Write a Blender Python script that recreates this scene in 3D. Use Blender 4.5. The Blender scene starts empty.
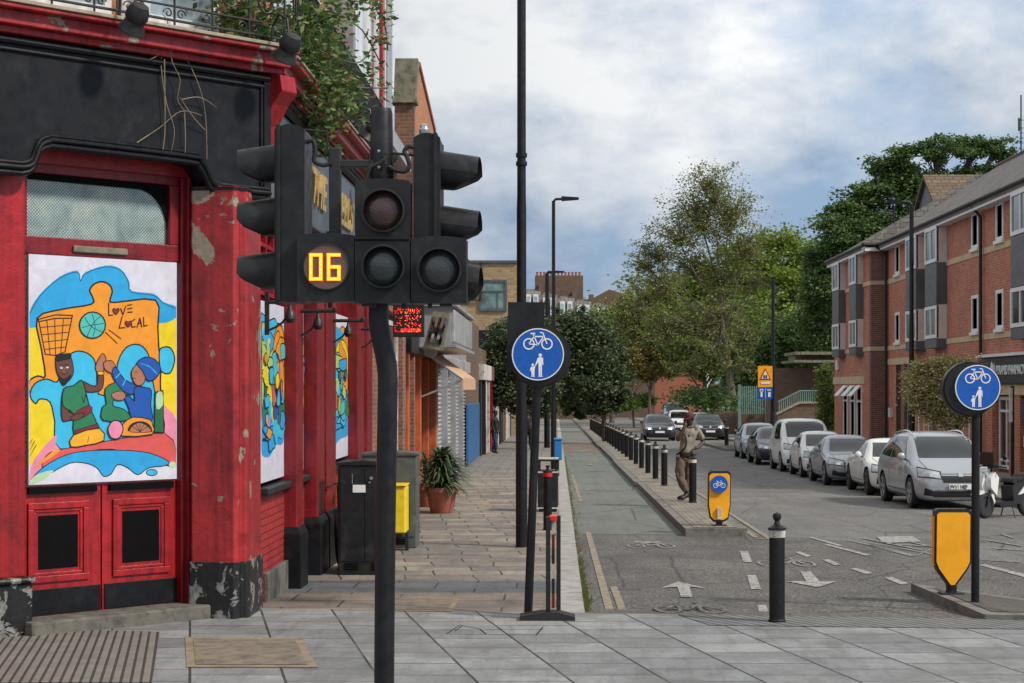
import bpy, bmesh, math, random
import numpy as np
from mathutils import Vector, Matrix
from mathutils.bvhtree import BVHTree
random.seed(7); np.random.seed(7)
R = math.radians
scene = bpy.context.scene
COL = scene.collection
# ---------------------------------------------------------------- camera
F = 1800.0; VX = 557.0; VY = 388.0; H0 = 2.09; SL = 15.0/1800.0
cam = bpy.data.cameras.new('camera'); camo = bpy.data.objects.new('camera', cam); COL.objects.link(camo)
camo.location = (0, 0, H0); camo.rotation_euler = (R(90), 0, 0)
cam.sensor_width = 36; cam.lens = F/1024*36
cam.shift_x = -(VX-512)/1024; cam.shift_y = (VY-341.5)/1024
cam.clip_start = .1; cam.clip_end = 6000
scene.camera = camo
scene.render.resolution_x = 1024; scene.render.resolution_y = 683
# ---------------------------------------------------------------- world
SUN_EL = R(42); SUN_AZ = R(118)      # azimuth from +Y clockwise (towards +X)
world = bpy.data.worlds.new("World"); scene.world = world; world.use_nodes = True
nt = world.node_tree; N = nt.nodes; Lk = nt.links
for n in list(N): N.remove(n)
def nd(t, **k):
    n = N.new(t)
    for a, b in k.items(): setattr(n, a, b)
    return n
out = nd('ShaderNodeOutputWorld'); bg = nd('ShaderNodeBackground'); bg.inputs[1].default_value = .1
sky = nd('ShaderNodeTexSky', sky_type='NISHITA', sun_disc=False); sky.sun_elevation = SUN_EL; sky.sun_rotation = SUN_AZ
sky.air_density = 1.0; sky.dust_density = 1.2; sky.ozone_density = 2.0
geo = nd('ShaderNodeTexCoord')
mp = nd('ShaderNodeMapping'); mp.inputs['Scale'].default_value = (1.0, 1.0, 1.9); mp.inputs['Location'].default_value = (3.1, 1.7, .35)
Lk.new(geo.outputs['Generated'], mp.inputs['Vector'])
n1 = nd('ShaderNodeTexNoise'); n1.inputs['Scale'].default_value = 5.5; n1.inputs['Detail'].default_value = 9; n1.inputs['Roughness'].default_value = .55; n1.inputs['Distortion'].default_value = .12
Lk.new(mp.outputs[0], n1.inputs['Vector'])
# more cloud to the left (-X) and higher up
sep = nd('ShaderNodeSeparateXYZ'); Lk.new(geo.outputs['Generated'], sep.inputs[0])
ma = nd('ShaderNodeMath', operation='MULTIPLY'); Lk.new(sep.outputs['X'], ma.inputs[0]); ma.inputs[1].default_value = -.75
mz = nd('ShaderNodeMath', operation='MULTIPLY_ADD'); Lk.new(sep.outputs['Z'], mz.inputs[0]); mz.inputs[1].default_value = .9; Lk.new(ma.outputs[0], mz.inputs[2])
mc = nd('ShaderNodeMath', operation='ADD', use_clamp=False); Lk.new(n1.outputs[0], mc.inputs[0]); Lk.new(mz.outputs[0], mc.inputs[1])
cr = nd('ShaderNodeValToRGB'); cr.color_ramp.elements[0].position = .33; cr.color_ramp.elements[1].position = .55
cr.color_ramp.elements[0].color = (.12, .12, .12, 1); cr.color_ramp.elements[1].color = (1, 1, 1, 1)
Lk.new(mc.outputs[0], cr.inputs[0])
n2 = nd('ShaderNodeTexNoise'); n2.inputs['Scale'].default_value = 7; n2.inputs['Detail'].default_value = 8; n2.inputs['Roughness'].default_value = .6
Lk.new(mp.outputs[0], n2.inputs['Vector'])
cc = nd('ShaderNodeValToRGB'); e = cc.color_ramp.elements
e[0].position = .33; e[0].color = (1.75, 2.35, 3.25, 1); e[1].position = .62; e[1].color = (4.9, 5.05, 5.2, 1)
mv = nd('ShaderNodeMath', operation='MULTIPLY_ADD'); Lk.new(sep.outputs['Z'], mv.inputs[0]); mv.inputs[1].default_value = 1.5; mv.inputs[2].default_value = -.205
ma2 = nd('ShaderNodeMath', operation='ADD'); Lk.new(n2.outputs[0], ma2.inputs[0]); Lk.new(mv.outputs[0], ma2.inputs[1]); Lk.new(ma2.outputs[0], cc.inputs[0])
tint = nd('ShaderNodeMixRGB', blend_type='MIX'); tint.inputs[0].default_value = .75
Lk.new(sky.outputs[0], tint.inputs[1]); tint.inputs[2].default_value = (1.15, 2.1, 3.6, 1)
mx = nd('ShaderNodeMixRGB'); Lk.new(cr.outputs[0], mx.inputs[0]); Lk.new(tint.outputs[0], mx.inputs[1]); Lk.new(cc.outputs[0], mx.inputs[2])
vd = nd('ShaderNodeVectorMath', operation='DISTANCE'); Lk.new(geo.outputs['Generated'], vd.inputs[0]); vd.inputs[1].default_value = (.115, .97, .215)
gr_ = nd('ShaderNodeValToRGB'); gr_.color_ramp.elements[0].position = 0; gr_.color_ramp.elements[0].color = (1.35, 1.33, 1.30, 1); gr_.color_ramp.elements[1].position = .24; gr_.color_ramp.elements[1].color = (1, 1, 1, 1)
Lk.new(vd.outputs['Value'], gr_.inputs[0]); gm_ = nd('ShaderNodeMixRGB', blend_type='MULTIPLY'); gm_.inputs[0].default_value = 1; Lk.new(mx.outputs[0], gm_.inputs[1]); Lk.new(gr_.outputs[0], gm_.inputs[2])
Lk.new(gm_.outputs[0], bg.inputs[0]); Lk.new(bg.outputs[0], out.inputs[0])
sun = bpy.data.lights.new('sun', 'SUN'); suno = bpy.data.objects.new('sun', sun); COL.objects.link(suno)
sun.energy = 2.3; sun.angle = R(6); sun.color = (1, .93, .83)
sd = Vector((math.sin(SUN_AZ)*math.cos(SUN_EL), math.cos(SUN_AZ)*math.cos(SUN_EL), math.sin(SUN_EL)))
suno.rotation_euler = sd.to_track_quat('Z', 'Y').to_euler(); suno.location = (20, -10, 40)
scene.view_settings.view_transform = 'Standard'; scene.view_settings.look = 'None'
scene.view_settings.exposure = 0.62; scene.view_settings.gamma = 1; scene.view_settings.use_curve_mapping = False
scene.render.engine = 'CYCLES'
scene.cycles.max_bounces = 6; scene.cycles.diffuse_bounces = 3; scene.cycles.glossy_bounces = 3; scene.cycles.transparent_max_bounces = 6
# ---------------------------------------------------------------- helpers
def g(Y): return -SL*Y
def W(px, py, Y): return Vector(((px-VX)*Y/F, Y, H0-(py-VY)*Y/F))
def G(px, py, h=0.0):
    Y = F*(H0-h)/(py-VY-SL*F); return Vector(((px-VX)*Y/F, Y, g(Y)+h))
def YX(px, X): return X*F/(px-VX)
ORG = {}
def tag(o, label=None, cat=None, group=None, kind=None):
    if label: o['label'] = label
    if cat: o['category'] = cat
    if group: o['group'] = group
    if kind: o['kind'] = kind
    return o
def thing(name, label, cat, loc=(0, 0, 0), group=None):
    o = bpy.data.objects.new(name, None); COL.objects.link(o); o.location = loc; o.empty_display_size = .2
    ORG[o.name] = Vector(loc); return tag(o, label, cat, group)
def copy_tree(o, parent=None):
    c = o.copy(); COL.objects.link(c); c.parent = parent
    ORG[c.name] = ORG.get(o.name, Vector())
    for ch in list(o.children): copy_tree(ch, c)
    return c
def link_mesh(name, me, mats, parent=None, origin=None, smooth=False, bevel=0, autos=None):
    if not isinstance(mats, (list, tuple)): mats = [mats]
    for m in mats: me.materials.append(m)
    o = bpy.data.objects.new(name, me); COL.objects.link(o)
    if parent is not None:
        off = ORG[parent.name]; o.parent = parent; ORG[o.name] = off
    else:
        off = Vector(origin) if origin is not None else Vector(); o.location = off; ORG[o.name] = off
    if off.length > 0: me.transform(Matrix.Translation(-off))
    if smooth:
        me.polygons.foreach_set('use_smooth', [True]*len(me.polygons))
        if autos: me.set_sharp_from_angle(angle=R(autos))
    if bevel:
        b = o.modifiers.new('bevel', 'BEVEL'); b.width = bevel; b.segments = 2; b.limit_method = 'ANGLE'; b.angle_limit = R(40)
    return o
class MB:
    def __init__(s): s.v = []; s.f = []; s.m = []
    def add(s, vs, fs, mi=0):
        b = len(s.v); s.v += [tuple(v) for v in vs]; s.f += [tuple(i+b for i in f) for f in fs]; s.m += [mi]*len(fs); return s
    def box(s, a, b, mi=0):
        x0, x1 = sorted((a[0], b[0])); y0, y1 = sorted((a[1], b[1])); z0, z1 = sorted((a[2], b[2]))
        return s.add([(x0,y0,z0),(x1,y0,z0),(x1,y1,z0),(x0,y1,z0),(x0,y0,z1),(x1,y0,z1),(x1,y1,z1),(x0,y1,z1)],
                     [(0,3,2,1),(4,5,6,7),(0,1,5,4),(1,2,6,5),(2,3,7,6),(3,0,4,7)], mi)
    def fbox(s, fr, a, b, mi=0):      # box in a frame: fr(u,o,z) -> point ; a,b = (u,o,z)
        u0, u1 = sorted((a[0], b[0])); o0, o1 = sorted((a[1], b[1])); z0, z1 = sorted((a[2], b[2]))
        P = [fr(u0,o1,z0),fr(u1,o1,z0),fr(u1,o0,z0),fr(u0,o0,z0),fr(u0,o1,z1),fr(u1,o1,z1),fr(u1,o0,z1),fr(u0,o0,z1)]
        return s.add(P, [(0,3,2,1),(4,5,6,7),(0,1,5,4),(1,2,6,5),(2,3,7,6),(3,0,4,7)], mi)
    def prism(s, pts, ext, mi=0, mi_side=None):     # polygon pts (3d) extruded by vector ext
        n = len(pts); e = Vector(ext); A = [Vector(p) for p in pts]; B = [p+e for p in A]
        s.add(A+B, [tuple(range(n))[::-1], tuple(range(n, 2*n))], mi)
        return s.add(A+B, [(i, (i+1) % n, n+(i+1) % n, n+i) for i in range(n)], mi if mi_side is None else mi_side)
    def cyl(s, p, q, r, r2=None, n=12, mi=0, caps=True):
        p = Vector(p); q = Vector(q); r2 = r if r2 is None else r2; d = (q-p).normalized()
        a = d.orthogonal().normalized(); b = d.cross(a)
        v = [p+(a*math.cos(t)+b*math.sin(t))*r for t in [2*math.pi*i/n for i in range(n)]] + [q+(a*math.cos(t)+b*math.sin(t))*r2 for t in [2*math.pi*i/n for i in range(n)]]
        f = [(i, (i+1) % n, n+(i+1) % n, n+i) for i in range(n)]
        if caps: f += [tuple(range(n))[::-1], tuple(range(n, 2*n))]
        return s.add(v, f, mi)
    def tube(s, pts, r, n=8, mi=0, closed=False):
        P = [Vector(p) for p in pts]; m = len(P); rr = r if isinstance(r, (list, tuple)) else [r]*m
        v = []; prev = None
        for i, p in enumerate(P):
            d = (P[(i+1) % m]-P[i-1]) if closed else (P[min(i+1, m-1)]-P[max(i-1, 0)])
            d = d.normalized() if d.length > 1e-9 else Vector((0, 0, 1))
            if prev is None: a = d.orthogonal().normalized()
            else:
                a = prev-d*prev.dot(d); a = a.normalized() if a.length > 1e-6 else d.orthogonal().normalized()
            prev = a; b = d.cross(a)
            v += [p+(a*math.cos(2*math.pi*k/n)+b*math.sin(2*math.pi*k/n))*rr[i] for k in range(n)]
        f = []
        for i in range(m if closed else m-1):
            j = (i+1) % m
            f += [(i*n+k, i*n+(k+1) % n, j*n+(k+1) % n, j*n+k) for k in range(n)]
        if not closed: f += [tuple(range(n))[::-1], tuple(range((m-1)*n, m*n))]
        return s.add(v, f, mi)
    def lathe(s, c, prof, n=16, mi=0, axis=None):   # prof [(r,z)] round an axis through c
        c = Vector(c); ax = Vector(axis or (0, 0, 1)).normalized(); a = ax.orthogonal().normalized(); b = ax.cross(a)
        v = [c+ax*z+(a*math.cos(2*math.pi*k/n)+b*math.sin(2*math.pi*k/n))*max(r, 1e-4) for r, z in prof for k in range(n)]
        m = len(prof)
        f = [(i*n+k, i*n+(k+1) % n, (i+1)*n+(k+1) % n, (i+1)*n+k) for i in range(m-1) for k in range(n)]
        f += [tuple(range(n))[::-1], tuple(range((m-1)*n, m*n))]
        return s.add(v, f, mi)
    def build(s, name, mats, parent=None, origin=None, smooth=False, bevel=0, autos=35, recalc=True):
        me = bpy.data.meshes.new(name); me.from_pydata(s.v, [], s.f)
        me.polygons.foreach_set('material_index', s.m)
        if recalc:
            bm = bmesh.new(); bm.from_mesh(me); bmesh.ops.recalc_face_normals(bm, faces=bm.faces); bm.to_mesh(me); bm.free()
        me.update()
        return link_mesh(name, me, mats, parent, origin, smooth, bevel, autos if smooth else None)
def part(name, fn, mats, parent, **k):
    m = MB(); fn(m); return m.build(name, mats, parent, **k)
def smoothpoly(pts, k=5, closed=True):
    n = len(pts); o = []
    rng = range(n if closed else n-1)
    for i in rng:
        p0 = pts[(i-1) % n] if closed else pts[max(i-1, 0)]; p1 = pts[i]; p2 = pts[(i+1) % n] if closed else pts[min(i+1, n-1)]; p3 = pts[(i+2) % n] if closed else pts[min(i+2, n-1)]
        for j in range(k):
            t = j/k
            o.append(tuple(.5*((2*b)+(-a+c)*t+(2*a-5*b+4*c-d)*t*t+(-a+3*b-3*c+d)*t**3) for a, b, c, d in zip(p0, p1, p2, p3)))
    if not closed: o.append(tuple(pts[-1]))
    return o
def text_obj(name, body, size, org, xd, up, mats, parent, ext=.006, squash=1.0, bold=0):
    cu = bpy.data.curves.new('lettering', 'FONT'); cu.body = body; cu.size = size; cu.extrude = ext; cu.align_x = 'LEFT'; cu.offset = bold
    t = bpy.data.objects.new('lettering', cu); COL.objects.link(t)
    dg = bpy.context.evaluated_depsgraph_get(); me = bpy.data.meshes.new_from_object(t.evaluated_get(dg))
    bpy.data.objects.remove(t); bpy.data.curves.remove(cu)
    xd = Vector(xd).normalized()*squash; up = Vector(up).normalized(); nn = xd.normalized().cross(up)
    M = Matrix(((xd.x, up.x, nn.x, org[0]), (xd.y, up.y, nn.y, org[1]), (xd.z, up.z, nn.z, org[2]), (0, 0, 0, 1)))
    me.materials.clear(); me.transform(M)
    return link_mesh(name, me, mats, parent)
# ---------------------------------------------------------------- materials
MATS = {}
def newmat(name):
    m = bpy.data.materials.new(name); m.use_nodes = True; t = m.node_tree
    b = t.nodes['Principled BSDF']; MATS[name] = m; return m, t, b
def nn_(t, ty, **k):
    n = t.nodes.new(ty)
    for a, b in k.items(): setattr(n, a, b)
    return n
def pos(t, obj=False):
    if obj: return nn_(t, 'ShaderNodeTexCoord').outputs['Object']
    return nn_(t, 'ShaderNodeNewGeometry').outputs['Position']
def ramp(t, src, stops):
    r = nn_(t, 'ShaderNodeValToRGB'); el = r.color_ramp.elements
    while len(el) < len(stops): el.new(.5)
    for e_, (p, c) in zip(el, stops): e_.position = p; e_.color = (*c, 1) if len(c) == 3 else c
    t.links.new(src, r.inputs[0]); return r.outputs[0]
def noise(t, vec, sc, det=4, ro=.55, dist=0):
    n = nn_(t, 'ShaderNodeTexNoise'); n.inputs['Scale'].default_value = sc; n.inputs['Detail'].default_value = det; n.inputs['Roughness'].default_value = ro; n.inputs['Distortion'].default_value = dist
    t.links.new(vec, n.inputs['Vector']); return n.outputs[0]
def mixc(t, f, a, b, mode='MIX'):
    m = nn_(t, 'ShaderNodeMixRGB', blend_type=mode)
    for i, x in zip((0, 1, 2), (f, a, b)):
        if isinstance(x, (int, float)): m.inputs[i].default_value = x
        elif isinstance(x, tuple): m.inputs[i].default_value = (*x, 1) if len(x) == 3 else x
        else: t.links.new(x, m.inputs[i])
    return m.outputs[0]
def math_(t, op, a, b=0.0, c=None):
    m = nn_(t, 'ShaderNodeMath', operation=op)
    for i, x in enumerate((a, b) if c is None else (a, b, c)):
        if isinstance(x, (int, float)): m.inputs[i].default_value = x
        else: t.links.new(x, m.inputs[i])
    return m.outputs[0]
def bump(t, b, h, st=.3, d=.01):
    n = nn_(t, 'ShaderNodeBump'); n.inputs['Strength'].default_value = st; n.inputs['Distance'].default_value = d
    t.links.new(h, n.inputs['Height']); t.links.new(n.outputs[0], b.inputs['Normal'])
def paint(name, col, rough=.5, var=.12, sc=3.0, metal=0, bmp=.0, obj=True, coat=0, spec=None, dirt=None, dirt_amt=.5):
    m, t, b = newmat(name); P = pos(t, obj)
    c2 = tuple(max(0, c*(1-var*2)) for c in col); c3 = tuple(min(1, c*(1+var)) for c in col)
    n = noise(t, P, sc, 6, .6)
    c = ramp(t, n, [(.3, c2), (.5, col), (.72, c3)])
    if dirt:
        n2 = noise(t, P, sc*1.7, 8, .7, .4)
        f = ramp(t, n2, [(.52, (0, 0, 0)), (.66, (dirt_amt,)*3)]); c = mixc(t, f, c, dirt)
    t.links.new(c, b.inputs['Base Color']); b.inputs['Metallic'].default_value = metal
    rr = ramp(t, noise(t, P, sc*4, 5), [(.3, (max(rough-.12, .02),)*3), (.7, (min(rough+.12, 1),)*3)])
    t.links.new(rr, b.inputs['Roughness'])
    if coat: b.inputs['Coat Weight'].default_value = coat; b.inputs['Coat Roughness'].default_value = .04
    if spec is not None: b.inputs['Specular IOR Level'].default_value = spec
    if bmp: bump(t, b, noise(t, P, sc*6, 5, .6), bmp, .01)
    return m
def flat(name, col, rough=.6, emit=0):
    m, t, b = newmat(name); b.inputs['Base Color'].default_value = (*col, 1); b.inputs['Roughness'].default_value = rough
    if emit: b.inputs['Emission Color'].default_value = (*col, 1); b.inputs['Emission Strength'].default_value = emit
    return m
def wallvec(t):
    gm = nn_(t, 'ShaderNodeNewGeometry'); sp = nn_(t, 'ShaderNodeSeparateXYZ'); sn = nn_(t, 'ShaderNodeSeparateXYZ')
    t.links.new(gm.outputs['Position'], sp.inputs[0]); t.links.new(gm.outputs['True Normal'], sn.inputs[0])
    u = math_(t, 'ADD', math_(t, 'MULTIPLY', math_(t, 'MULTIPLY', sn.outputs[1], -1.0), sp.outputs[0]), math_(t, 'MULTIPLY', sn.outputs[0], sp.outputs[1]))
    cb = nn_(t, 'ShaderNodeCombineXYZ'); t.links.new(u, cb.inputs[0]); t.links.new(sp.outputs[2], cb.inputs[1])
    return cb.outputs[0], gm.outputs['Position']
def brickmat(name, c1, c2, mortar, bw=.225, rh=.075, ms=.008, rough=.85, bst=.6, stain=(.05, .045, .04), stain_amt=.35, blend=.0):
    m, t, b = newmat(name); v, P = wallvec(t)
    bt = nn_(t, 'ShaderNodeTexBrick'); bt.inputs['Scale'].default_value = 1; bt.inputs['Brick Width'].default_value = bw; bt.inputs['Row Height'].default_value = rh
    bt.inputs['Mortar Size'].default_value = ms; bt.inputs['Mortar Smooth'].default_value = .3; bt.inputs['Bias'].default_value = blend
    bt.inputs['Color1'].default_value = (*c1, 1); bt.inputs['Color2'].default_value = (*c2, 1); bt.inputs['Mortar'].default_value = (*mortar, 1)
    t.links.new(v, bt.inputs['Vector'])
    f = ramp(t, noise(t, P, .9, 8, .65), [(.45, (0, 0, 0)), (.75, (stain_amt,)*3)])
    c = mixc(t, f, bt.outputs[0], stain)
    c = mixc(t, .35, c, ramp(t, noise(t, P, 14, 4), [(.3, (.55, .55, .55)), (.7, (1.35, 1.35, 1.35))]), 'MULTIPLY')
    t.links.new(c, b.inputs['Base Color']); b.inputs['Roughness'].default_value = rough
    h = math_(t, 'SUBTRACT', noise(t, P, 40, 3), math_(t, 'MULTIPLY', bt.outputs[1], 2.0)); bump(t, b, h, bst, .006)
    return m
brickmat('red_brick', (.58, .165, .075), (.40, .10, .048), (.36, .29, .24), ms=.010, stain_amt=.35)
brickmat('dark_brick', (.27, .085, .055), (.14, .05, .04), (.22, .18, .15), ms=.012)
brickmat('old_brick', (.34, .12, .06), (.20, .075, .045), (.25, .2, .16), ms=.010, stain_amt=.6)
brickmat('orange_brick', (.50, .20, .09), (.42, .16, .07), (.42, .26, .16), ms=.008, stain_amt=.25)
brickmat('yellow_brick', (.46, .32, .16), (.32, .21, .10), (.36, .30, .22), bw=.45, rh=.16, ms=.02, stain_amt=.3)
brickmat('brown_brick', (.17, .10, .06), (.11, .07, .045), (.14, .11, .09), stain_amt=.5)
brickmat('painted_red_brick', (.42, .030, .028), (.34, .024, .024), (.20, .014, .014), ms=.011, rough=.5, stain_amt=.2)
brickmat('garden_wall_brick', (.42, .13, .07), (.34, .10, .055), (.30, .18, .12), stain_amt=.2)
brickmat('slate_roof', (.20, .19, .185), (.12, .115, .115), (.035, .035, .035), bw=.3, rh=.22, ms=.012, stain=(.16, .13, .07), stain_amt=.5, bst=1)
brickmat('clay_tile', (.20, .125, .08), (.12, .08, .055), (.05, .04, .03), bw=.2, rh=.16, ms=.012, stain=(.12, .12, .05), stain_amt=.6, bst=1)
def peel(name, col, under, edge, amt=.62, rough=.42, sc=2.2, low=None):
    m, t, b = newmat(name); P = pos(t)
    n = noise(t, P, sc, 9, .62, .5)
    c = ramp(t, noise(t, P, 6, 6), [(.25, tuple(x*.55 for x in col)), (.5, col), (.8, tuple(min(1, x*1.2) for x in col))])
    c = mixc(t, .55, c, ramp(t, noise(t, P, 1.1, 8, .7, .6), [(.3, (.42, .40, .42)), (.5, (.85, .85, .85)), (.68, (1.25, 1.2, 1.2))]), 'MULTIPLY')
    ms_ = nn_(t, 'ShaderNodeMapping'); ms_.inputs['Scale'].default_value = (14, 14, .5); t.links.new(P, ms_.inputs[0])
    c = mixc(t, .65, c, ramp(t, noise(t, ms_.outputs[0], 1.0, 6, .65), [(.36, (.45, .42, .42)), (.52, (1, 1, 1)), (.75, (1.2, 1.15, 1.15))]), 'MULTIPLY')
    f = ramp(t, n, [(amt, (0, 0, 0)), (amt+.012, (1, 1, 1))])
    u = ramp(t, noise(t, P, 18, 6, .7), [(.35, under), (.65, edge)])
    c = mixc(t, f, c, u)
    # dust and grime specks
    sp = ramp(t, noise(t, P, 30, 6, .75), [(.66, (0, 0, 0)), (.72, (.6, .6, .6))]); c = mixc(t, sp, c, edge)
    t.links.new(c, b.inputs['Base Color'])
    b.inputs['Roughness'].default_value = rough
    h = math_(t, 'ADD', noise(t, P, 9, 7, .7), math_(t, 'MULTIPLY', f, -.6)); bump(t, b, h, .45, .02)
    return m
peel('red_gloss', (.345, .012, .016), (.22, .012, .014), (.26, .10, .09), .70, .33)
peel('red_peeling', (.36, .022, .026), (.34, .28, .21), (.20, .16, .12), .60, .38, 2.6)
peel('dark_red_gloss', (.23, .010, .015), (.12, .008, .01), (.25, .11, .10), .75, .34)
peel('black_peeling', (.012, .012, .013), (.30, .29, .27), (.10, .10, .10), .53, .4, 4.5)
peel('white_worn', (.62, .60, .56), (.3, .27, .22), (.2, .18, .15), .6, .7, 8)
paint('black_gloss', (.0035, .004, .0065), .5, .3, 2, bmp=.12, obj=False, spec=.3, dirt=(.022, .023, .026), dirt_amt=.5)
paint('black_metal', (.006, .006, .007), .40, .3, 4, bmp=.05, dirt=(.03, .028, .026), dirt_amt=.35, spec=.4)
paint('signal_black', (.012, .0125, .014), .45, .25, 5, bmp=.04, dirt=(.035, .035, .034), dirt_amt=.5, spec=.35)
paint('signal_dark', (.002, .002, .0025), .7, .2, 5, spec=.12)
paint('iron', (.015, .016, .017), .5, .3, 8, bmp=.2, obj=False)
paint('blue_grey_board', (.10, .125, .15), .45, .15, 1.5, obj=False, dirt=(.2, .2, .2), dirt_amt=.2)
paint('gold_leaf', (.62, .42, .16), .4, .2, 6, metal=.3, obj=False)
paint('stone', (.34, .29, .21), .85, .2, 4, bmp=.4, obj=False, dirt=(.12, .11, .08), dirt_amt=.7)
paint('sandstone', (.52, .40, .25), .85, .12, 4, bmp=.3, obj=False)
paint('mossy_stone', (.20, .185, .13), .9, .3, 5, bmp=.6, obj=False, dirt=(.06, .07, .03), dirt_amt=.8)
paint('cover_frame', (.235, .19, .125), .8, .2, 6, bmp=.3, obj=False, dirt=(.14, .12, .09), dirt_amt=.6)
paint('step_stone', (.13, .12, .105), .85, .3, 5, bmp=.5, obj=False, dirt=(.05, .06, .03), dirt_amt=.8)
paint('kerb_granite', (.34, .33, .305), .85, .18, 5, bmp=.4, obj=False, dirt=(.17, .15, .12), dirt_amt=.6)
paint('dark_kerb', (.17, .16, .145), .85, .25, 5, bmp=.4, obj=False, dirt=(.06, .06, .04), dirt_amt=.6)
paint('white_paint', (.72, .72, .70), .5, .06, 4, obj=False, dirt=(.4, .38, .35), dirt_amt=.4)
paint('white_frame', (.74, .75, .74), .4, .05, 3, obj=False)
paint('render_pale', (.60, .54, .50), .7, .08, 2, obj=False)
paint('grey_panel', (.085, .092, .10), .5, .15, 2, obj=False)
paint('grey_clad', (.30, .31, .33), .5, .15, 2, obj=False)
paint('corrugated', (.46, .48, .49), .4, .15, 2, metal=.4, obj=False, dirt=(.25, .22, .2))
paint('shutter_grey', (.42, .41, .40), .5, .12, 2, metal=.2, obj=False, dirt=(.15, .14, .13))
paint('mirror_panel', (.65, .66, .68), .12, .2, 2, metal=1, obj=False)
paint('orange_paint', (.50, .12, .04), .4, .15, 3, obj=False, dirt=(.2, .05, .03))
paint('awning', (.58, .36, .22), .8, .12, 3, obj=False, dirt=(.35, .22, .15))
paint('blue_hoarding', (.025, .12, .30), .5, .15, 3, obj=False)
paint('blue_bin', (.02, .19, .52), .4, .1, 3)
paint('cabinet_black', (.008, .009, .010), .42, .25, 3, bmp=.05, dirt=(.05, .05, .045), dirt_amt=.5)
paint('cabinet_green', (.075, .085, .078), .5, .2, 3, bmp=.05, dirt=(.16, .16, .14), dirt_amt=.6)
paint('yellow_plastic', (.85, .62, .02), .45, .08, 4, dirt=(.4, .3, .05), dirt_amt=.35)
paint('amber_face', (.95, .42, .01), .4, .06, 3, dirt=(.5, .2, .02), dirt_amt=.25)
paint('sign_blue', (.006, .10, .45), .35, .06, 4)
paint('sign_white', (.80, .80, .80), .4, .04, 5)
paint('sign_yellow', (.85, .55, .02), .4, .05, 5)
paint('sign_red', (.6, .02, .02), .4, .05, 5)
paint('terracotta', (.33, .10, .055), .75, .2, 5, bmp=.2, dirt=(.3, .22, .18), dirt_amt=.4)
paint('soil', (.05, .035, .02), .95, .3, 10, bmp=.8)
paint('bark', (.115, .098, .075), .95, .35, 6, bmp=.9, obj=False)
paint('pale_bark', (.15, .135, .10), .95, .3, 6, bmp=.6, obj=False)
paint('dry_twig', (.24, .19, .13), .9, .25, 6, obj=False)
paint('rubber', (.014, .014, .014), .75, .2, 8)
paint('rim_silver', (.42, .43, .45), .3, .1, 6, metal=.8)
paint('rim_dark', (.08, .08, .09), .35, .1, 6, metal=.6)
paint('plastic_black', (.012, .012, .013), .5, .15, 6)
paint('chrome', (.7, .7, .72), .12, .05, 6, metal=1)
paint('lamp_red', (.35, .01, .01), .2, .1, 6)
def carpaint(name, col, me_):
    m, t, b = newmat(name); P = pos(t, True)
    c = ramp(t, noise(t, P, 2.5, 3), [(.3, tuple(x*.94 for x in col)), (.7, col)]); t.links.new(c, b.inputs['Base Color'])
    b.inputs['Metallic'].default_value = me_*.8; b.inputs['Roughness'].default_value = .38; b.inputs['Coat Weight'].default_value = .7; b.inputs['Coat Roughness'].default_value = .03
for nme, c, me_ in (('silver', (.40, .43, .47), .55), ('white', (.74, .75, .74), 0), ('pearl', (.70, .71, .72), 0), ('steel', (.30, .33, .37), .55), ('navy', (.018, .024, .042), .3), ('charcoal', (.035, .04, .05), .4), ('black', (.012, .013, .016), .3), ('paleblue', (.33, .40, .45), .4)):
    carpaint('car_'+nme, c, me_)
def glassy(name, col, rough=.06, spec=.8):
    m, t, b = newmat(name); P = pos(t, True)
    c = ramp(t, noise(t, P, 1.4, 4), [(.35, tuple(x*.5 for x in col)), (.65, tuple(min(1, x*1.5) for x in col))])
    t.links.new(c, b.inputs['Base Color']); b.inputs['Roughness'].default_value = rough; b.inputs['Specular IOR Level'].default_value = spec
    b.inputs['Coat Weight'].default_value = .1; b.inputs['Coat Roughness'].default_value = .02
    return m
glassy('car_glass', (.010, .013, .014), .04, .8); glassy('house_glass', (.045, .055, .06)); glassy('dark_glass', (.012, .013, .015), .1)
glassy('pale_glass', (.30, .36, .40), .08); glassy('headlamp_glass', (.42, .46, .50), .08); glassy('green_glass', (.13, .20, .18), .1)
flat('headlamp_lit', (1, .93, .80), .2, 2.2)
# obscured transom glass with wire mesh
m, t, b = newmat('mesh_glass'); P = pos(t)
c = ramp(t, noise(t, P, 3.0, 7, .65, .4), [(.3, (.24, .33, .33)), (.5, (.42, .54, .52)), (.62, (.60, .64, .54)), (.75, (.55, .50, .38))])
v, _ = wallvec(t); mpn = nn_(t, 'ShaderNodeMapping'); mpn.inputs['Rotation'].default_value = (0, 0, R(45)); mpn.inputs['Scale'].default_value = (1, 1, 1); t.links.new(v, mpn.inputs[0])
ck = nn_(t, 'ShaderNodeTexBrick'); ck.offset = 0; ck.inputs['Scale'].default_value = 1; ck.inputs['Brick Width'].default_value = .022; ck.inputs['Row Height'].default_value = .022; ck.inputs['Mortar Size'].default_value = .0045
ck.inputs['Color1'].default_value = (1, 1, 1, 1); ck.inputs['Color2'].default_value = (1, 1, 1, 1); ck.inputs['Mortar'].default_value = (.25, .25, .25, 1); t.links.new(mpn.outputs[0], ck.inputs['Vector'])
t.links.new(mixc(t, .8, c, ck.outputs[0], 'MULTIPLY'), b.inputs['Base Color']); b.inputs['Roughness'].default_value = .25
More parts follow.
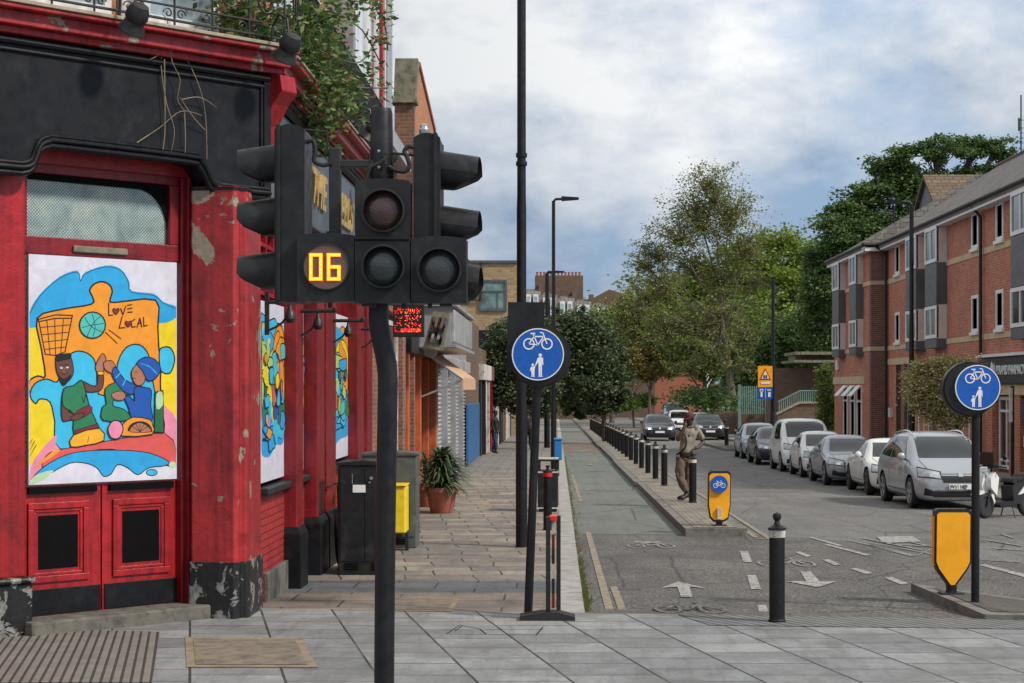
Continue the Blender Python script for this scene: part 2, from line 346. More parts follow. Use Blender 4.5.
# asphalt
def asphalt(name, a, b_, sp, sc=90):
    m, t, b = newmat(name); P = pos(t)
    big = noise(t, P, .5, 8, .6, .3); fine = noise(t, P, sc, 3, .8)
    c = ramp(t, big, [(.3, a), (.7, b_)])
    c = mixc(t, 1, c, ramp(t, fine, [(.35, (.35, .35, .35)), (.5, (.95, .95, .95)), (.68, (sp,)*3)]), 'MULTIPLY')
    mp_ = nn_(t, 'ShaderNodeMapping'); mp_.inputs['Scale'].default_value = (5, .35, 1); t.links.new(P, mp_.inputs[0])
    st = noise(t, mp_.outputs[0], 1.0, 8, .7); c = mixc(t, .5, c, ramp(t, st, [(.35, (.65, .65, .65)), (.65, (1.2, 1.18, 1.12))]), 'MULTIPLY')
    mp2 = nn_(t, 'ShaderNodeMapping'); mp2.inputs['Scale'].default_value = (1, .6, 1); t.links.new(P, mp2.inputs[0])
    vo = nn_(t, 'ShaderNodeTexVoronoi', feature='DISTANCE_TO_EDGE'); vo.inputs['Scale'].default_value = .55
    wv = mixc(t, .12, mp2.outputs[0], nn_(t, 'ShaderNodeTexNoise').outputs[1], 'ADD'); t.links.new(wv, vo.inputs['Vector'])
    c = mixc(t, ramp(t, vo.outputs[0], [(.0, (.75,)*3), (.012, (0,)*3)]), c, (.02, .02, .02))
    t.links.new(c, b.inputs['Base Color']); b.inputs['Roughness'].default_value = .8
    bump(t, b, fine, .8, .008); return m
asphalt('asphalt', (.105, .103, .10), (.165, .162, .155), 2.3, 38)
asphalt('asphalt_dark', (.062, .059, .056), (.115, .108, .10), 3.0, 30)
asphalt('cycle_asphalt', (.135, .15, .138), (.18, .195, .175), 1.3, 70)
asphalt('tarmac_island', (.075, .07, .062), (.11, .10, .09), 1.7, 60)
def slabs(name, c1, c2, mort, bw, rh, ms=.012, skew=0.0, off=.5, swap=True, bst=.5, extra=None, jit=0.0):
    m, t, b = newmat(name); P = pos(t); sp = nn_(t, 'ShaderNodeSeparateXYZ'); t.links.new(P, sp.inputs[0])
    vv = math_(t, 'ADD', sp.outputs[0], math_(t, 'MULTIPLY', sp.outputs[1], skew)); cb = nn_(t, 'ShaderNodeCombineXYZ')
    if swap: t.links.new(sp.outputs[1], cb.inputs[0]); t.links.new(vv, cb.inputs[1])
    else: t.links.new(vv, cb.inputs[0]); t.links.new(sp.outputs[1], cb.inputs[1])
    vec = cb.outputs[0]
    if jit:
        nz = nn_(t, 'ShaderNodeTexNoise'); nz.inputs['Scale'].default_value = .7; t.links.new(P, nz.inputs['Vector'])
        vec = mixc(t, jit, vec, nz.outputs[1], 'ADD')
    bt = nn_(t, 'ShaderNodeTexBrick'); bt.offset = off; bt.inputs['Scale'].default_value = 1; bt.inputs['Brick Width'].default_value = bw; bt.inputs['Row Height'].default_value = rh
    bt.inputs['Mortar Size'].default_value = ms; bt.inputs['Mortar Smooth'].default_value = .2
    bt.inputs['Color1'].default_value = (*c1, 1); bt.inputs['Color2'].default_value = (*c2, 1); bt.inputs['Mortar'].default_value = (*mort, 1)
    t.links.new(vec, bt.inputs['Vector'])
    c = mixc(t, .8, bt.outputs[0], ramp(t, noise(t, P, 1.3, 9, .7, .3), [(.3, (.55, .54, .52)), (.5, (.95, .95, .95)), (.7, (1.28, 1.27, 1.25))]), 'MULTIPLY')
    mq = nn_(t, 'ShaderNodeMapping'); mq.inputs['Scale'].default_value = (6, .8, 1); mq.inputs['Rotation'].default_value = (0, 0, .4); t.links.new(P, mq.inputs[0])
    c = mixc(t, .5, c, ramp(t, noise(t, mq.outputs[0], 1, 8, .75), [(.38, (.6, .59, .57)), (.5, (1, 1, 1)), (.7, (1.15, 1.15, 1.15))]), 'MULTIPLY')
    c = mixc(t, .5, c, ramp(t, noise(t, P, 26, 5, .7), [(.3, (.6, .6, .6)), (.7, (1.3, 1.3, 1.3))]), 'MULTIPLY')
    if extra: c = mixc(t, ramp(t, noise(t, P, .9, 6, .7, .5), [(.5, (0,)*3), (.62, (.65,)*3)]), c, extra)
    # chewing gum spots
    vo = nn_(t, 'ShaderNodeTexVoronoi'); vo.inputs['Scale'].default_value = 2.3; t.links.new(P, vo.inputs['Vector'])
    c = mixc(t, ramp(t, vo.outputs[0], [(.035, (.5,)*3), (.05, (0,)*3)]), c, (.07, .07, .068))
    t.links.new(c, b.inputs['Base Color']); b.inputs['Roughness'].default_value = .72
    h = math_(t, 'SUBTRACT', noise(t, P, 60, 4, .6), math_(t, 'MULTIPLY', bt.outputs[1], 3.0)); bump(t, b, h, bst, .008)
    return m
slabs('granite_slab', (.275, .285, .285), (.175, .185, .19), (.03, .03, .028), .60, .70, .012, .204, extra=(.135, .135, .13))
slabs('york_stone', (.33, .28, .22), (.17, .16, .145), (.04, .035, .028), .80, .58, .013, .10, off=.43, jit=.22, swap=False, extra=(.13, .115, .10))
slabs('york_stone_far', (.25, .225, .19), (.19, .18, .165), (.06, .05, .042), .62, .62, .014, 0, off=.4, swap=False)
slabs('slate_band', (.085, .095, .105), (.12, .125, .13), (.03, .03, .03), .9, .62, .012, .0, swap=False)
slabs('brown_band', (.235, .19, .15), (.18, .155, .13), (.05, .04, .035), 1.1, .62, .014, .0, swap=False, extra=(.12, .10, .08))
slabs('crossing_brick', (.24, .17, .13), (.20, .145, .115), (.10, .08, .07), .22, .11, .01, 0, swap=False)
slabs('island_setts', (.30, .27, .21), (.20, .18, .145), (.09, .08, .065), .20, .20, .012, 0, bst=.8, swap=False)
paint('cover_plate', (.185, .155, .115), .8, .25, 7, bmp=.6, obj=False, dirt=(.08, .07, .055), dirt_amt=.7)
def ribbed(name, c1, c2, period, skew):
    m, t, b = newmat(name); P = pos(t); sp = nn_(t, 'ShaderNodeSeparateXYZ'); t.links.new(P, sp.inputs[0])
    vv = math_(t, 'ADD', sp.outputs[0], math_(t, 'MULTIPLY', sp.outputs[1], skew))
    f = math_(t, 'FRACT', math_(t, 'DIVIDE', vv, period)); c = ramp(t, f, [(0, c2), (.18, c2), (.26, c1), (.92, c1), (1, c2)])
    c = mixc(t, .6, c, ramp(t, noise(t, P, 5, 8, .7), [(.3, (.55,)*3), (.7, (1.3,)*3)]), 'MULTIPLY')
    t.links.new(c, b.inputs['Base Color']); b.inputs['Roughness'].default_value = .8
    bump(t, b, ramp(t, f, [(0, (0,)*3), (.2, (0,)*3), (.3, (1,)*3), (.85, (1,)*3), (1, (0,)*3)]), .8, .01); return m
ribbed('ribbed_paving', (.18, .165, .145), (.035, .033, .03), .0735, .204)
ribbed('tactile_grey', (.17, .175, .175), (.05, .05, .05), .12, .55)
m, t, b = newmat('road_white'); P = pos(t)
c = ramp(t, noise(t, P, 14, 8, .75), [(.42, (.14, .138, .132)), (.53, (.34, .33, .31)), (.66, (.48, .47, .45))]); t.links.new(c, b.inputs['Base Color']); b.inputs['Roughness'].default_value = .8
m, t, b = newmat('road_cream'); P = pos(t)
c = ramp(t, noise(t, P, 14, 8, .75), [(.40, (.12, .115, .10)), (.54, (.29, .24, .17)), (.68, (.40, .33, .24))]); t.links.new(c, b.inputs['Base Color']); b.inputs['Roughness'].default_value = .8
m, t, b = newmat('road_ghost'); P = pos(t)
c = ramp(t, noise(t, P, 16, 8, .8), [(.50, (.09, .088, .082)), (.60, (.22, .215, .20)), (.74, (.36, .35, .33))]); t.links.new(c, b.inputs['Base Color']); b.inputs['Roughness'].default_value = .8
m, t, b = newmat('road_faint'); P = pos(t)
c = ramp(t, noise(t, P, 16, 8, .8), [(.45, (.12, .12, .115)), (.54, (.28, .275, .265)), (.66, (.42, .41, .39))]); t.links.new(c, b.inputs['Base Color']); b.inputs['Roughness'].default_value = .8
def leafmat(name, cols, trans=.25):
    m, t, b = newmat(name); gm = nn_(t, 'ShaderNodeNewGeometry')
    st = [(i/(len(cols)-1)*.999, c) for i, c in enumerate(cols)]
    c = ramp(t, gm.outputs['Random Per Island'], st)
    t.links.new(c, b.inputs['Base Color']); b.inputs['Roughness'].default_value = .55; b.inputs['Specular IOR Level'].default_value = .3
    tr = nn_(t, 'ShaderNodeBsdfTranslucent'); t.links.new(c, tr.inputs[0]); ms = nn_(t, 'ShaderNodeMixShader'); ms.inputs[0].default_value = trans
    t.links.new(b.outputs[0], ms.inputs[1]); t.links.new(tr.outputs[0], ms.inputs[2]); t.links.new(ms.outputs[0], t.nodes['Material Output'].inputs[0])
    return m
leafmat('leaf_dark', [(.045, .095, .028), (.075, .14, .038), (.115, .19, .055), (.17, .24, .075)])
leafmat('leaf_evergreen', [(.032, .058, .026), (.055, .088, .036), (.09, .125, .055), (.16, .17, .095)], .2)
leafmat('leaf_olive', [(.13, .16, .045), (.18, .21, .06), (.24, .26, .085), (.30, .29, .12)], .35)
leafmat('leaf_bright', [(.10, .17, .025), (.16, .24, .035), (.23, .31, .05), (.30, .37, .08)], .4)
leafmat('leaf_mid', [(.085, .13, .032), (.135, .19, .045), (.19, .245, .06), (.25, .28, .09)], .35)
leafmat('leaf_yellow', [(.16, .13, .025), (.22, .18, .04), (.12, .13, .04), (.42, .34, .12)], .35)
leafmat('leaf_variegated', [(.16, .18, .05), (.34, .31, .10), (.52, .46, .20), (.66, .58, .36), (.28, .20, .08)], .2)
leafmat('leaf_ivy', [(.03, .075, .02), (.055, .125, .03), (.10, .19, .045), (.17, .24, .08), (.22, .13, .06)], .25)
leafmat('grass_blade', [(.05, .08, .02), (.09, .12, .035), (.14, .14, .05)], .2)
M = MATS
# ================================================================ SETTING: ground
def sheet(name, mat, pts, h, depth=0.0, kind='structure', parent=None):
    mb = MB(); P = [Vector((x, y, g(y)+h)) for x, y in pts]
    if depth: mb.prism(P, (0, 0, -depth))
    else: mb.add(P, [tuple(range(len(P)))])
    o = mb.build(name, M[mat], parent, recalc=bool(depth))
    if not depth and o.data.polygons[0].normal.z < 0: o.data.flip_normals()
    if kind: o['kind'] = kind
    return o
E = lambda x: 17.52-.126*x
sheet('road', 'asphalt', [(-900, -60), (900, -60), (900, 2500), (-900, 2500)], 0)
sheet('road_surface_patch', 'asphalt_dark', [(.27, 17.4), (6.6, 16.7), (6.6, 22), (4.5, 27.2), (3.0, 28.6), (.27, 28.6)], .004)
sheet('cycle_lane', 'cycle_asphalt', [(.27, 28.6), (2.02, 28.6), (2.02, 260), (.27, 260)], .006)
sheet('cycle_crossing', 'crossing_brick', [(.27, 76), (2.0, 76), (2.0, 95), (.27, 95)], .012)
sheet('plaza_pavement', 'granite_slab', [(-14, E(-14)), (-14, -25), (14, -25), (14, E(14)), (4.6, E(4.6)), (.03, E(.03))], .05, .2)
# ramp strip between carriageway and raised crossing
mb = MB()
def gp(x, y, h): return Vector((x, y, g(y)+h))
mb.add([gp(.27, E(.27)+.003, .049), gp(3.95, E(3.95)+.003, .049), gp(3.95, E(3.95)+.8, .007), gp(.27, E(.27)+.8, .007)], [(0, 1, 2, 3)])
o = mb.build('crossing_ramp', M['asphalt_dark']); o['kind'] = 'structure'
sheet('pavement', 'york_stone', [(-8, 20.7), (.03, 20.7), (.03, 50), (-8, 50)], .05, .2)
sheet('pavement', 'york_stone_far', [(-8, 50.0), (.03, 50.0), (.03, 300), (-8, 300)], .05, .2)
sheet('pavement', 'slate_band', [(-8, 19.35), (.03, 19.35), (.03, 20.7), (-8, 20.7)], .05, .2)
sheet('pavement', 'brown_band', [(-8, E(-8)), (.03, E(.03)), (.03, 19.35), (-8, 19.35)], .05, .2)
# granite kerb stones of the left pavement
rr = random.Random(3); y = E(.15)
kerb = MB()
while y < 240:
    L = rr.choice([.9, 1.1, 1.3]) if y < 60 else 6
    kerb.prism([gp(.035, y, .054+rr.uniform(-.003, .004)), gp(.27, y, .05), gp(.27, y+L-.012, .05), gp(.035, y+L-.012, .054)], (0, 0, -.25)); y += L
o = kerb.build('kerb', M['kerb_granite'], bevel=.012); o['kind'] = 'structure'
# island with the bollards
def island(name, poly, h, wkerb=.16, mat_top='island_setts'):
    mb = MB(); n = len(poly); cx = sum(p[0] for p in poly)/n; cy = sum(p[1] for p in poly)/n
    def inset(p):
        return p
    mb.prism([gp(x, y_, h) for x, y_ in poly], (0, 0, -.3)); o = mb.build(name, M['dark_kerb'], bevel=.015); o['kind'] = 'structure'; return o
segs = [(28.15, 44.8, 2.0), (44.85, 62, 1.93), (62.05, 83, 1.96), (83.05, 96, 1.9), (96.05, 240, 1.95)]
for (a, b_, x0) in segs:
    island('island_kerb', [(x0, a), (2.98, a), (2.98, b_), (x0-.02, b_)], .13)
    sheet('island_paving', 'island_setts', [(x0+.15, a+.15), (2.83, a+.15), (2.83, b_-.0), (x0+.13, b_-.0)], .137)
# near right island
isl = [(3.91, 19.9), (4.02, 16.95), (8.5, 15.9), (8.5, 16.5), (4.74, 18.3)]
island('island_kerb', isl, .10)
sheet('island_paving', 'tarmac_island', [(4.04, 19.3), (4.14, 17.15), (8.3, 16.15), (8.3, 16.4), (4.7, 18.12)], .106)
# right hand pavement and build-out
sheet('pavement', 'york_stone_far', [(9.35, 20), (16, 20), (16, 240), (9.6, 240), (9.6, 120), (9.35, 76)], .12, .3)
sheet('kerb', 'dark_kerb', [(9.2, 20), (9.35, 20), (9.35, 76), (9.2, 76)], .125, .3)
sheet('kerb', 'dark_kerb', [(9.2, 76.01), (7.3, 78), (7.3, 90), (9.2, 92)], .12, .3)
sheet('pavement', 'tarmac_island', [(9.36, 76.3), (7.5, 78.2), (7.5, 89.8), (9.36, 91.7)], .126)
# tactile strips and cover plates on the raised paving
sheet('tactile_paving', 'tactile_grey', [(1.16, 17.34), (4.05, 16.97), (9, 16.3), (9, 15.6), (4.14, 16.22), (1.4, 16.5)], .055)
sheet('ribbed_paving', 'ribbed_paving', [(-3.53, 16.0), (-2.95, 13.1), (-7.2, 13.1), (-7.2, 14.0), (-4.9, 15.9), (-4.2, 16.15)], .056)
def cover(pts, label_h=.06):
    P = [G(px, py, .05) for px, py in pts]
    sheet('access_cover_frame', 'cover_frame', [(p.x, p.y) for p in P], .056)
    c = sum((p for p in P), Vector())/len(P)
    Q = [c+(p-c)*.86 for p in P]
    sheet('access_cover', 'cover_plate', [(p.x, p.y) for p in Q], .060)
cover([(185, 637.6), (302, 638.5), (318, 668), (186.6, 667.8)])
cover([(383, 597), (460, 599), (452, 612), (380, 611)])
mb = MB()     # dark inlaid outline by the sign, where the paving meets
for a, b_ in (((446, 634), (460, 625)), ((460, 625), (480, 629)), ((480, 629), (486, 634)), ((449, 634), (536, 635)), ((486, 629.5), (543, 629)), ((536, 635), (543, 627)), ((455, 631), (462, 626))):
    p, q = G(*a, .052), G(*b_, .052); d = (q-p).normalized(); s_ = Vector((d.y, -d.x, 0))*.006
    mb.add([p-s_, q-s_, q+s_, p+s_], [(0, 1, 2, 3)])
o = mb.build('paving_joint', M['signal_dark'], recalc=False); o['kind'] = 'structure'
# ---------------------------------------------------------------- road markings
def mark(polys, mat='road_white', h=.012, name='road_marking'):
    mb = MB()
    for poly in polys:
        P = [G(px, py, h) for px, py in poly]; mb.add(P, [tuple(range(len(P)))])
    o = mb.build(name, M[mat], recalc=False); o['kind'] = 'structure'
    for p in o.data.polygons:
        if p.normal.z < 0: p.flip()
    return o
def gmark(polys, mat='road_white', h=.012):
    mb = MB()
    for poly in polys: mb.add([gp(x, y, h) for x, y in poly], [tuple(range(len(poly)))])
    o = mb.build('road_marking', M[mat], recalc=False); o['kind'] = 'structure'
    for p in o.data.polygons:
        if p.normal.z < 0: p.flip()
def strip(p, q, w): 
    p = Vector(p); q = Vector(q); d = (q-p).normalized(); s_ = Vector((d.y, -d.x))*w/2
    return [tuple(p-s_), tuple(q-s_), tuple(q+s_), tuple(p+s_)]
gmark([strip((.50, 29), (.53, 17.9), .085), strip((.64, 20.4), (.66, 17.7), .08), strip((.45, 52), (.50, 38), .07)], 'road_cream')
gmark([[(1.41, 20.95), (1.17, 20.25), (1.36, 20.35), (1.33, 19.3), (1.45, 19.3), (1.50, 20.35), (1.68, 20.2)],
       [(2.94, 20.3), (2.67, 21.0), (2.90, 20.95), (3.0, 22.2), (3.13, 22.2), (3.06, 20.95), (3.27, 21.0)]], 'road_white', .013)
gmark([[(1.10, 76.5), (1.55, 78.5), (.75, 78.5)], [(1.0, 60), (1.2, 60), (1.2, 61), (1.0, 61)]], 'road_faint', .02)
mark([[(740, 551), (748, 551), (752, 562), (743, 562)], [(747, 575), (756, 575), (761, 589), (751, 589)], [(757, 605), (766, 605), (771, 618.3), (761, 618.3)]])
mark([[(795, 552), (800, 551.5), (812, 556), (806, 557)], [(822, 559.5), (828, 559), (841, 564.5), (834, 565)], [(850, 568.5), (857, 568), (873, 573), (866, 574)], [(884, 577.5), (892, 577), (909, 583.5), (901, 584.5)]])
mark([[(808, 537), (812, 536.8), (843, 545.3), (838, 545.8)], [(824, 544.5), (829, 544.3), (872, 555), (866, 555.6)]], 'road_white')
mark([[(876, 536.5), (912, 536), (921, 541.5), (884, 543)]], 'road_white')
mark([[(979, 565), (985, 564), (1060, 583), (1054, 585)]], 'road_white')
mark([[(a, b_), (a+3, b_-.4), (a+3+dx, b_+dy-.4), (a+dx, b_+dy)] for a, b_, dx, dy in ((846, 540, 70, 16), (860, 538, 60, 12), (868, 545, 42, 11), (888, 544, 54, 3), (898, 548, 48, 9), (905, 541, 40, 9), (880, 551, 40, -7), (915, 556, 30, -14), (980, 560, 40, 2), (985, 540, 35, 6), (1000, 534, 12, 4), (990, 548, 40, 3))], 'road_faint')
mark([[(786, 617.8), (806, 617.6), (808, 620.4), (786, 620.6)], [(832, 618), (864, 617.6), (868, 620.8), (836, 621.2)], [(900, 618.7), (931, 618.7), (936, 621.6), (905, 622)]], 'road_white', .053)
mark([[(634, 541), (658, 541.2), (659, 543), (635, 542.8)]], 'road_faint')
def ring2(cx, cy, rx, ry, w, n=20):
    o = []
    for k in range(n):
        a0, a1 = 2*math.pi*k/n, 2*math.pi*(k+1)/n
        o.append([(cx+rx*math.cos(a0), cy+ry*math.sin(a0)), (cx+rx*math.cos(a1), cy+ry*math.sin(a1)), (cx+(rx-w)*math.cos(a1), cy+(ry-w)*math.sin(a1)), (cx+(rx-w)*math.cos(a0), cy+(ry-w)*math.sin(a0))])
    return o
def bikemark(cx, cy, s, h=.014, mat='road_faint'):
    P = ring2(cx-.24*s, cy, .155*s, .45*s, .045*s)+ring2(cx+.24*s, cy, .155*s, .45*s, .045*s)
    for a, b_ in (((-.24, 0), (-.1, .55)), ((-.1, .55), (.17, .55)), ((.17, .55), (0, 0)), ((0, 0), (-.24, 0)), ((0, 0), (-.13, .8)), ((-.2, .8), (-.05, .8)), ((.24, 0), (.14, .9)), ((.14, .9), (.24, .95))):
        P.append(strip((cx+a[0]*s, cy+a[1]*s), (cx+b_[0]*s, cy+b_[1]*s), .05*s))
    gmark(P, mat, h)
bikemark(1.37, 26.2, .90); bikemark(2.97, 23.3, .95)
bikemark(1.33, 17.95, .92, .045, 'road_ghost')
bikemark(1.1, 43, .9); gmark([strip((1.0, 55), (1.5, 55.4), .3)], 'road_faint', .02)
# double cream lines along the island's carriageway side
gmark([strip((3.08, 27.9), (3.1, 60), .08), strip((3.26, 27.5), (3.27, 60), .08), strip((3.08, 60), (3.1, 150), .1), strip((3.0, 27.7), (3.3, 27.4), .09)], 'road_cream')
gmark([strip((6.4, 92), (7.1, 78), .1), strip((6.2, 92), (6.9, 77), .1), strip((7.0, 77.5), (9.0, 75.7), .12)], 'road_cream')
# litter and leaves in the gutter
rl = random.Random(11); mb = MB()
for _ in range(420):
    y = rl.uniform(17.6, 60)**1.0; x = .29+abs(rl.gauss(0, .06)); s_ = rl.uniform(.012, .03); a = rl.uniform(0, 6.28)
    z = g(y)+.02
    mb.add([(x+math.cos(a)*s_, y+math.sin(a)*s_, z), (x-math.sin(a)*s_*.6, y+math.cos(a)*s_*.6, z+.012), (x-math.cos(a)*s_, y-math.sin(a)*s_, z), (x+math.sin(a)*s_*.6, y-math.cos(a)*s_*.6, z+.005)], [(0, 1, 2, 3)])
o = mb.build('fallen_leaves', M['leaf_yellow'], recalc=False); tag(o, 'scatter of fallen leaves along the gutter of the cycle lane', 'leaves', kind='stuff')
mb = MB()
for _ in range(900):
    y = rl.choice([rl.uniform(17.6, 24), rl.uniform(24, 70)]); x = .285+abs(rl.gauss(0, .025)); hgt = rl.uniform(.02, .07)*(2 if y < 19.5 else 1); z = g(y)
    dx = rl.uniform(-.03, .03); mb.add([(x-.006, y, z), (x+.006, y, z), (x+dx, y+rl.uniform(-.02, .02), z+hgt)], [(0, 1, 2)])
o = mb.build('weeds', M['grass_blade'], recalc=False); tag(o, 'green weeds sprouting along the kerb joint', 'weeds', kind='stuff')

# ================================================================ PUBLIC HOUSE
A = R(43.9); dC = Vector((math.sin(A), math.cos(A), 0)); nC = Vector((dC.y, -dC.x, 0)); RC = Vector((-3.585, 17.12, 0))
def C(t, o, z): return Vector((RC.x+dC.x*t+nC.x*o, RC.y+dC.y*t+nC.y*o, z))
XS = -3.0                                             # street facade plane
def S(y, o, z): return Vector((XS+o, y, z))           # o outwards (+X)
def Cn(t, o, z): return C(t, o, z)
zg = g(17)+.05
pub = thing('public_house', 'red and black corner public house with a boarded mural door and peeling paint', 'building', (-3.6, 18.5, zg))
# walls: chamfer, side street wall (beyond frame), street wall
def f(mb):
    mb.fbox(C, (-3.4, -.5, -.6), (-1.66, 0, 8.6)); mb.fbox(C, (-1.66, -.5, 4.1), (.15, 0, 5.5)); mb.fbox(C, (.12, -.45, -.6), (.85, 0, 5.5))
part('wall', f, M['red_gloss'], pub)
mb = MB(); p0 = C(-3.4, 0, 0); mb.box((-13, p0.y-.02, -.6), (p0.x, p0.y+.5, 8.6)); mb.build('wall', M['red_gloss'], pub)
mb = MB()
mb.box((XS-.4, 17.75, -.6), (XS, 28.1, 1.0)); mb.build('wall', M['painted_red_brick'], pub)     # painted brick below the windows
mb = MB(); mb.box((XS-.45, 17.75, 1.0), (XS-.12, 28.1, 5.2)); mb.build('wall', M['dark_red_gloss'], pub)
mb = MB(); mb.box((XS+.0, 18.4, -.6), (XS+.05, 28.1, .20)); mb.build('plinth', M['step_stone'], pub, bevel=.01)
# upper storeys
mb = MB(); mb.fbox(C, (-3.4, -.55, 5.4), (.78, -.12, 8.8)); mb.box((XS-.6, 17.9, 5.4), (XS-.06, 28.1, 8.8)); mb.build('upper_wall', M['orange_brick'], pub)
# door
door = part('door', lambda m: (m.fbox(C, (-1.62, -.22, .04), (-.80, -.10, 1.21)), m.fbox(C, (-.785, -.22, .04), (.03, -.10, 1.21))), M['red_gloss'], pub, bevel=.004)
def f(m):
    for a in (-1.60, -.765):
        m.fbox(C, (a, -.10, .05), (a+.79, -.088, .28))
part('kick_plate', f, M['black_gloss'], door, bevel=.003)
def f(m):
    for a in (-1.55, -.68):
        for (u0, u1, z0, z1) in ((a, a+.62, .34, .40), (a, a+.62, 1.00, 1.06), (a, a+.06, .40, 1.00), (a+.56, a+.62, .40, 1.00)):
            m.fbox(C, (u0, -.10, z0), (u1, -.075, z1))
        for (u0, u1, z0, z1) in ((a+.06, a+.56, .40, .43), (a+.06, a+.56, .97, 1.00), (a+.06, a+.09, .43, .97), (a+.53, a+.56, .43, .97)):
            m.fbox(C, (u0, -.10, z0), (u1, -.088, z1))
part('door_moulding', f, M['red_gloss'], door, bevel=.006)
part('door_panel', lambda m: m.fbox(C, (-1.44, -.1, .46), (-1.04, -.094, .94)), M['signal_dark'], door)
part('door_panel', lambda m: m.fbox(C, (-.57, -.1, .46), (-.17, -.094, .94)), M['signal_dark'], door)
part('door_rail', lambda m: (m.fbox(C, (-1.55, -.10, 1.14), (-.86, -.06, 1.20)), m.fbox(C, (-.72, -.10, 1.14), (-.03, -.06, 1.20))), M['signal_dark'], door)
part('step', lambda m: m.fbox(C, (-1.72, -.3, -.3), (.18, .28, .04)), M['step_stone'], pub, bevel=.02)
# transom
tr = part('transom_window', lambda m: m.fbox(C, (-1.56, -.16, 3.42), (-.05, -.13, 4.12)), M['mesh_glass'], pub)
def f(m):
    m.fbox(C, (-1.62, -.2, 3.29), (.03, -.06, 3.45)); m.fbox(C, (-1.62, -.2, 4.02), (.03, -.06, 4.2)); m.fbox(C, (-1.64, -.2, 3.45), (-1.57, -.06, 4.02)); m.fbox(C, (-.07, -.2, 3.45), (.03, -.06, 4.02))
part('window_frame', f, M['dark_red_gloss'], tr, bevel=.008)
def f(m):  # rounded dark corner of the transom light
    P = [C(-.07, -.125, 4.02)]+[C(-.07-.33+.33*math.sin(a), -.125, 3.60+.36*math.cos(a)) for a in [R(x) for x in range(0, 91, 10)]][::-1]+[C(-1.57, -.125, 3.96), C(-1.57, -.125, 4.02)]
    m.prism(P, nC*.02)
part('window_spandrel', f, M['signal_dark'], tr)
part('handle_bar', lambda m: m.fbox(C, (-1.12, -.06, 3.325), (-.55, -.03, 3.385)), M['mossy_stone'], tr, bevel=.01)
# jambs of the door
def f(m):
    for (a, b_, o_) in ((.03, .07, -.02), (.07, .11, .03), (.11, .15, .0)): m.fbox(C, (a, -.2, .04), (b_, o_, 4.1))
    for (a, b_, o_) in ((-1.67, -1.62, -.02),): m.fbox(C, (a, -.2, .04), (b_, o_, 4.1))
part('door_jamb', f, M['dark_red_gloss'], pub, bevel=.006)
# left pilaster on the chamfer
pl = part('pilaster', lambda m: (m.fbox(C, (-2.6, 0, .43), (-1.68, .10, 4.0)),), M['red_gloss'], pub, bevel=.01)
part('pilaster_base', lambda m: (m.fbox(C, (-2.6, 0, -.3), (-1.64, .16, .38)), m.fbox(C, (-2.62, 0, .38), (-1.63, .2, .43))), M['black_peeling'], pl, bevel=.02)
# corner pilaster (its front turned towards the side street)
cor = [(-3.50, 17.20), (-3.47, 17.10), (-3.06, 17.02), (-3.02, 17.06), (-3.01, 17.12), (-2.96, 17.13), (-2.945, 17.18), (-2.945, 17.9), (-3.2, 17.9)]
def grow(poly, k, cx=-3.18, cy=17.45): return [(cx+(x-cx)*k, cy+(y-cy)*k) for x, y in poly]
pc = part('pilaster', lambda m: m.prism([Vector((x, y, .42)) for x, y in cor], (0, 0, 3.58)), M['red_peeling'], pub, bevel=.008)
part('pilaster_base', lambda m: (m.prism([Vector((x, y, -.5)) for x, y in grow(cor, 1.07)], (0, 0, .94)),), M['black_peeling'], pc, bevel=.012)
part('capital', lambda m: (m.prism([Vector((x, y, 3.965)) for x, y in grow(cor, 1.02)], (0, 0, .03)),), M['black_gloss'], pc, bevel=.015)
# fascia: deep black board with a raised arch over the door
prof = [(-3.4, 3.96), (-1.98, 3.96), (-1.80, 3.965), (-1.72, 4.0), (-1.68, 4.08), (-1.64, 4.17), (-1.55, 4.215), (-1.40, 4.225), (-.10, 4.215), (.04, 4.18), (.12, 4.08), (.17, 3.99), (.26, 3.945), (.36, 3.94), (.84, 3.94)]
def f(m): m.prism([C(t, .25, z) for t, z in prof]+[C(.84, .25, 5.14), C(-3.4, .25, 5.14)], nC*-.30)
fa = part('fascia_board', f, M['black_gloss'], pub)
def f(m):
    for r_, o_, dz in ((.035, .26, .0), (.022, .30, .045), (.02, .27, .085)):
        m.tube([C(t, o_, z+dz) for t, z in smoothpoly(prof, 3, False)], r_, 8)
    m.tube([C(-3.4, .26, 5.02), C(.80, .26, 5.02)], .02, 8); m.tube([C(-3.4, .27, 5.10), C(.84, .27, 5.10)], .035, 8)
    m.tube([C(.76, .26, 4.05), C(.76, .26, 5.02)], .018, 8); m.fbox(C, (.78, .2, 3.94), (.86, .28, 5.14))
part('fascia_moulding', f, M['black_gloss'], fa, smooth=True)
# cornice with balcony lip
def f(m):
    for z0, z1, o_ in ((5.15, 5.21, .33), (5.21, 5.33, .42), (5.33, 5.37, .52)): m.fbox(C, (-3.4, -.1, z0), (.95+o_*.35-.1, o_, z1))
    for z0, z1, o_ in ((5.10, 5.16, .24), (5.16, 5.28, .34), (5.28, 5.33, .44)): m.box((XS-.1, 17.6+.0, z0), (XS+o_, 28.15, z1))
part('cornice', f, M['red_peeling'], pub, bevel=.01)
part('balcony_deck', lambda m: (m.fbox(C, (-3.4, -.3, 5.372), (1.02, .54, 5.405)), m.box((XS-.3, 17.7, 5.332), (XS+.46, 28.2, 5.36))), M['stone'], pub, bevel=.006)
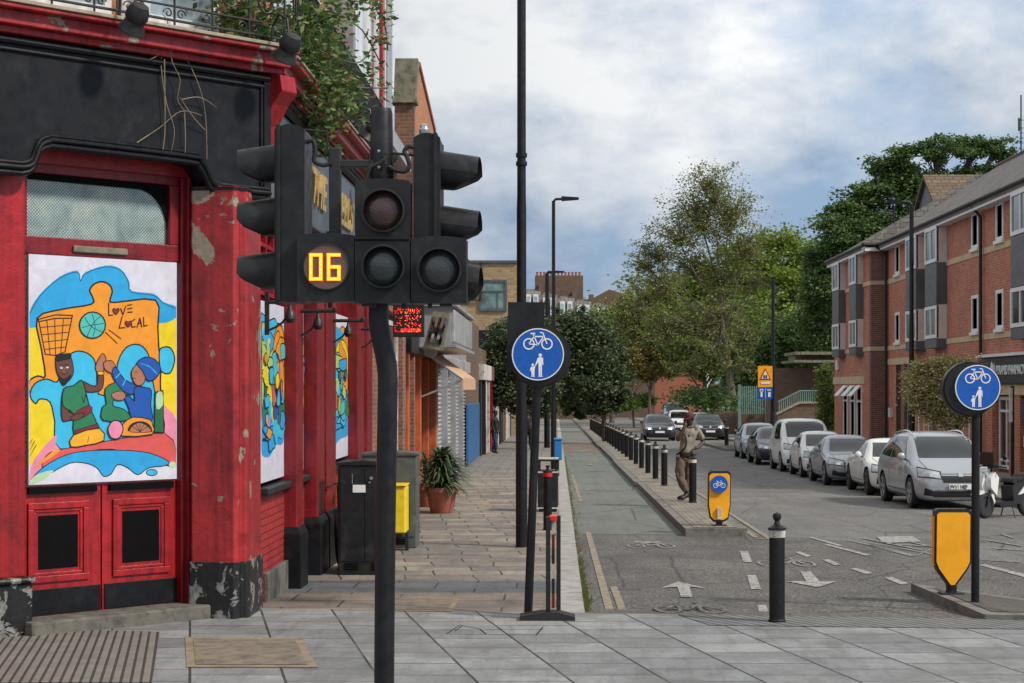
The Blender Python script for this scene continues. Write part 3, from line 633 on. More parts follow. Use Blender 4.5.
# red scroll bracket at the corner
def f(m):
    P = [(0, 5.14), (.30, 5.14), (.33, 4.98), (.22, 4.86), (.10, 4.66), (.06, 4.45), (0, 4.35)]
    b0 = C(.80, .10, 0); dirv = Vector((.88, -.47, 0)).normalized(); wv = Vector((.47, .88, 0)).normalized()*.24
    m.prism([b0+dirv*a+Vector((0, 0, z)) for a, z in P], wv)
part('bracket', f, M['red_gloss'], pub, bevel=.012)
# street side: sign board, mouldings
sb = part('sign_board', lambda m: m.prism([Vector((XS+.02, 17.9, 3.98)), Vector((XS+.10, 17.9, 3.98)), Vector((XS+.16, 17.9, 4.92)), Vector((XS+.02, 17.9, 4.92))], (0, 10.2, 0)), M['blue_grey_board'], pub, bevel=.004)
def f(m):
    for z_, o_, r_ in ((4.98, .18, .045), (5.05, .21, .03), (3.95, .13, .045), (3.87, .10, .03)): m.tube([(XS+o_, 17.85, z_), (XS+o_, 28.1, z_)], r_, 8)
    for y in (20.0, 22.7, 25.9, 28.0): m.box((XS, y-.09, 3.80), (XS+.2, y+.09, 4.06))
part('sign_moulding', f, M['black_gloss'], sb, smooth=True)
text_obj('lettering', 'THE', .56, (XS+.135, 20.9, 4.27), (0, 1, 0), (.064, 0, 1), M['gold_leaf'], sb, .02, 1.25, .012)
text_obj('lettering', 'BELLS', .56, (XS+.135, 23.2, 4.27), (0, 1, 0), (.064, 0, 1), M['gold_leaf'], sb, .02, 1.35, .012)
# street pilasters with dark bases
for (y0, y1, o_) in ((19.80, 20.30, .14), (21.35, 22.0, .16), (22.35, 23.30, .14), (25.85, 26.7, .14), (27.4, 28.1, .12)):
    pp = part('pilaster', lambda m: (m.box((XS-.2, y0, .55), (XS+o_, y1, 3.9)), m.box((XS-.1, y0-.03, 3.62), (XS+o_+.04, y1+.03, 3.72))), M['dark_red_gloss'], pub, bevel=.012)
    part('pilaster_base', lambda m: (m.box((XS-.1, y0-.04, -.5), (XS+o_+.05, y1+.04, .48)), m.prism([Vector((XS-.1, y0-.04, .48)), Vector((XS+o_+.05, y0-.04, .48)), Vector((XS+o_, y0-.0, .56)), Vector((XS-.1, y0-.0, .56))], (0, y1-y0+.04, 0))), M['black_gloss'], pp, bevel=.012)
# window sills
for (y0, y1) in ((18.2, 19.8), (20.3, 21.35), (23.3, 25.85), (26.7, 27.4)):
    part('sill', lambda m: m.box((XS-.2, y0, 1.0), (XS+.09, y1, 1.075)), M['iron'], pub, bevel=.015)
# small red grid panes above the corner window
def f(m):
    for k in range(4): m.box((XS-.13, 18.3+k*.48, 3.05), (XS-.03, 18.34+k*.48, 3.85))
    for z_ in (3.05, 3.3, 3.55, 3.8): m.box((XS-.13, 18.2, z_), (XS-.035, 19.8, z_+.04))
part('window_bars', f, M['red_gloss'], pub, bevel=.004)
# upper windows on the chamfer and bay on the street side
def sash(fr, u0, u1, z0, z1, o_, parent, glass='pale_glass', frame='white_frame', w=.07, mid=True, rails=(.5,), vert=0):
    wn = part('window', lambda m: m.fbox(fr, (u0, o_-.05, z0), (u1, o_, z1)), M[glass], parent)
    def ff(m):
        for a in ((u0, z0, u1, z0+w), (u0, z1-w, u1, z1), (u0, z0+w, u0+w, z1-w), (u1-w, z0+w, u1, z1-w)): m.fbox(fr, (a[0], o_-.04, a[1]), (a[2], o_+.035, a[3]))
        for r_ in rails:
            zc = z0+(z1-z0)*r_; m.fbox(fr, (u0+w, o_-.02, zc-w*.35), (u1-w, o_+.03, zc+w*.35))
        for k in range(vert):
            uc = u0+(u1-u0)*(k+1)/(vert+1); m.fbox(fr, (uc-w*.4, o_-.02, z0+w), (uc+w*.4, o_+.032, z1-w))
    part('window_frame', ff, M[frame], wn)
    return wn
for u in (-2.9, -1.55, -.35): sash(C, u, u+.85, 5.55, 7.9, -.11, pub)
for u in (-1.85, -.55): part('trim', lambda m: m.fbox(C, (u-.06, -.115, 5.5), (u+.14, -.06, 8.5)), M['white_worn'], pub)
def SB(y, o, z): return Vector((XS+o, y, z))
part('bay', lambda m: (m.box((XS-.1, 23.9, 5.34), (XS+.30, 24.12, 9.3)), m.box((XS-.1, 28.4, 5.34), (XS+.33, 29.2, 9.3)), m.box((XS-.1, 23.9, 5.3), (XS+.3, 29.0, 5.5))), M['grey_clad'], pub, bevel=.01)
part('bay_mullion', lambda m: (m.box((XS+.2, 27.3, 5.4), (XS+.36, 27.6, 9.3)),), M['red_gloss'], pub, bevel=.01)
sash(SB, 24.12, 25.7, 5.5, 9.3, .27, pub, rails=(), w=.1); sash(SB, 25.72, 27.28, 5.5, 9.3, .27, pub, rails=(), w=.1); sash(SB, 27.62, 28.38, 5.5, 9.3, .27, pub, rails=(), w=.06)
sash(SB, 19.2, 20.6, 5.6, 8.0, -.05, pub); sash(SB, 21.6, 23.0, 5.6, 8.0, -.05, pub)
part('stone_quoin', lambda m: m.box((XS-.06, 20.75, 5.4), (XS+.06, 21.35, 9.0)), M['stone'], pub, bevel=.01)
# wrought iron balcony railing
rail = thing('balcony_railing', 'black wrought iron scrollwork railing on the balcony over the corner door', 'railing', tuple(C(-1, .45, 5.4)))
def scroll(m, fr, uc, o_, zc, r0, turns=1.6, sgn=1, r=.009, flip=1):
    P = []
    for i in range(36):
        t_ = i/35; a = t_*turns*2*math.pi; rad = r0*(1-t_*.8)
        P.append(fr(uc+sgn*rad*math.cos(a), o_, zc+flip*rad*math.sin(a)))
    m.tube(P, r, 5)
def f(m):
    m.tube([C(-3.4, .44, 6.35), C(1.0, .44, 6.35)], .022, 6); m.tube([C(-3.4, .44, 5.47), C(1.0, .44, 5.47)], .014, 6); m.tube([C(-3.4, .44, 5.60), C(1.0, .44, 5.60)], .012, 6)
    m.tube([(XS+.38, 17.75, 6.3), (XS+.38, 28.1, 6.3)], .022, 6); m.tube([(XS+.38, 17.75, 5.43), (XS+.38, 28.1, 5.43)], .014, 6)
part('rail', f, M['iron'], rail, smooth=True)
def f(m):
    u = -3.3
    while u < 1.0:
        m.tube([C(u, .44, 5.40), C(u, .44, 6.35)], .012, 6); u += .42
    y = 17.9
    while y < 28: m.tube([(XS+.38, y, 5.36), (XS+.38, y, 6.3)], .011, 6); y += .16
part('baluster', f, M['iron'], rail, smooth=True)
def f(m):
    pass
u = -3.09
while u < .9:
    part('scrollwork', lambda m: (scroll(m, C, u, .44, 5.78, .135), scroll(m, C, u, .44, 6.08, .13, sgn=-1), scroll(m, C, u-.14, .44, 5.53, .05, 1.2, r=.007), scroll(m, C, u+.14, .44, 5.53, .05, 1.2, -1, r=.007)), M['iron'], rail, smooth=True); u += .42
# spotlights on swan necks
def spot(p, down, name_lab, out_):
    p = Vector(p); out_ = Vector(out_).normalized()
    o = thing('spotlight', name_lab, 'lamp', tuple(p), 'shaded spotlights along the pub cornice')
    hd = p+out_*.16+Vector((0, 0, .04))
    part('arm', lambda m: m.tube([p-out_*.12+Vector((0, 0, .0)), p-out_*.10+Vector((0, 0, .26)), p+Vector((0, 0, .36)), p+out_*.12+Vector((0, 0, .30)), hd+Vector((0, 0, .06))], .014, 8), M['iron'], o, smooth=True)
    ax = (Vector((0, 0, -1))-out_*.75).normalized()
    part('lamp_shade', lambda m: m.lathe(hd-ax*.02, [(.03, -.10), (.075, -.085), (.10, -.03), (.105, .03), (.085, .07), (.10, .11), (.125, .16), (.12, .17), (.07, .17)], 20, axis=ax), M['iron'], o, smooth=True)
    return o
spot(C(-.985+.0, .62, 5.33), 1, 'shaded spotlight at the top left above the black fascia', nC)
spot(C(.70, .62, 5.30), 1, 'shaded spotlight over the right end of the corner fascia', nC)
spot((XS+.55, 22.4, 5.25), 1, 'shaded spotlight hanging in the climbing plant on the street side', (1, 0, 0))
spot((XS+.55, 24.6, 5.2), 1, 'shaded spotlight just left of the signal pole cap', (1, 0, 0))
# hanging iron brackets on the street wall
for i, y in enumerate((18.0, 20.1, 23.0, 26.3)):
    ln = .42
    def f(m):
        m.box((XS+.08, y-.03, 2.62), (XS+.12, y+.03, 3.05)); m.tube([(XS+.1, y, 2.95), (XS+.1+ln, y, 2.95)], .022, 8); m.tube([(XS+.1, y, 2.66)]+[(XS+.1+.22*math.sin(a), y, 2.90-.22*math.cos(a)) for a in (.4, .8, 1.2, 1.5)], .012, 6)
        m.lathe((XS+.1+ln*.55, y, 2.80), [(.012, .15), (.02, .08), (.05, .04), (.055, -.02), (.03, -.06)], 12); m.lathe((XS+.1+ln, y, 2.93), [(.0, .0), (.03, .02), (.03, .05), (.0, .07)], 10)
    o = part('wall_bracket', f, M['iron'], None, origin=(XS+.1, y, 2.8), smooth=True)
    tag(o, ['iron wall bracket on the corner pilaster beside the first street mural', 'iron wall bracket on the second red pilaster', 'iron wall bracket under the countdown signal', 'iron wall bracket beside the far mural'][i], 'bracket', 'iron brackets along the pub wall')
# dead vine on the fascia
def f(m):
    rv = random.Random(5)
    base = P_ = W(168, 36, 16.75); 
    paths = [[(165, 36), (168, 62), (176, 80), (177, 100), (182, 112)], [(170, 42), (185, 58), (198, 90), (206, 120), (204, 160)], [(168, 38), (160, 60), (165, 100), (172, 130), (171, 152)], [(166, 36), (150, 52)], [(170, 40), (155, 56), (146, 60)], [(178, 45), (200, 50), (212, 60)], [(172, 40), (190, 44), (205, 45)], [(182, 112), (184, 140), (184, 160)], [(204, 130), (190, 118), (178, 98)], [(135, 143), (160, 128), (178, 112), (200, 116)], [(160, 60), (164, 128), (160, 150)], [(180, 100), (196, 98), (214, 108)], [(165, 36), (164, 22), (160, 16)], [(172, 46), (182, 36), (196, 34)]]
    for pa in paths:
        P = []
        for (x, y) in pa:
            t_ = (16.9*0+((x-557)/1800*16.92+3.43))/(.6934-.7206*(x-557)/1800); Yp = 17.1+dC.y*t_+nC.y*.30
            P.append(W(x+rv.uniform(-1, 1), y, Yp)+nC*rv.uniform(.0, .06))
        P = [Vector(p) for p in smoothpoly([tuple(p) for p in P], 5, False)]
        m.tube(P, [.0055*(1-.6*i/len(P)) for i in range(len(P))], 5)
o = part('dead_vine', f, M['dry_twig'], None, origin=tuple(C(0, .3, 4.6)), smooth=True); tag(o, 'dry leafless vine dangling over the black fascia', 'plant')
# ---------------------------------------------------------------- murals
MCOL = {}
def mcol(n, c):
    mm, t, b = newmat('mural_'+n); P = pos(t)
    cc_ = ramp(t, noise(t, P, 7, 6, .6, .6), [(.3, tuple(x*.80 for x in c)), (.65, c), (.8, tuple(min(1, x*1.12+.01) for x in c))])
    t.links.new(cc_, b.inputs['Base Color']); b.inputs['Roughness'].default_value = .45; MCOL[n] = mm
for n_, c_ in dict(board=(.66, .66, .76), blue=(.02, .36, .72), yellow=(.82, .62, .01), orange=(.82, .30, .02), pink=(.78, .26, .40), red=(.70, .10, .09), cyan=(.04, .48, .76), teal=(.08, .50, .46), brown=(.14, .05, .035), tan=(.42, .17, .10), green=(.02, .20, .09), dkgreen=(.015, .15, .05), navy=(.01, .09, .42), black=(.008, .008, .01), gold=(.85, .42, .02), maroon=(.20, .02, .03), lime=(.40, .58, .16), mint=(.45, .68, .40)).items(): mcol(n_, c_)
mkeys = list(MCOL); mmats = [MCOL[k] for k in mkeys]
mural = thing('mural_board', 'painted board over the corner door reading LOVE LOCAL with two figures and a basketball', 'mural', tuple(C(-.775, -.05, 1.23)))
part('board', lambda m: m.fbox(C, (-1.56, -.08, 1.225), (.0, -.055, 3.285)), MCOL['board'], mural)
def uv(x, y, o_=0.0):
    u = (x-17)/(410-17-2*((y-65)/560)); top = 35+30*u; bot = 635-17*u; v = (y-top)/(bot-top)
    u = min(max(u, .004), .996); v = min(max(v, .003), .997)
    return C(-1.56+1.56*u, -.055+o_, 3.285-2.06*v)
lay = [0]
pm = MB()
def shp(col, pts, sm=4, outline=0.0, oc='black'):
    lay[0] += 1; o_ = .00012*lay[0]+.0004
    P = smoothpoly(pts, sm) if sm > 1 else pts
    pm.prism([uv(x, y, 0) for x, y in P], nC*o_, mkeys.index(col))
    if outline: line(P+[P[0]], outline*1.45, oc)
def line(P, w=2.2, col='black', sm=1):
    lay[0] += 1; o_ = .00012*lay[0]+.0004
    if sm > 1: P = smoothpoly(P, sm, False)
    k = mkeys.index(col)
    for i in range(len(P)-1):
        a = Vector(P[i]); b_ = Vector(P[i+1]); d = b_-a
        if d.length < .3: continue
        d.normalize(); s_ = Vector((-d.y, d.x))*w/2; a2 = a-d*w*.25; b2 = b_+d*w*.25
        pm.add([uv(*(a2-s_), o_), uv(*(b2-s_), o_), uv(*(b2+s_), o_), uv(*(a2+s_), o_)], [(0, 1, 2, 3)], k)
def ell(cx, cy, rx, ry, n=20, a0=0): return [(cx+rx*math.cos(2*math.pi*k/n+a0), cy+ry*math.sin(2*math.pi*k/n+a0)) for k in range(n)]
shp('yellow', [(17, 215), (60, 205), (110, 250), (95, 520), (45, 560), (17, 585)], 1)
shp('yellow', [(330, 210), (410, 200), (408, 470), (350, 440)], 1)
shp('blue', [(17, 225), (19, 185), (45, 140), (95, 95), (140, 80), (148, 105), (160, 85), (215, 68), (255, 78), (278, 110), (285, 135), (345, 143), (372, 165), (409, 178), (409, 205), (360, 220), (250, 200), (60, 222)], 3)
line([(20, 190), (45, 145), (95, 99), (142, 84), (148, 108), (162, 88), (215, 72), (255, 82), (275, 112), (283, 138), (345, 148), (372, 168), (405, 182)], 1.6, sm=3)
shp('orange', [(38, 202), (100, 180), (176, 168), (180, 150), (172, 132), (184, 116), (204, 110), (224, 118), (232, 136), (226, 158), (240, 164), (350, 160), (356, 230), (360, 292), (372, 283), (390, 284), (402, 310), (390, 345), (364, 345), (366, 440), (372, 528), (250, 520), (95, 546), (85, 470), (68, 400), (40, 412), (18, 395), (18, 365), (40, 352), (58, 352), (48, 280)], 3, 3.0)
shp('cyan', [(20, 402), (32, 372), (62, 360), (88, 368), (104, 330), (125, 294), (155, 290), (182, 308), (190, 345), (195, 400), (236, 390), (246, 320), (270, 280), (305, 274), (330, 300), (338, 350), (352, 420), (370, 525), (250, 520), (96, 542), (82, 470), (70, 420), (44, 412), (34, 424)], 3, 2.4)
shp('cyan', [(360, 292), (372, 281), (392, 284), (403, 312), (390, 347), (364, 340)], 4, 2.4)
shp('pink', [(17, 612), (30, 568), (70, 520), (88, 506), (96, 545), (250, 520), (372, 526), (366, 430), (385, 440), (408, 468), (408, 560), (330, 545), (200, 538), (100, 562), (40, 600), (17, 628)], 2)
shp('red', [(60, 560), (96, 543), (250, 516), (372, 500), (408, 545), (408, 584), (360, 580), (260, 548), (200, 543), (100, 562), (50, 590)], 2, 1.6)
shp('orange', [(30, 590), (80, 545), (96, 546), (60, 572)], 2)
shp('blue', [(17, 634), (40, 600), (90, 566), (150, 548), (250, 545), (330, 552), (385, 574), (372, 585), (330, 590), (300, 608), (272, 590), (245, 582), (228, 606), (208, 612), (190, 590), (160, 578), (120, 578), (70, 605), (40, 620)], 3, 1.6)
shp('mint', [(17, 634), (30, 612), (58, 600), (80, 598), (50, 622)], 2)
shp('cyan', ell(338, 602, 15, 8), 1, 1.4); shp('mint', ell(396, 582, 10, 8), 1)
# basket
for P in ([(40, 205), (84, 194), (127, 196), (126, 203), (84, 203), (42, 211)],): line(P+[P[0]], 3)
line([(42, 210), (58, 296)], 2.6); line([(126, 203), (108, 290)], 2.6); line([(58, 296), (84, 299), (108, 290)], 2.6)
for x0, x1 in ((62, 70), (82, 84), (104, 97)): line([(x0, 206), (x1, 297)], 1.7)
for k in range(4): line([(46+k*4, 226+k*19), (122-k*4, 220+k*19)], 1.7)
shp('teal', ell(179, 222, 34, 34), 1, 2.6)
line([(158, 200), (175, 225), (205, 240)], 1.6, sm=3); line([(165, 250), (182, 215), (200, 200)], 1.6, sm=3); line([(152, 228), (175, 222), (208, 218)], 1.6, sm=3); line([(178, 192), (186, 225), (180, 252)], 1.4, sm=3)
line([(213, 240), (245, 270)], 1.8); line([(222, 234), (255, 258)], 1.8)
# LOVE LOCAL strokes
def strokes(L, w=2.6):
    for P in L: line(P, w)
strokes([[(222, 165), (222, 197), (233, 196)], [(254, 180), (260, 196), (268, 174)], [(272, 172), (284, 170)], [(272, 181), (285, 179)], [(273, 190), (286, 189)]])
strokes([[(258, 200), (250, 230), (266, 229)], [(292, 208), (282, 214), (284, 228), (294, 227)], [(298, 230), (306, 205), (311, 228)], [(300, 219), (310, 218)], [(316, 203), (317, 226), (327, 224)]])
def heart(cx, cy, s_): shp('maroon', [(cx, cy+s_), (cx-s_, cy-.2*s_), (cx-.5*s_, cy-.8*s_), (cx, cy-.3*s_), (cx+.5*s_, cy-.8*s_), (cx+s_, cy-.2*s_)], 3, 1.2)
heart(241, 186, 9); heart(274, 219, 9)
# left figure
shp('tan', [(186, 330), (200, 300), (209, 297), (214, 312), (208, 335), (206, 352), (196, 352)], 3, 1.6)
shp('brown', [(150, 366), (186, 380), (194, 350), (207, 352), (204, 385), (186, 394), (160, 392)], 3, 1.8)
shp('gold', ell(200, 346, 9, 5), 1, 1.2)
shp('brown', [(104, 392), (98, 420), (100, 466), (116, 468), (150, 460), (154, 450), (116, 446), (124, 400)], 3, 1.8)
shp('green', [(104, 386), (128, 378), (150, 364), (160, 392), (172, 436), (190, 480), (170, 500), (130, 502), (128, 450), (102, 430)], 3, 2)
shp('maroon', [(128, 452), (168, 428), (176, 446), (134, 468)], 2, 1.2); shp('maroon', [(132, 494), (192, 476), (196, 486), (134, 504)], 1, 1.2)
line([(150, 405), (155, 422), (160, 400), (166, 418)], 1.8)
shp('brown', [(120, 460), (150, 448), (155, 456), (135, 468)], 3, 1.4)
shp('gold', [(128, 506), (196, 488), (208, 520), (160, 532), (122, 536)], 2, 2.0); line([(168, 510), (165, 525)], 1.5)
shp('brown', [(86, 305), (118, 300), (128, 330), (126, 352), (112, 368), (98, 362), (86, 340)], 3, 1.8)
shp('black', [(84, 300), (120, 293), (122, 308), (104, 312), (86, 316)], 2)
shp('black', [(90, 350), (104, 360), (124, 348), (112, 372), (100, 376)], 3)
line([(106, 332), (103, 342), (108, 343)], 1.3, 'tan'); shp('board', ell(98, 331, 4, 3, 8), 1); shp('board', ell(113, 330, 4, 3, 8), 1); line([(96, 330), (104, 328)], 1.4); line([(108, 328), (116, 328)], 1.4); line([(98, 346), (106, 350), (114, 344)], 1.6); line([(92, 324), (116, 322)], 1.4)
# right figure
shp('green', [(212, 385), (250, 368), (270, 390), (262, 410), (240, 404), (232, 430), (262, 440), (278, 466), (206, 468), (204, 434), (214, 425)], 3, 1.8)
shp('tan', [(208, 318), (228, 314), (240, 330), (236, 346), (222, 344), (210, 335)], 3, 1.4)
shp('navy', [(238, 330), (262, 362), (290, 376), (296, 388), (280, 402), (252, 385), (230, 350)], 3, 1.8)
line([(240, 358), (252, 346)], 3, 'cyan'); line([(258, 378), (266, 362)], 3, 'cyan')
shp('navy', [(290, 384), (320, 384), (336, 392), (334, 430), (337, 470), (286, 466), (274, 436), (262, 408), (276, 406), (290, 418)], 3, 1.8)
shp('tan', [(228, 400), (252, 392), (266, 402), (258, 416), (236, 414)], 3, 1.3)
shp('tan', [(300, 322), (320, 330), (316, 372), (296, 378), (284, 360), (283, 340)], 3, 1.6)
shp('navy', [(296, 322), (318, 306), (346, 312), (362, 336), (348, 360), (326, 366), (312, 342)], 3, 1.8)
for k in range(3): line([(306+k*10, 322+k*2), (330+k*8, 330+k*6), (345+k*4, 345+k*3)], 1.2, 'cyan', 3)
line([(290, 345), (296, 343)], 1.4); line([(286, 360), (293, 360)], 1.4)
shp('dkgreen', [(346, 396), (368, 392), (370, 500), (344, 498)], 1, 1.6); shp('mint', [(350, 400), (366, 396), (367, 430), (350, 440)], 2)
shp('orange', [(252, 508), (256, 480), (284, 460), (330, 466), (338, 478), (338, 504)], 2, 1.8)
shp('black', ell(304, 496, 34, 26, 20)[10:]+[(338, 498)], 1); shp('tan', [(278, 498), (284, 482), (304, 474), (326, 484), (332, 498)], 3, 1)
for a in (-50, -25, 0, 25, 50): line([(304, 498), (304+26*math.sin(R(a)), 498-22*math.cos(R(a)))], 1.5)
shp('pink', [(230, 470), (250, 472), (258, 492), (246, 514), (226, 512), (218, 490)], 4, 2)
line([(17, 545), (30, 520)], 1.5); line([(17, 560), (34, 530)], 1.5); line([(17, 530), (24, 515)], 1.4)
pm.build('painted_picture', mmats, mural, recalc=False)
# side murals (abstract lively scenes)
def side_mural(y0, y1, z0, z1, seed, lab):
    o = thing('mural_board', lab, 'mural', (XS+.02, (y0+y1)/2, z0), 'painted boards in the pub windows on the street side')
    part('board', lambda m: m.box((XS-.03, y0, z0), (XS+.0, y1, z1)), MCOL['board'], o, bevel=.004)
    m = MB(); r_ = random.Random(seed); k = 0; w = y1-y0; h = z1-z0
    def blob(col, cy, cz, ry, rz, n=9, jag=.35, sm=4):
        nonlocal k; k += 1; q = []
        for i in range(n):
            a = 2*math.pi*i/n; s_ = 1+r_.uniform(-jag, jag); q.append((min(max(cy+ry*s_*math.cos(a), .01), .99), min(max(cz+rz*s_*math.sin(a), .01), .99)))
        P = smoothpoly(q, sm); P = [(min(max(a, .01), .99), min(max(b_, .01), .99)) for a, b_ in P]
        m.prism([Vector((XS, y0+a*w, z0+b_*h)) for a, b_ in P], (.0003*k+.001, 0, 0), mkeys.index(col))
        if r_.random() < .8:
            k += 1
            for i in range(len(P)):
                a = Vector(P[i]); b_ = Vector(P[(i+1) % len(P)]); d = b_-a
                if d.length < .004: continue
                d.normalize(); s_ = Vector((-d.y, d.x*.6))*.007
                m.add([Vector((XS+.0003*k+.0012, y0+q_[0]*w, z0+q_[1]*h)) for q_ in (a-s_, b_-s_, b_+s_, a+s_)], [(0, 1, 2, 3)], mkeys.index('black'))
    blob('yellow', .5, .55, .8, .36, 12, .12); blob('cyan', .3, .80, .5, .12, 12, .3); blob('orange', .75, .74, .35, .15, 12, .3); blob('blue', .5, .36, .6, .2, 14, .4); blob('blue', .4, .72, .55, .14, 12, .4); blob('lime', .12, .66, .22, .24); blob('yellow', .8, .55, .5, .24, 12, .2); blob('orange', .72, .68, .2, .14)
    blob('orange', .8, .5, .16, .18); blob('green', .2, .45, .17, .13); blob('cyan', .5, .58, .18, .14); blob('brown', .3, .60, .07, .07); blob('tan', .75, .60, .08, .06); blob('yellow', .35, .47, .12, .06)
    blob('navy', .6, .40, .12, .09); blob('green', .85, .36, .14, .1); blob('red', .5, .48, .08, .05); blob('pink', .25, .34, .12, .04); blob('dkgreen', .15, .56, .06, .08); blob('cyan', .6, .27, .3, .05, 16, .6); blob('blue', .3, .24, .25, .05, 16, .7)
    for _ in range(10): blob(r_.choice(['orange', 'lime', 'cyan', 'yellow', 'blue', 'teal']), r_.uniform(.1, .9), r_.uniform(.26, .85), r_.uniform(.10, .2), r_.uniform(.03, .07))
    for _ in range(14): blob(r_.choice(['orange', 'lime', 'cyan', 'yellow', 'navy', 'teal', 'tan', 'green']), r_.uniform(.1, .9), r_.uniform(.3, .7), r_.uniform(.04, .1), r_.uniform(.02, .07))
    m.build('painted_picture', mmats, o, recalc=False)
side_mural(18.25, 19.78, 1.12, 2.98, 1, 'tall painted board with blue and orange shapes nearest the corner')
side_mural(20.32, 21.3, 1.12, 2.98, 2, 'painted board seen as a thin sliver between the red pilasters')
side_mural(23.32, 25.83, 1.12, 3.1, 3, 'painted board with green and blue shapes in the far window')
side_mural(26.72, 27.38, 1.12, 3.0, 4, 'narrow painted board at the far end of the pub')
# ================================================================ LEFT STREET BUILDINGS
XL = -2.9
def L_(y, o, z): return Vector((XL+o, y, z))
bA = thing('brick_house', 'brick house beyond the pub with a lean chimney gable and slate roof', 'building', (XL, 32, g(32)))
part('wall', lambda m: (m.box((-9, 28.2, -.8), (XL-.15, 34.3, 6.4)),), M['old_brick'], bA)
def f(m):
    m.box((XL-.15, 28.25, 3.4), (XL+.05, 34.3, 3.75)); m.box((XL-.15, 28.25, -.6), (XL-.05, 34.3, .55)); m.box((XL-.15, 33.7, .55), (XL+.02, 34.3, 3.4)); m.box((XL-.15, 28.25, .55), (XL+.0, 29.2, 3.4))
part('shop_surround', f, M['old_brick'], bA, bevel=.01)
sash(L_, 29.3, 31.4, .6, 3.3, -.1, bA, 'dark_glass', 'white_worn', .09, rails=(.75,)); sash(L_, 31.5, 33.6, .6, 3.3, -.1, bA, 'dark_glass', 'white_worn', .09, rails=(.75,))
part('notice', lambda m: m.box((XL-.085, 33.0, 1.5), (XL-.06, 33.5, 2.1)), M['sign_white'], bA)
def f(m): m.prism([(-9, 28.2, 6.4), (-9, 34.5, 6.4), (-6, 34.5, 8.2), (-6, 28.2, 8.2)], (0, 0, .12)); m.prism([(XL+.1, 28.2, 6.38), (XL+.1, 34.5, 6.38), (-6, 34.5, 8.2), (-6, 28.2, 8.2)], (0, 0, .12))
part('roof', f, M['slate_roof'], bA)
part('skylight', lambda m: (m.prism([(XL-.1, 29.6, 6.62), (XL-.1, 33.2, 6.62), (XL-1.6, 33.2, 7.52), (XL-1.6, 29.6, 7.52)], (0, 0, .12)),), M['pale_glass'], bA)
part('parapet', lambda m: (m.box((XL-.25, 28.2, 6.2), (XL+.12, 34.3, 6.5)), m.box((XL-.5, 28.9, 6.5), (XL-.2, 29.3, 8.0))), M['grey_clad'], bA, bevel=.01)
# gabled brick house with the orange shopfront
bB = thing('brick_house', 'orange lit brick gable house with mossy stone coping over the orange shopfront', 'building', (XL, 38.5, g(38.5)))
zt = lambda px, py, Y: W(px, py, Y).z
part('side_wall', lambda m: (m.box((-3.25, 36.0, -.8), (-2.86, 36.3, zt(0, 103, 36.1))), m.box((-9, 36.05, 3.5), (-3.25, 36.3, 6.9))), M['old_brick'], bB)
def f(m): m.prism([(-2.86, 36.31, 3.6), (-2.86, 44.0, 3.6), (-2.86, 44.0, 7.2), (-2.86, 41.8, zt(0, 131, 41.8)), (-2.86, 37.4, zt(0, 64, 37.4)), (-2.86, 36.31, zt(0, 64, 36.8))], (-.4, 0, 0))
part('gable_wall', f, M['orange_brick'], bB)
def f(m): m.prism([(-3.32, 35.9, zt(0, 103, 36)), (-2.80, 35.9, zt(0, 103, 36)), (-2.80, 35.9, zt(0, 103, 36)+.1), (-3.32, 35.9, zt(0, 103, 36)+.1)], (0, .5, 0)); m.prism([(-3.27, 36.02, zt(0, 103, 36)+.101), (-2.85, 36.02, zt(0, 103, 36)+.101), (-2.78, 36.02, zt(0, 59, 36.1)), (-3.24, 36.02, zt(0, 59, 36.1))], (0, .45, 0))
part('coping', f, M['mossy_stone'], bB, bevel=.02)
def f(m): m.prism([(-2.82, 37.2, zt(0, 62, 37.2)), (-2.82, 42.0, zt(0, 129, 42.0)), (-2.82, 42.0, zt(0, 129, 42.0)-.09), (-2.82, 37.2, zt(0, 62, 37.2)-.09)], (-.46, 0, 0))
part('coping', f, M['terracotta'], bB)
part('roof', lambda m: m.prism([(-3.3, 36.3, 7.0), (-3.3, 44, 7.0), (-7, 44, 8.0), (-7, 36.3, 8.0)], (0, 0, .1)), M['slate_roof'], bB)
sf = part('shopfront', lambda m: (m.box((XL-.4, 34.4, -.7), (XL-.2, 42.7, 3.5)), m.box((XL-.2, 34.4, -.6), (XL+.06, 34.75, 2.75)), m.box((XL-.2, 36.6, -.6), (XL-.02, 36.8, 2.75)), m.box((XL-.2, 38.0, -.6), (XL+.02, 38.3, 2.75)), m.box((XL-.2, 40.6, -.6), (XL, 40.8, 2.75)), m.box((XL-.2, 42.4, -.6), (XL+.05, 42.7, 2.75)), m.box((XL-.2, 38.3, -.6), (XL-.05, 42.4, .4))), M['orange_paint'], bB, bevel=.015)
part('shop_window', lambda m: (m.box((XL-.19, 34.8, -.2), (XL-.14, 36.58, 2.6)), m.box((XL-.19, 38.35, .42), (XL-.12, 40.58, 2.6)), m.box((XL-.19, 40.85, .42), (XL-.12, 42.38, 2.6))), M['dark_glass'], sf)
part('shop_door', lambda m: (m.box((XL-.19, 36.82, -.3), (XL-.12, 37.98, .6)), m.box((XL-.19, 36.82, .6), (XL-.12, 36.95, 2.4)), m.box((XL-.19, 37.85, .6), (XL-.12, 37.98, 2.4)), m.box((XL-.19, 36.82, 2.3), (XL-.12, 37.98, 2.5))), M['orange_paint'], sf, bevel=.01)
part('shop_fascia', lambda m: m.box((XL-.2, 34.4, 2.78), (XL+.12, 37.6, 3.5)), M['plastic_black'], sf, bevel=.01)
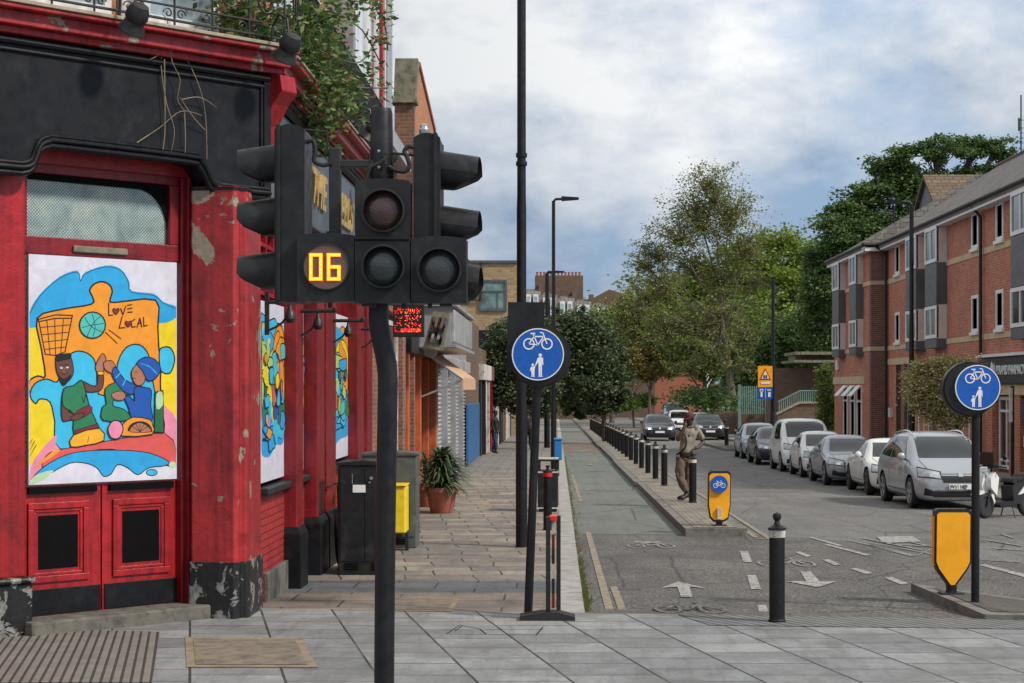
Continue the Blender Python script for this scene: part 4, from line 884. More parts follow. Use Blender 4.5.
# LED sign
led = thing('led_sign', 'small red dot matrix display hanging above the pavement near the awning', 'sign', tuple(W(408, 320, 30)))
def PXB(m, x0, y0, x1, y1, Y, d, mi=0):
    a = W(x0, y1, Y); b_ = W(x1, y0, Y); m.box((a.x, Y, a.z), (b_.x, Y+d, b_.z), mi)
part('sign_case', lambda m: (PXB(m, 393, 304, 424, 337, 30, .12), PXB(m, 388, 300, 416, 305, 30, .3)), M['plastic_black'], led, bevel=.01)
flat('led_red', (1, .02, .01), .4, 1.3); flat('led_pink', (1, .10, .07), .4, 1.3); flat('led_orange', (1, .22, .05), .4, 1.8)
def f(m):
    r_ = random.Random(8)
    for i in range(26):
        for j in range(20):
            x = 394.6+i*1.03; y = 308+j*1.22
            row = j % 6
            if row == 5 and j < 17: continue
            if r_.random() < (.42 if i > 9 else .2) or (j > 16 and 5 < i): PXB(m, x, y, x+.62, y+.8, 29.995, .02, r_.choice([0, 0, 0, 1, 2]) if i > 5 else 0)
part('display', f, [M['led_red'], M['led_pink'], M['led_orange']], led)
part('bracket', lambda m: m.tube([W(388, 303, 30.1), W(362, 303, 30.1)], .03, 8), M['iron'], led)
# awning and silver fascia box over the shops
aw = thing('awning', 'faded orange fabric awning over the shop shutters', 'awning', (XL, 41, 2.8))
zA = W(425, 350, 38.4).z
part('canopy', lambda m: (m.prism([(XL, 38.4, zA), (XL, 44.2, zA), (-2.02, 44.2, zA-.62), (-2.02, 38.4, zA-.62)], (0, 0, .04)),), M['awning'], aw)
part('valance', lambda m: (m.box((-2.03, 38.4, zA-.85), (-2.0, 44.2, zA-.6)),), M['awning'], aw)
part('end_bar', lambda m: (m.tube([(XL, 38.36, zA-.0), (-2.0, 38.36, zA-.62)], .03), m.lathe((XL+.2, 38.3, zA-.02), [(0, -.12), (.15, -.12), (.15, .12), (0, .12)], 14, axis=(0, 1, 0)), m.tube([(XL, 38.4, zA-1.0), (-2.05, 38.4, zA-.66)], .02)), M['corrugated'], aw)
bx = thing('fascia_box', 'silver corrugated sign box projecting above the awning', 'sign box', (XL, 40, 3.4))
z0, z1 = W(0, 345, 37).z, W(0, 306, 35.5).z
def f(m):
    m.box((XL, 36.4, z0), (-2.14, 44, z1+.03))
part('box_core', f, M['grey_clad'], bx, bevel=.01)
def f(m):
    y = 36.5
    while y < 43.9: m.box((-2.14, y, z0+.05), (-2.07, y+.30, z1-.03)); y += .42
part('corrugated_sheet', f, M['corrugated'], bx, bevel=.02)
part('top_trim', lambda m: (m.box((XL, 36.3, z1+.032), (-2.02, 44.1, z1+.10)), m.box((XL, 36.3, z0-.07), (-2.02, 44.1, z0-.002))), M['grey_clad'], bx, bevel=.01)
mp_ = thing('tilted_mirror_panel', 'tilted shiny silver panel at the near end of the sign box', 'panel', tuple(W(435, 328, 34)))
def f(m): m.prism([W(423, 347, 34), W(443, 351, 34), W(450, 313, 34), W(433, 311, 34)], (.0, .12, 0))
part('panel_back', f, M['mossy_stone'], mp_, bevel=.01)
def f(m):
    P = [Vector((427, 341)), Vector((441, 345)), Vector((448, 318)), Vector((434, 316))]
    for k in range(5):
        a = P[0].lerp(P[1], k/5+.01); b_ = P[0].lerp(P[1], (k+.9)/5); c_ = P[3].lerp(P[2], (k+.9)/5); d_ = P[3].lerp(P[2], k/5+.01)
        m.prism([W(a.x, a.y, 33.995), W(b_.x, b_.y, 33.995-.02*(k % 2)), W(c_.x, c_.y, 33.995-.02*(k % 2)), W(d_.x, d_.y, 33.995)], (0, -.02, 0))
part('panel_face', f, M['mirror_panel'], mp_)
# shuttered shop
bC = thing('shuttered_shop', 'low shop with three pale roller shutters beyond the orange shopfront', 'building', (XL, 50, g(50)))
part('wall', lambda m: (m.box((-9, 42.72, -1), (XL-.25, 57.5, 3.9)), m.box((XL-.25, 44, 2.75), (XL, 57.5, 3.9))), M['grey_clad'], bC, bevel=.01)
for i, y in enumerate((42.8, 46.7, 50.6, 54.5)):
    sh = part('pillar', lambda m: (m.box((XL-.25, y, -.8), (XL+.05, y+.35, 2.75)),), M['grey_clad'], bC)
    def f(m):
        z = -.45
        while z < 2.7:
            m.prism([(XL-.1, y+.36, z), (XL-.06, y+.36, z+.03), (XL-.04, y+.36, z+.06), (XL-.1, y+.36, z+.10)], (0, 2.95, 0)); z += .11
        m.box((XL-.2, y+.36, -.6), (XL-.1, y+3.3, 2.75))
    part('roller_shutter', f, M['shutter_grey'], bC)
    part('shutter_box', lambda m: m.box((XL-.1, y+.36, 2.55), (XL+.12, y+3.3, 2.9)), M['shutter_grey'], bC, bevel=.02)
# hoarding
bD = thing('brown_brick_house', 'brown brick building behind a bright blue hoarding', 'building', (XL, 62, g(62)))
part('wall', lambda m: (m.box((-9, 57.6, -1.2), (XL-.06, 68, 4.4)),), M['brown_brick'], bD)
hd = thing('hoarding', 'bright blue painted plywood hoarding along the left pavement', 'hoarding', (XL, 62, g(62)))
part('board', lambda m: [m.box((XL-.02, 57.7+k*1.2, -.4), (XL+.06, 58.88+k*1.2, 1.55)) for k in range(7)], M['blue_hoarding'], hd, bevel=.01)
part('plinth', lambda m: m.box((XL-.02, 57.7, -1), (XL+.1, 66.1, -.4)), M['dark_kerb'], hd)
# row of small shops
bE = thing('shop_row', 'row of small dark and pale doorways receding along the left pavement', 'building', (XL, 90, g(90)))
part('wall', lambda m: (m.box((-9, 68.01, -2), (XL-.2, 111.9, 3.7)),), M['brown_brick'], bE)
cols = ['plastic_black', 'white_worn', 'dark_red_gloss', 'grey_clad', 'render_pale', 'plastic_black', 'shutter_grey', 'dark_brick', 'white_worn', 'render_pale', 'grey_panel']
for i in range(11):
    y = 68.1+i*3.95
    part('doorway', lambda m: (m.box((XL-.2, y, -1.6), (XL+.02+.04*(i % 3), y+1.1, 2.4)), m.box((XL-.2, y+2.9, -1.6), (XL+.08, y+3.3, 2.4))), M[cols[i]], bE, bevel=.01)
    part('shop_window', lambda m: m.box((XL-.2, y+1.2, -1.6), (XL-.1, y+2.8, 2.4)), M['dark_glass'], bE)
    part('shop_fascia', lambda m: m.box((XL-.2, y, 2.4), (XL+.15, y+3.6, 3.0)), M[cols[(i*3+1) % 11]], bE, bevel=.01)
# yellow brick flats
bF = thing('yellow_brick_flats', 'flat roofed yellow brick block with a recessed corner window', 'building', (-5, 115, g(115)))
YF = 112.0
part('wall', lambda m: (m.box((-14, YF, -2), (W(517, 0, YF).x, YF+16, W(0, 263, YF).z))), M['yellow_brick'], bF)
part('roof_edge', lambda m: (m.box((-14.1, YF-.15, W(0, 263, YF).z), (W(518, 0, YF).x, YF+16.2, W(0, 260.5, YF).z))), M['grey_panel'], bF)
a_ = W(481, 309, YF); b_ = W(505, 282, YF)
wn = part('window', lambda m: m.box((a_.x, YF-.05, a_.z), (b_.x, YF+.02, b_.z)), M['green_glass'], bF)
part('window_frame', lambda m: (m.box((a_.x-.1, YF-.12, b_.z), (b_.x+.1, YF, b_.z+.14)), m.box((a_.x-.1, YF-.12, a_.z-.14), (b_.x+.1, YF, a_.z)), m.box((b_.x, YF-.12, a_.z), (b_.x+.12, YF, b_.z)), m.box((a_.x-.12, YF-.12, a_.z), (a_.x, YF, b_.z)), m.box((a_.x+1.0, YF-.1, a_.z), (a_.x+1.06, YF-.02, b_.z-.6)), m.box((a_.x, YF-.1, b_.z-.62), (b_.x, YF-.02, b_.z-.55))), M['grey_panel'], wn)
a_ = W(478, 348, YF); b_ = W(500, 330, YF)
part('window', lambda m: m.box((a_.x, YF-.05, a_.z), (b_.x, YF+.02, b_.z)), M['dark_glass'], bF)
part('drainpipe', lambda m: (m.tube([W(480.5, 262, YF-.15), W(480.5, 300, YF-.15), W(466, 300, YF-.15)], .06)), M['plastic_black'], bF)
# terrace far behind
YT = 230.0
bT = thing('terraced_houses', 'distant slate roofed terrace with white dormers and a long brick chimney stack', 'building', (0, YT, g(YT)))
for k in range(5):
    x0 = W(524+k*17, 0, YT).x; x1 = W(524+(k+1)*17-.3, 0, YT).x; dz = -k*.45
    part('wall', lambda m: m.box((x0, YT, -3), (x1, YT+9, W(0, 322, YT).z+dz)), M['brown_brick'], bT)
    zr0 = W(0, 322, YT).z+dz; zr1 = W(0, 292, YT).z+dz
    part('roof', lambda m: m.prism([(x0, YT-.3, zr0), (x0, YT+1.2, zr1-.3), (x0, YT+4, zr1+.6), (x0, YT+9, zr0)], (x1-x0, 0, 0)), M['slate_roof'], bT)
    for q in (.12, .56):
        xa = x0+(x1-x0)*q; xb = xa+(x1-x0)*.30
        dm = part('dormer', lambda m: (m.box((xa, YT-.4, zr0+.6), (xb, YT+2.5, zr1-.3))), M['white_frame'], bT)
        part('window', lambda m: m.box((xa+.15, YT-.44, zr0+.8), (xb-.15, YT-.4, zr1-.6)), M['pale_glass'], dm)
    ch = part('chimney', lambda m: m.box((x1-.3, YT+3, zr0), (x1+.3, YT+6, zr1+1.2)), M['brown_brick'], bT)
a_ = W(535, 285, YT+5); b_ = W(583, 276, YT+5)
ch = part('chimney', lambda m: (m.box((a_.x, YT+4, a_.z-4), (b_.x, YT+5.4, b_.z)),), M['brown_brick'], bT)
part('chimney_pot', lambda m: [m.lathe((a_.x+.3+i*.46, YT+4.7, b_.z), [(.16, 0), (.13, .35), (.17, .4), (.17, .5)], 8) for i in range(13)], M['terracotta'], ch)
a_ = W(588, 0, 260).x; bU = thing('slate_roofed_house', 'grey pitched roofs stepping down to the right of the terrace', 'building', (a_, 260, g(260)))
part('wall', lambda m: m.box((a_-2, 258, -3), (a_+14, 270, 13.0)), M['brown_brick'], bU)
part('roof', lambda m: (m.prism([(a_-3, 257.5, 13.0), (a_+3, 257.5, 16.2), (a_+15, 257.5, 12.5)], (0, 13, 0)), m.prism([(a_+4, 254, 11.0), (a_+9, 254, 14.4), (a_+15, 254, 10.5)], (0, 8, 0))), M['clay_tile'], bU)
# red brick garden wall / low house seen down the road
bV = thing('red_brick_wall', 'bright red brick wall with a white post at the bend of the road', 'wall', (13, 185, g(185)))
a_ = W(655, 405, 185); b_ = W(706, 378, 185)
part('wall', lambda m: (m.box((a_.x, 185, -3), (b_.x, 185.5, b_.z+.3)), m.box((a_.x-.2, 184.9, b_.z+.3), (b_.x+.2, 185.6, b_.z+.5))), M['garden_wall_brick'], bV)
part('post', lambda m: m.box((b_.x, 184.8, b_.z-2.6), (b_.x+.35, 185, b_.z+.4)), M['sign_white'], bV)
# ================================================================ STREET FURNITURE, LEFT PAVEMENT
def cabinet(name, lab, x0, x1, y0, y1, h, mat, cat='cabinet'):
    zb = g(y0)+.05; o = thing(name, lab, cat, ((x0+x1)/2, (y0+y1)/2, zb))
    bd = part('body', lambda m: (m.box((x0, y0, zb), (x1, y1, zb+h-.04))), M[mat], o, bevel=.012)
    part('lid', lambda m: m.prism([(x0-.02, y0-.02, zb+h-.038), (x1+.02, y0-.02, zb+h-.038), (x1+.02, y0-.02, zb+h-.01), ((x0+x1)/2, y0-.02, zb+h+.02), (x0-.02, y0-.02, zb+h-.01)], (0, y1-y0+.04, 0)), M[mat], o, bevel=.006)
    part('door_panel', lambda m: (m.box((x0+.03, y0-.012, zb+.16), ((x0+x1)/2-.006, y0-.001, zb+h-.08)), m.box(((x0+x1)/2+.006, y0-.012, zb+.16), (x1-.03, y0-.001, zb+h-.08))), M[mat], o, bevel=.004)
    for q in (0, 1): part('vent', lambda m: [m.box((x0+.08+q*.5*(x1-x0), y0-.012, zb+.06+k*.03), (x0+.08+.32*(x1-x0)*.8+q*.5*(x1-x0), y0-.002, zb+.075+k*.03)) for k in range(3)], M['signal_dark'], o)
    return o, zb
o, zb = cabinet('street_cabinet', 'tall black telecom cabinet with a white notice against the red pub wall', -2.60, -1.97, 21.35, 21.95, 1.34, 'cabinet_black')
part('notice', lambda m: m.box((-2.42, 21.330, zb+.98), (-2.27, 21.337, zb+1.07)), M['sign_white'], o)
part('lock', lambda m: (m.lathe((-2.2, 21.33, zb+1.15), [(.02, 0), (.02, .02)], 10, axis=(0, -1, 0)), m.lathe((-2.22, 21.33, zb+1.1), [(.012, 0), (.012, .02)], 10, axis=(0, -1, 0)), m.box((-2.43, 21.325, zb+1.08), (-2.42, 21.34, zb+1.2))), M['rim_silver'], o)
o, zb = cabinet('street_cabinet', 'grey green utility cabinet behind the yellow box by the pub wall', -2.75, -1.98, 25.3, 25.95, 1.34, 'cabinet_green')
part('hinge', lambda m: [m.box((-1.985, 25.3+q, zb+k), (-1.965, 25.38+q, zb+k+.08)) for q in (.08, .5) for k in (.3, .9)], M['rim_silver'], o)
yb = thing('grit_box', 'yellow upright plastic box fixed in front of the green cabinet', 'box', (-2.19, 24.9, g(25)+.3))
part('box_body', lambda m: (m.box((-2.33, 24.75, g(25)+.30), (-2.08, 25.25, g(25)+.94))), M['yellow_plastic'], yb, bevel=.02)
part('box_lid', lambda m: (m.box((-2.34, 24.72, g(25)+.945), (-2.07, 25.27, g(25)+.97))), M['yellow_plastic'], yb, bevel=.01)
for x in (-2.3, -2.1): part('stand', lambda m: m.box((x, 24.9, g(25)+.045), (x+.04, 25.1, g(25)+.30)), M['iron'], yb)
# bicycle leaning on the pub wall, seen end on
bk = thing('bicycle', 'black bicycle leaning against the red pub wall behind the black cabinet', 'bicycle', (-2.62, 22.6, g(22.6)+.05))
zb = g(22.6)+.05; lean = .10
def bp(y, z, dx=0): return Vector((-2.66+dx-(z)*lean*.6, y, zb+z))
for yy in (22.2, 23.25):
    def f(m):
        m.tube([bp(yy+.33*math.cos(a), .34+.33*math.sin(a)) for a in [2*math.pi*i/24 for i in range(24)]], .022, 6, closed=True)
        m.tube([bp(yy-.06, .34), bp(yy+.06, .34)], .02)
        m.tube([bp(yy, .34, -.05), bp(yy, .34, .05)], .03)
        for i in range(12): a = math.pi*i/12; m.tube([bp(yy+.32*math.cos(a), .34+.32*math.sin(a)), bp(yy-.32*math.cos(a), .34-.32*math.sin(a))], .0025, 4)
    part('wheel', f, M['rubber'], bk, smooth=True)
def f(m):
    for a, b_ in (((23.25, .34), (22.85, .32)), ((22.85, .32), (23.0, .88)), ((23.0, .78), (22.4, .80)), ((22.85, .32), (22.38, .72)), ((22.36, .92), (22.2, .34)), ((23.25, .34), (22.98, .75))): m.tube([bp(*a), bp(*b_)], .018, 8)
part('frame', f, M['plastic_black'], bk, smooth=True)
part('handlebar', lambda m: (m.tube([bp(22.36, .92), bp(22.34, 1.02)], .016), m.tube([bp(22.30, 1.0, -.12), bp(22.38, 1.04, -.05), bp(22.38, 1.04, .2), bp(22.5, 1.03, .28)], .014)), M['plastic_black'], bk, smooth=True)
part('saddle', lambda m: m.prism([bp(22.86, .92, -.02), bp(22.86, .92, .02), bp(23.1, .93, .08), bp(23.14, .93, 0), bp(23.1, .93, -.08)], (0, 0, .05)), M['rubber'], bk, bevel=.01)
part('pannier_bag', lambda m: m.box((-2.74, 23.0, zb+.45), (-2.60, 23.4, zb+.8)), M['dark_red_gloss'], bk, bevel=.03)
# plants in pots
def potplant(x, y, s, lab, seed, n=170):
    zb = g(y)+.05; o = thing('potted_plant', lab, 'plant', (x, y, zb), 'terracotta pots by the orange shop')
    pt = part('pot', lambda m: m.lathe((x, y, zb), [(.17*s, 0), (.19*s, .03), (.25*s, .34*s), (.285*s, .35*s), (.29*s, .43*s), (.255*s, .43*s), (.25*s, .38*s)], 24), M['terracotta'], o, smooth=True)
    part('soil', lambda m: m.lathe((x, y, zb), [(.245*s, .37*s), (.0, .385*s)], 16), M['soil'], pt)
    r_ = random.Random(seed); m = MB()
    for i in range(n):
        a = r_.uniform(0, 6.283); el = r_.uniform(.15, 1.35); L = r_.uniform(.30, .66)*s; h0 = zb+.36*s+r_.uniform(0, .55)*s; wv = r_.uniform(.018, .034)*s
        P = []
        for k in range(6):
            t_ = k/5; q = L*t_; e_ = el-t_*1.1
            P.append(Vector((x+math.cos(a)*(q*math.cos(el)+.02), y+math.sin(a)*(q*math.cos(el)+.02), h0+q*math.sin(el)-.55*L*t_*t_)))
        sd_ = Vector((-math.sin(a), math.cos(a), 0)); ws = [.3, .8, 1, .85, .5, .05]
        vs = []
        for p, w_ in zip(P, ws): vs += [p-sd_*wv*w_, p+sd_*wv*w_]
        m.add(vs, [(2*k, 2*k+1, 2*k+3, 2*k+2) for k in range(5)])
    m.build('foliage', M['leaf_evergreen'], o, recalc=False)
    part('stem', lambda m: [m.tube([(x+r_.uniform(-.05, .05), y+r_.uniform(-.05, .05), zb+.36*s), (x+r_.uniform(-.12, .12), y+r_.uniform(-.12, .12), zb+.95*s)], .012, 5) for _ in range(6)], M['bark'], o)
potplant(-2.14, 33.4, 1.12, 'large palm like plant in terracotta pot, nearer of the pair by the shop', 4, 700)
potplant(-2.56, 35.4, 1.0, 'terracotta pot plant half hidden behind the larger one', 9, 120)
# litter bin
zb = g(33.7)+.05
lb = thing('litter_bin', 'black litter bin with white bands beside the kerb', 'bin', (-.16, 33.9, zb))
part('bin_body', lambda m: (m.box((-.36, 33.7, zb+.06), (.02, 34.2, zb+.78)), m.box((-.34, 33.72, zb), (0, 34.18, zb+.06))), M['cabinet_black'], lb, bevel=.02)
part('bin_hood', lambda m: (m.box((-.38, 33.68, zb+.95), (.04, 34.22, zb+1.0)), m.box((-.36, 33.7, zb+.78), (-.31, 34.2, zb+.95)), m.box((-.03, 33.7, zb+.78), (.02, 34.2, zb+.95))), M['cabinet_black'], lb, bevel=.01)
part('band', lambda m: (m.box((-.37, 33.685, zb+.73), (.03, 34.215, zb+.76)), m.box((-.37, 33.685, zb+.06), (.03, 34.215, zb+.085)), m.box((-.37, 33.675, zb+.985), (.03, 34.225, zb+1.003))), M['white_worn'], lb)
bb = thing('recycling_box', 'bright blue recycling container at the kerb beyond the black bin', 'bin', (.03, 50, g(50)+.05)); zb = g(50)+.05
part('box_body', lambda m: m.box((-.08, 50, zb+.45), (.14, 50.5, zb+1.0)), M['blue_bin'], bb, bevel=.03)
part('box_lid', lambda m: m.box((-.09, 49.98, zb+1.0), (.15, 50.52, zb+1.06)), M['blue_bin'], bb, bevel=.02)
part('stand', lambda m: m.box((0, 50.1, zb-.01), (.06, 50.3, zb+.45)), M['iron'], bb)
# lamp columns
def lamp(x, y, hgt, r0, r1, arm, lab, baseh=1.3, dirx=1, head=.5, label_head=True, rb=None):
    zb = g(y)+.03; o = thing('street_lamp', lab, 'lamp post', (x, y, zb))
    rb = rb or r0*1.35
    part('pole', lambda m: m.lathe((x, y, zb), [(rb, 0), (rb, baseh), (r0, baseh+.12), (r0, baseh+.2), (r0, hgt*.5), (r1, hgt*.52), (r1, hgt)], 16), M['black_metal'], o, smooth=True)
    if arm:
        part('arm', lambda m: m.tube([(x, y, zb+hgt-.02), (x+dirx*.06, y, zb+hgt+.05), (x+dirx*arm, y, zb+hgt+.06)], r1*.75, 8), M['black_metal'], o, smooth=True)
        part('lantern', lambda m: (m.prism([(x+dirx*(arm-.05), y-.11, zb+hgt), (x+dirx*(arm+head), y-.09, zb+hgt+.04), (x+dirx*(arm+head), y-.09, zb+hgt+.10), (x+dirx*(arm-.05), y-.11, zb+hgt+.13)], (0, .22, 0))), M['black_metal'], o, bevel=.02)
    return o
ta = W(521.5, 0, 25.5).x
o = lamp(ta, 25.5, 9.6, .068, .062, 1.2, 'tall black lamp column rising out of the picture behind the left blue sign', 1.95, rb=.082)
for h_ in (2.9, 5.6, 5.48, 2.0): part('clamp', lambda m: m.lathe((ta, 25.5, g(25.5)+h_), [(.078, -.03), (.08, 0), (.078, .03)], 16), M['black_metal'], o)
lamp(W(553.5, 0, 52).x, 52, W(0, 202, 52).z-g(52), .06, .05, .28, 'slim black lamp post with a short arm right of the tall column', 2.0, head=.45)
lamp(W(547, 0, 82).x, 82, W(0, 274, 82).z-g(82), .10, .09, .3, 'smaller distant lamp post in front of the slate terrace', 1.5, head=.5)
# bollards
def bollard_proto(h=1.0, r=.075, band='white_worn', ball=False, name='bollard'):
    o = thing(name, 'bollard', 'bollard', (0, 0, 0))
    part('post', lambda m: m.lathe((0, 0, -.1), [(r*1.12, 0), (r*1.12, .12), (r, .13), (r, h+.1-.14)], 20), M['black_metal'], o, smooth=True)
    part('band', lambda m: m.lathe((0, 0, h-.14), [(r, 0), (r+.004, .0), (r+.004, .07), (r, .07)], 20), M[band], o, smooth=True)
    prof_ = [(r, -.001), (r+.012, .0), (r+.012, .018), (r*.8, .035), (r*.42, .05), (r*.34, .07)]
    prof_ += [(r*.3, .085), (r*.5, .10), (r*.56, .125), (r*.45, .15), (.0, .165)] if ball else [(r*.5, .085), (r*.5, .105), (.0, .115)]
    part('cap', lambda m: m.lathe((0, 0, h-.07), prof_, 20), M['black_metal'], o, smooth=True)
    return o
def place(o, x, y, h): o.location = (x, y, g(y)+h)
b0 = bollard_proto(.93); place(b0, 2.66, 35.3, .13)
words = 'nearest second third fourth fifth sixth seventh eighth ninth tenth eleventh twelfth thirteenth fourteenth fifteenth sixteenth seventeenth eighteenth nineteenth twentieth twenty-first twenty-second twenty-third twenty-fourth twenty-fifth twenty-sixth twenty-seventh'.split()
ys = [35.3, 42.6]+[42.6+3.78*k for k in range(1, 25)]
for i, y in enumerate(ys):
    o = b0 if i == 0 else copy_tree(b0)
    place(o, 2.66-.12*(i > 0)-.002*i, y, .13); o['group'] = 'row of black bollards on the island'
    o['label'] = 'black bollard the man leans on, nearest of the island row' if i == 0 else f'{words[i]} black bollard from the near end of the island row'
for i, (px, py, lab) in enumerate(((726.6, 445.5, 'black bollard on the far kerb build-out, the left one of two'), (736.7, 450, 'black bollard on the far kerb build-out, the right one of two'))):
    o = copy_tree(b0); p = G(px, py, .12); o.location = p; o.scale = (1.25, 1.25, 1.0); o['label'] = lab; o['group'] = 'pair of bollards on the kerb build-out'
o = bollard_proto(.93, .073, 'white_worn', True); p = G(777, 622, .05); o.location = p; o['label'] = 'black bollard with a ball top standing alone at the paving edge'; 
o = bollard_proto(1.0, .07, 'sign_red', False); place(o, -.15, 28.9, .05); o['label'] = 'black bollard with a red band beside the left blue sign'
# sign frame on a rubber foot
zb = g(16.9)+.05
fo = thing('sign_frame', 'edge on black sign frame standing on a wide black rubber foot', 'sign frame', (-.09, 16.95, zb))
part('foot', lambda m: m.prism([(-.35, 16.85, zb), (.17, 16.85, zb), (.17, 16.85, zb+.035), (.02, 16.85, zb+.075), (-.14, 16.85, zb+.075), (-.35, 16.85, zb+.04)], (0, .26, 0)), M['rubber'], fo, bevel=.01)
part('upright', lambda m: (m.box((-.105, 16.9, zb+.06), (-.062, 16.98, zb+.97)), m.box((-.005, 17.08, zb+.06), (.035, 17.14, zb+.97))), M['cabinet_black'], fo, bevel=.004)
part('strip', lambda m: [m.box((-.05, 17.0, zb+.1+k*.14), (-.022, 17.03, zb+.1+k*.14+.139), (0, 2, 1, 2, 0, 1)[k]) for k in range(6)], [M['dark_red_gloss'], M['white_worn'], M['cabinet_black']], fo)
part('top_clip', lambda m: m.box((-.07, 16.94, zb+.93), (-.0, 17.12, zb+.975)), M['sign_red'], fo, bevel=.005)
# ---------------------------------------------------------------- cycle / pedestrian signs
def pict_bike(m, fr, s, th=.004):
    def ringp(cx, cz, r_, w_, n=22):
        for k in range(n):
            a0, a1 = 2*math.pi*k/n, 2*math.pi*(k+1)/n
            m.prism([fr(cx+r_*math.cos(a0), cz+r_*math.sin(a0)), fr(cx+r_*math.cos(a1), cz+r_*math.sin(a1)), fr(cx+(r_-w_)*math.cos(a1), cz+(r_-w_)*math.sin(a1)), fr(cx+(r_-w_)*math.cos(a0), cz+(r_-w_)*math.sin(a0))], Vector((0, -th, 0)))
    def bar(a, b_, w_):
        a = Vector(a); b_ = Vector(b_); d = (b_-a).normalized(); q = Vector((-d.y, d.x))*w_/2
        m.prism([fr(*(a-q)), fr(*(b_-q)), fr(*(b_+q)), fr(*(a+q))], Vector((0, -th*1.1, 0)))
    ringp(-.27*s, 0, .175*s, .04*s); ringp(.27*s, 0, .175*s, .04*s)
    for a, b_, w_ in (((-.27, 0), (-.12, .22), .035), ((-.12, .22), (.17, .22), .04), ((.17, .22), (.0, -.03), .035), ((.0, -.03), (-.27, 0), .035), ((.0, -.03), (-.15, .30), .035), ((-.22, .31), (-.08, .31), .045), ((.27, 0), (.15, .33), .035), ((.15, .33), (.06, .34), .035)):
        bar((a[0]*s, a[1]*s), (b_[0]*s, b_[1]*s), w_*s)
def pict_people(m, fr, s, th=.004):
    def poly(P): m.prism([fr(x*s, z*s) for x, z in P], Vector((0, -th, 0)))
    def circ(cx, cz, r_): poly([(cx+r_*math.cos(a), cz+r_*math.sin(a)) for a in [2*math.pi*i/14 for i in range(14)]])
    circ(.09, .40, .065)
    poly([(.02, .32), (.16, .32), (.20, .28), (.215, .02), (.17, .02), (.16, .2), (.155, -.42), (.20, -.45), (.095, -.45), (.095, -.05), (.085, -.05), (.08, -.45), (-.0, -.45), (.03, -.42), (.02, .12), (-.09, -.02), (-.11, .02), (-.02, .26)])
    circ(-.20, .02, .05)
    poly([(-.25, -.05), (-.15, -.05), (-.10, .03), (-.085, .0), (-.13, -.14), (-.14, -.42), (-.12, -.45), (-.195, -.45), (-.20, -.26), (-.21, -.45), (-.28, -.45), (-.25, -.42), (-.26, -.16), (-.30, -.24), (-.32, -.22), (-.28, -.08)])
def disc(m, cx, cy, cz, r_, y0, y1, n=40): m.prism([Vector((cx+r_*math.cos(2*math.pi*i/n), y0, cz+r_*math.sin(2*math.pi*i/n))) for i in range(n)], (0, y1-y0, 0))
def ringm(m, cx, cz, r0, r1, y0, y1, n=40):
    for k in range(n):
        a0, a1 = 2*math.pi*k/n, 2*math.pi*(k+1)/n
        m.prism([Vector((cx+r0*math.cos(a0), y0, cz+r0*math.sin(a0))), Vector((cx+r0*math.cos(a1), y0, cz+r0*math.sin(a1))), Vector((cx+r1*math.cos(a1), y0, cz+r1*math.sin(a1))), Vector((cx+r1*math.cos(a0), y0, cz+r1*math.sin(a0)))], (0, y1-y0, 0))
def blue_sign(px, py, rpx, Y, base, lab, rect=None, off=(2, 2, 30), both=False):
    c = W(px, py, Y); r_ = rpx*Y/F; b_ = base
    o = thing('shared_path_sign', lab, 'sign', tuple(b_))
    top = Vector((c.x+.01, Y+.05, c.z+(.2 if not both else .1)))
    part('post', lambda m: m.tube([Vector((b_.x, Y+.05, b_.z-.05)), top], .041, 16), M['black_metal'], o, smooth=True)
    cx2 = c.x+off[0]*Y/F; cz2 = c.z-off[1]*Y/F; r2 = off[2]*Y/F
    part('sign_casing', lambda m: (disc(m, cx2, 0, cz2, r2, Y-.03, Y+.09), disc(m, cx2, 0, cz2, r2*.94, Y-.05, Y-.03)), M['signal_black'], o, smooth=True)
    fc = part('sign_face', lambda m: disc(m, c.x, 0, c.z, r_*.96, Y-.075, Y-.051), M['sign_blue'], o, smooth=True)
    part('sign_rim', lambda m: ringm(m, c.x, c.z, r_*.96, r_*1.0, Y-.078, Y-.052), M['sign_white'], fc)
    fr1 = lambda x, z: Vector((c.x+x, Y-.075, c.z+z+r_*.40)); fr2 = lambda x, z: Vector((c.x+x, Y-.075, c.z+z-r_*.42))
    part('bicycle_symbol', lambda m: pict_bike(m, fr1, r_*1.28), M['sign_white'], fc, recalc=True)
    part('people_symbol', lambda m: pict_people(m, fr2, r_*.98), M['sign_white'], fc, recalc=True)
    if rect:
        a_ = W(rect[0], rect[3], Y+.1); q = W(rect[1], rect[2], Y+.1)
        part('rear_sign_back', lambda m: m.prism([(a_.x, Y+.12, a_.z), (q.x-.03, Y+.12, a_.z), (q.x, Y+.12, q.z), (a_.x+.02, Y+.12, q.z)], (0, .1, 0)), M['signal_black'], o, bevel=.01)
    return o
blue_sign(538, 354.5, 26, 17.3, Vector((-.28, 17.35, g(17.35)+.05)), 'round blue cycle and pedestrian sign on a leaning black post beside the tall lamp column', (506, 545, 302, 372), (2, 2, 31))
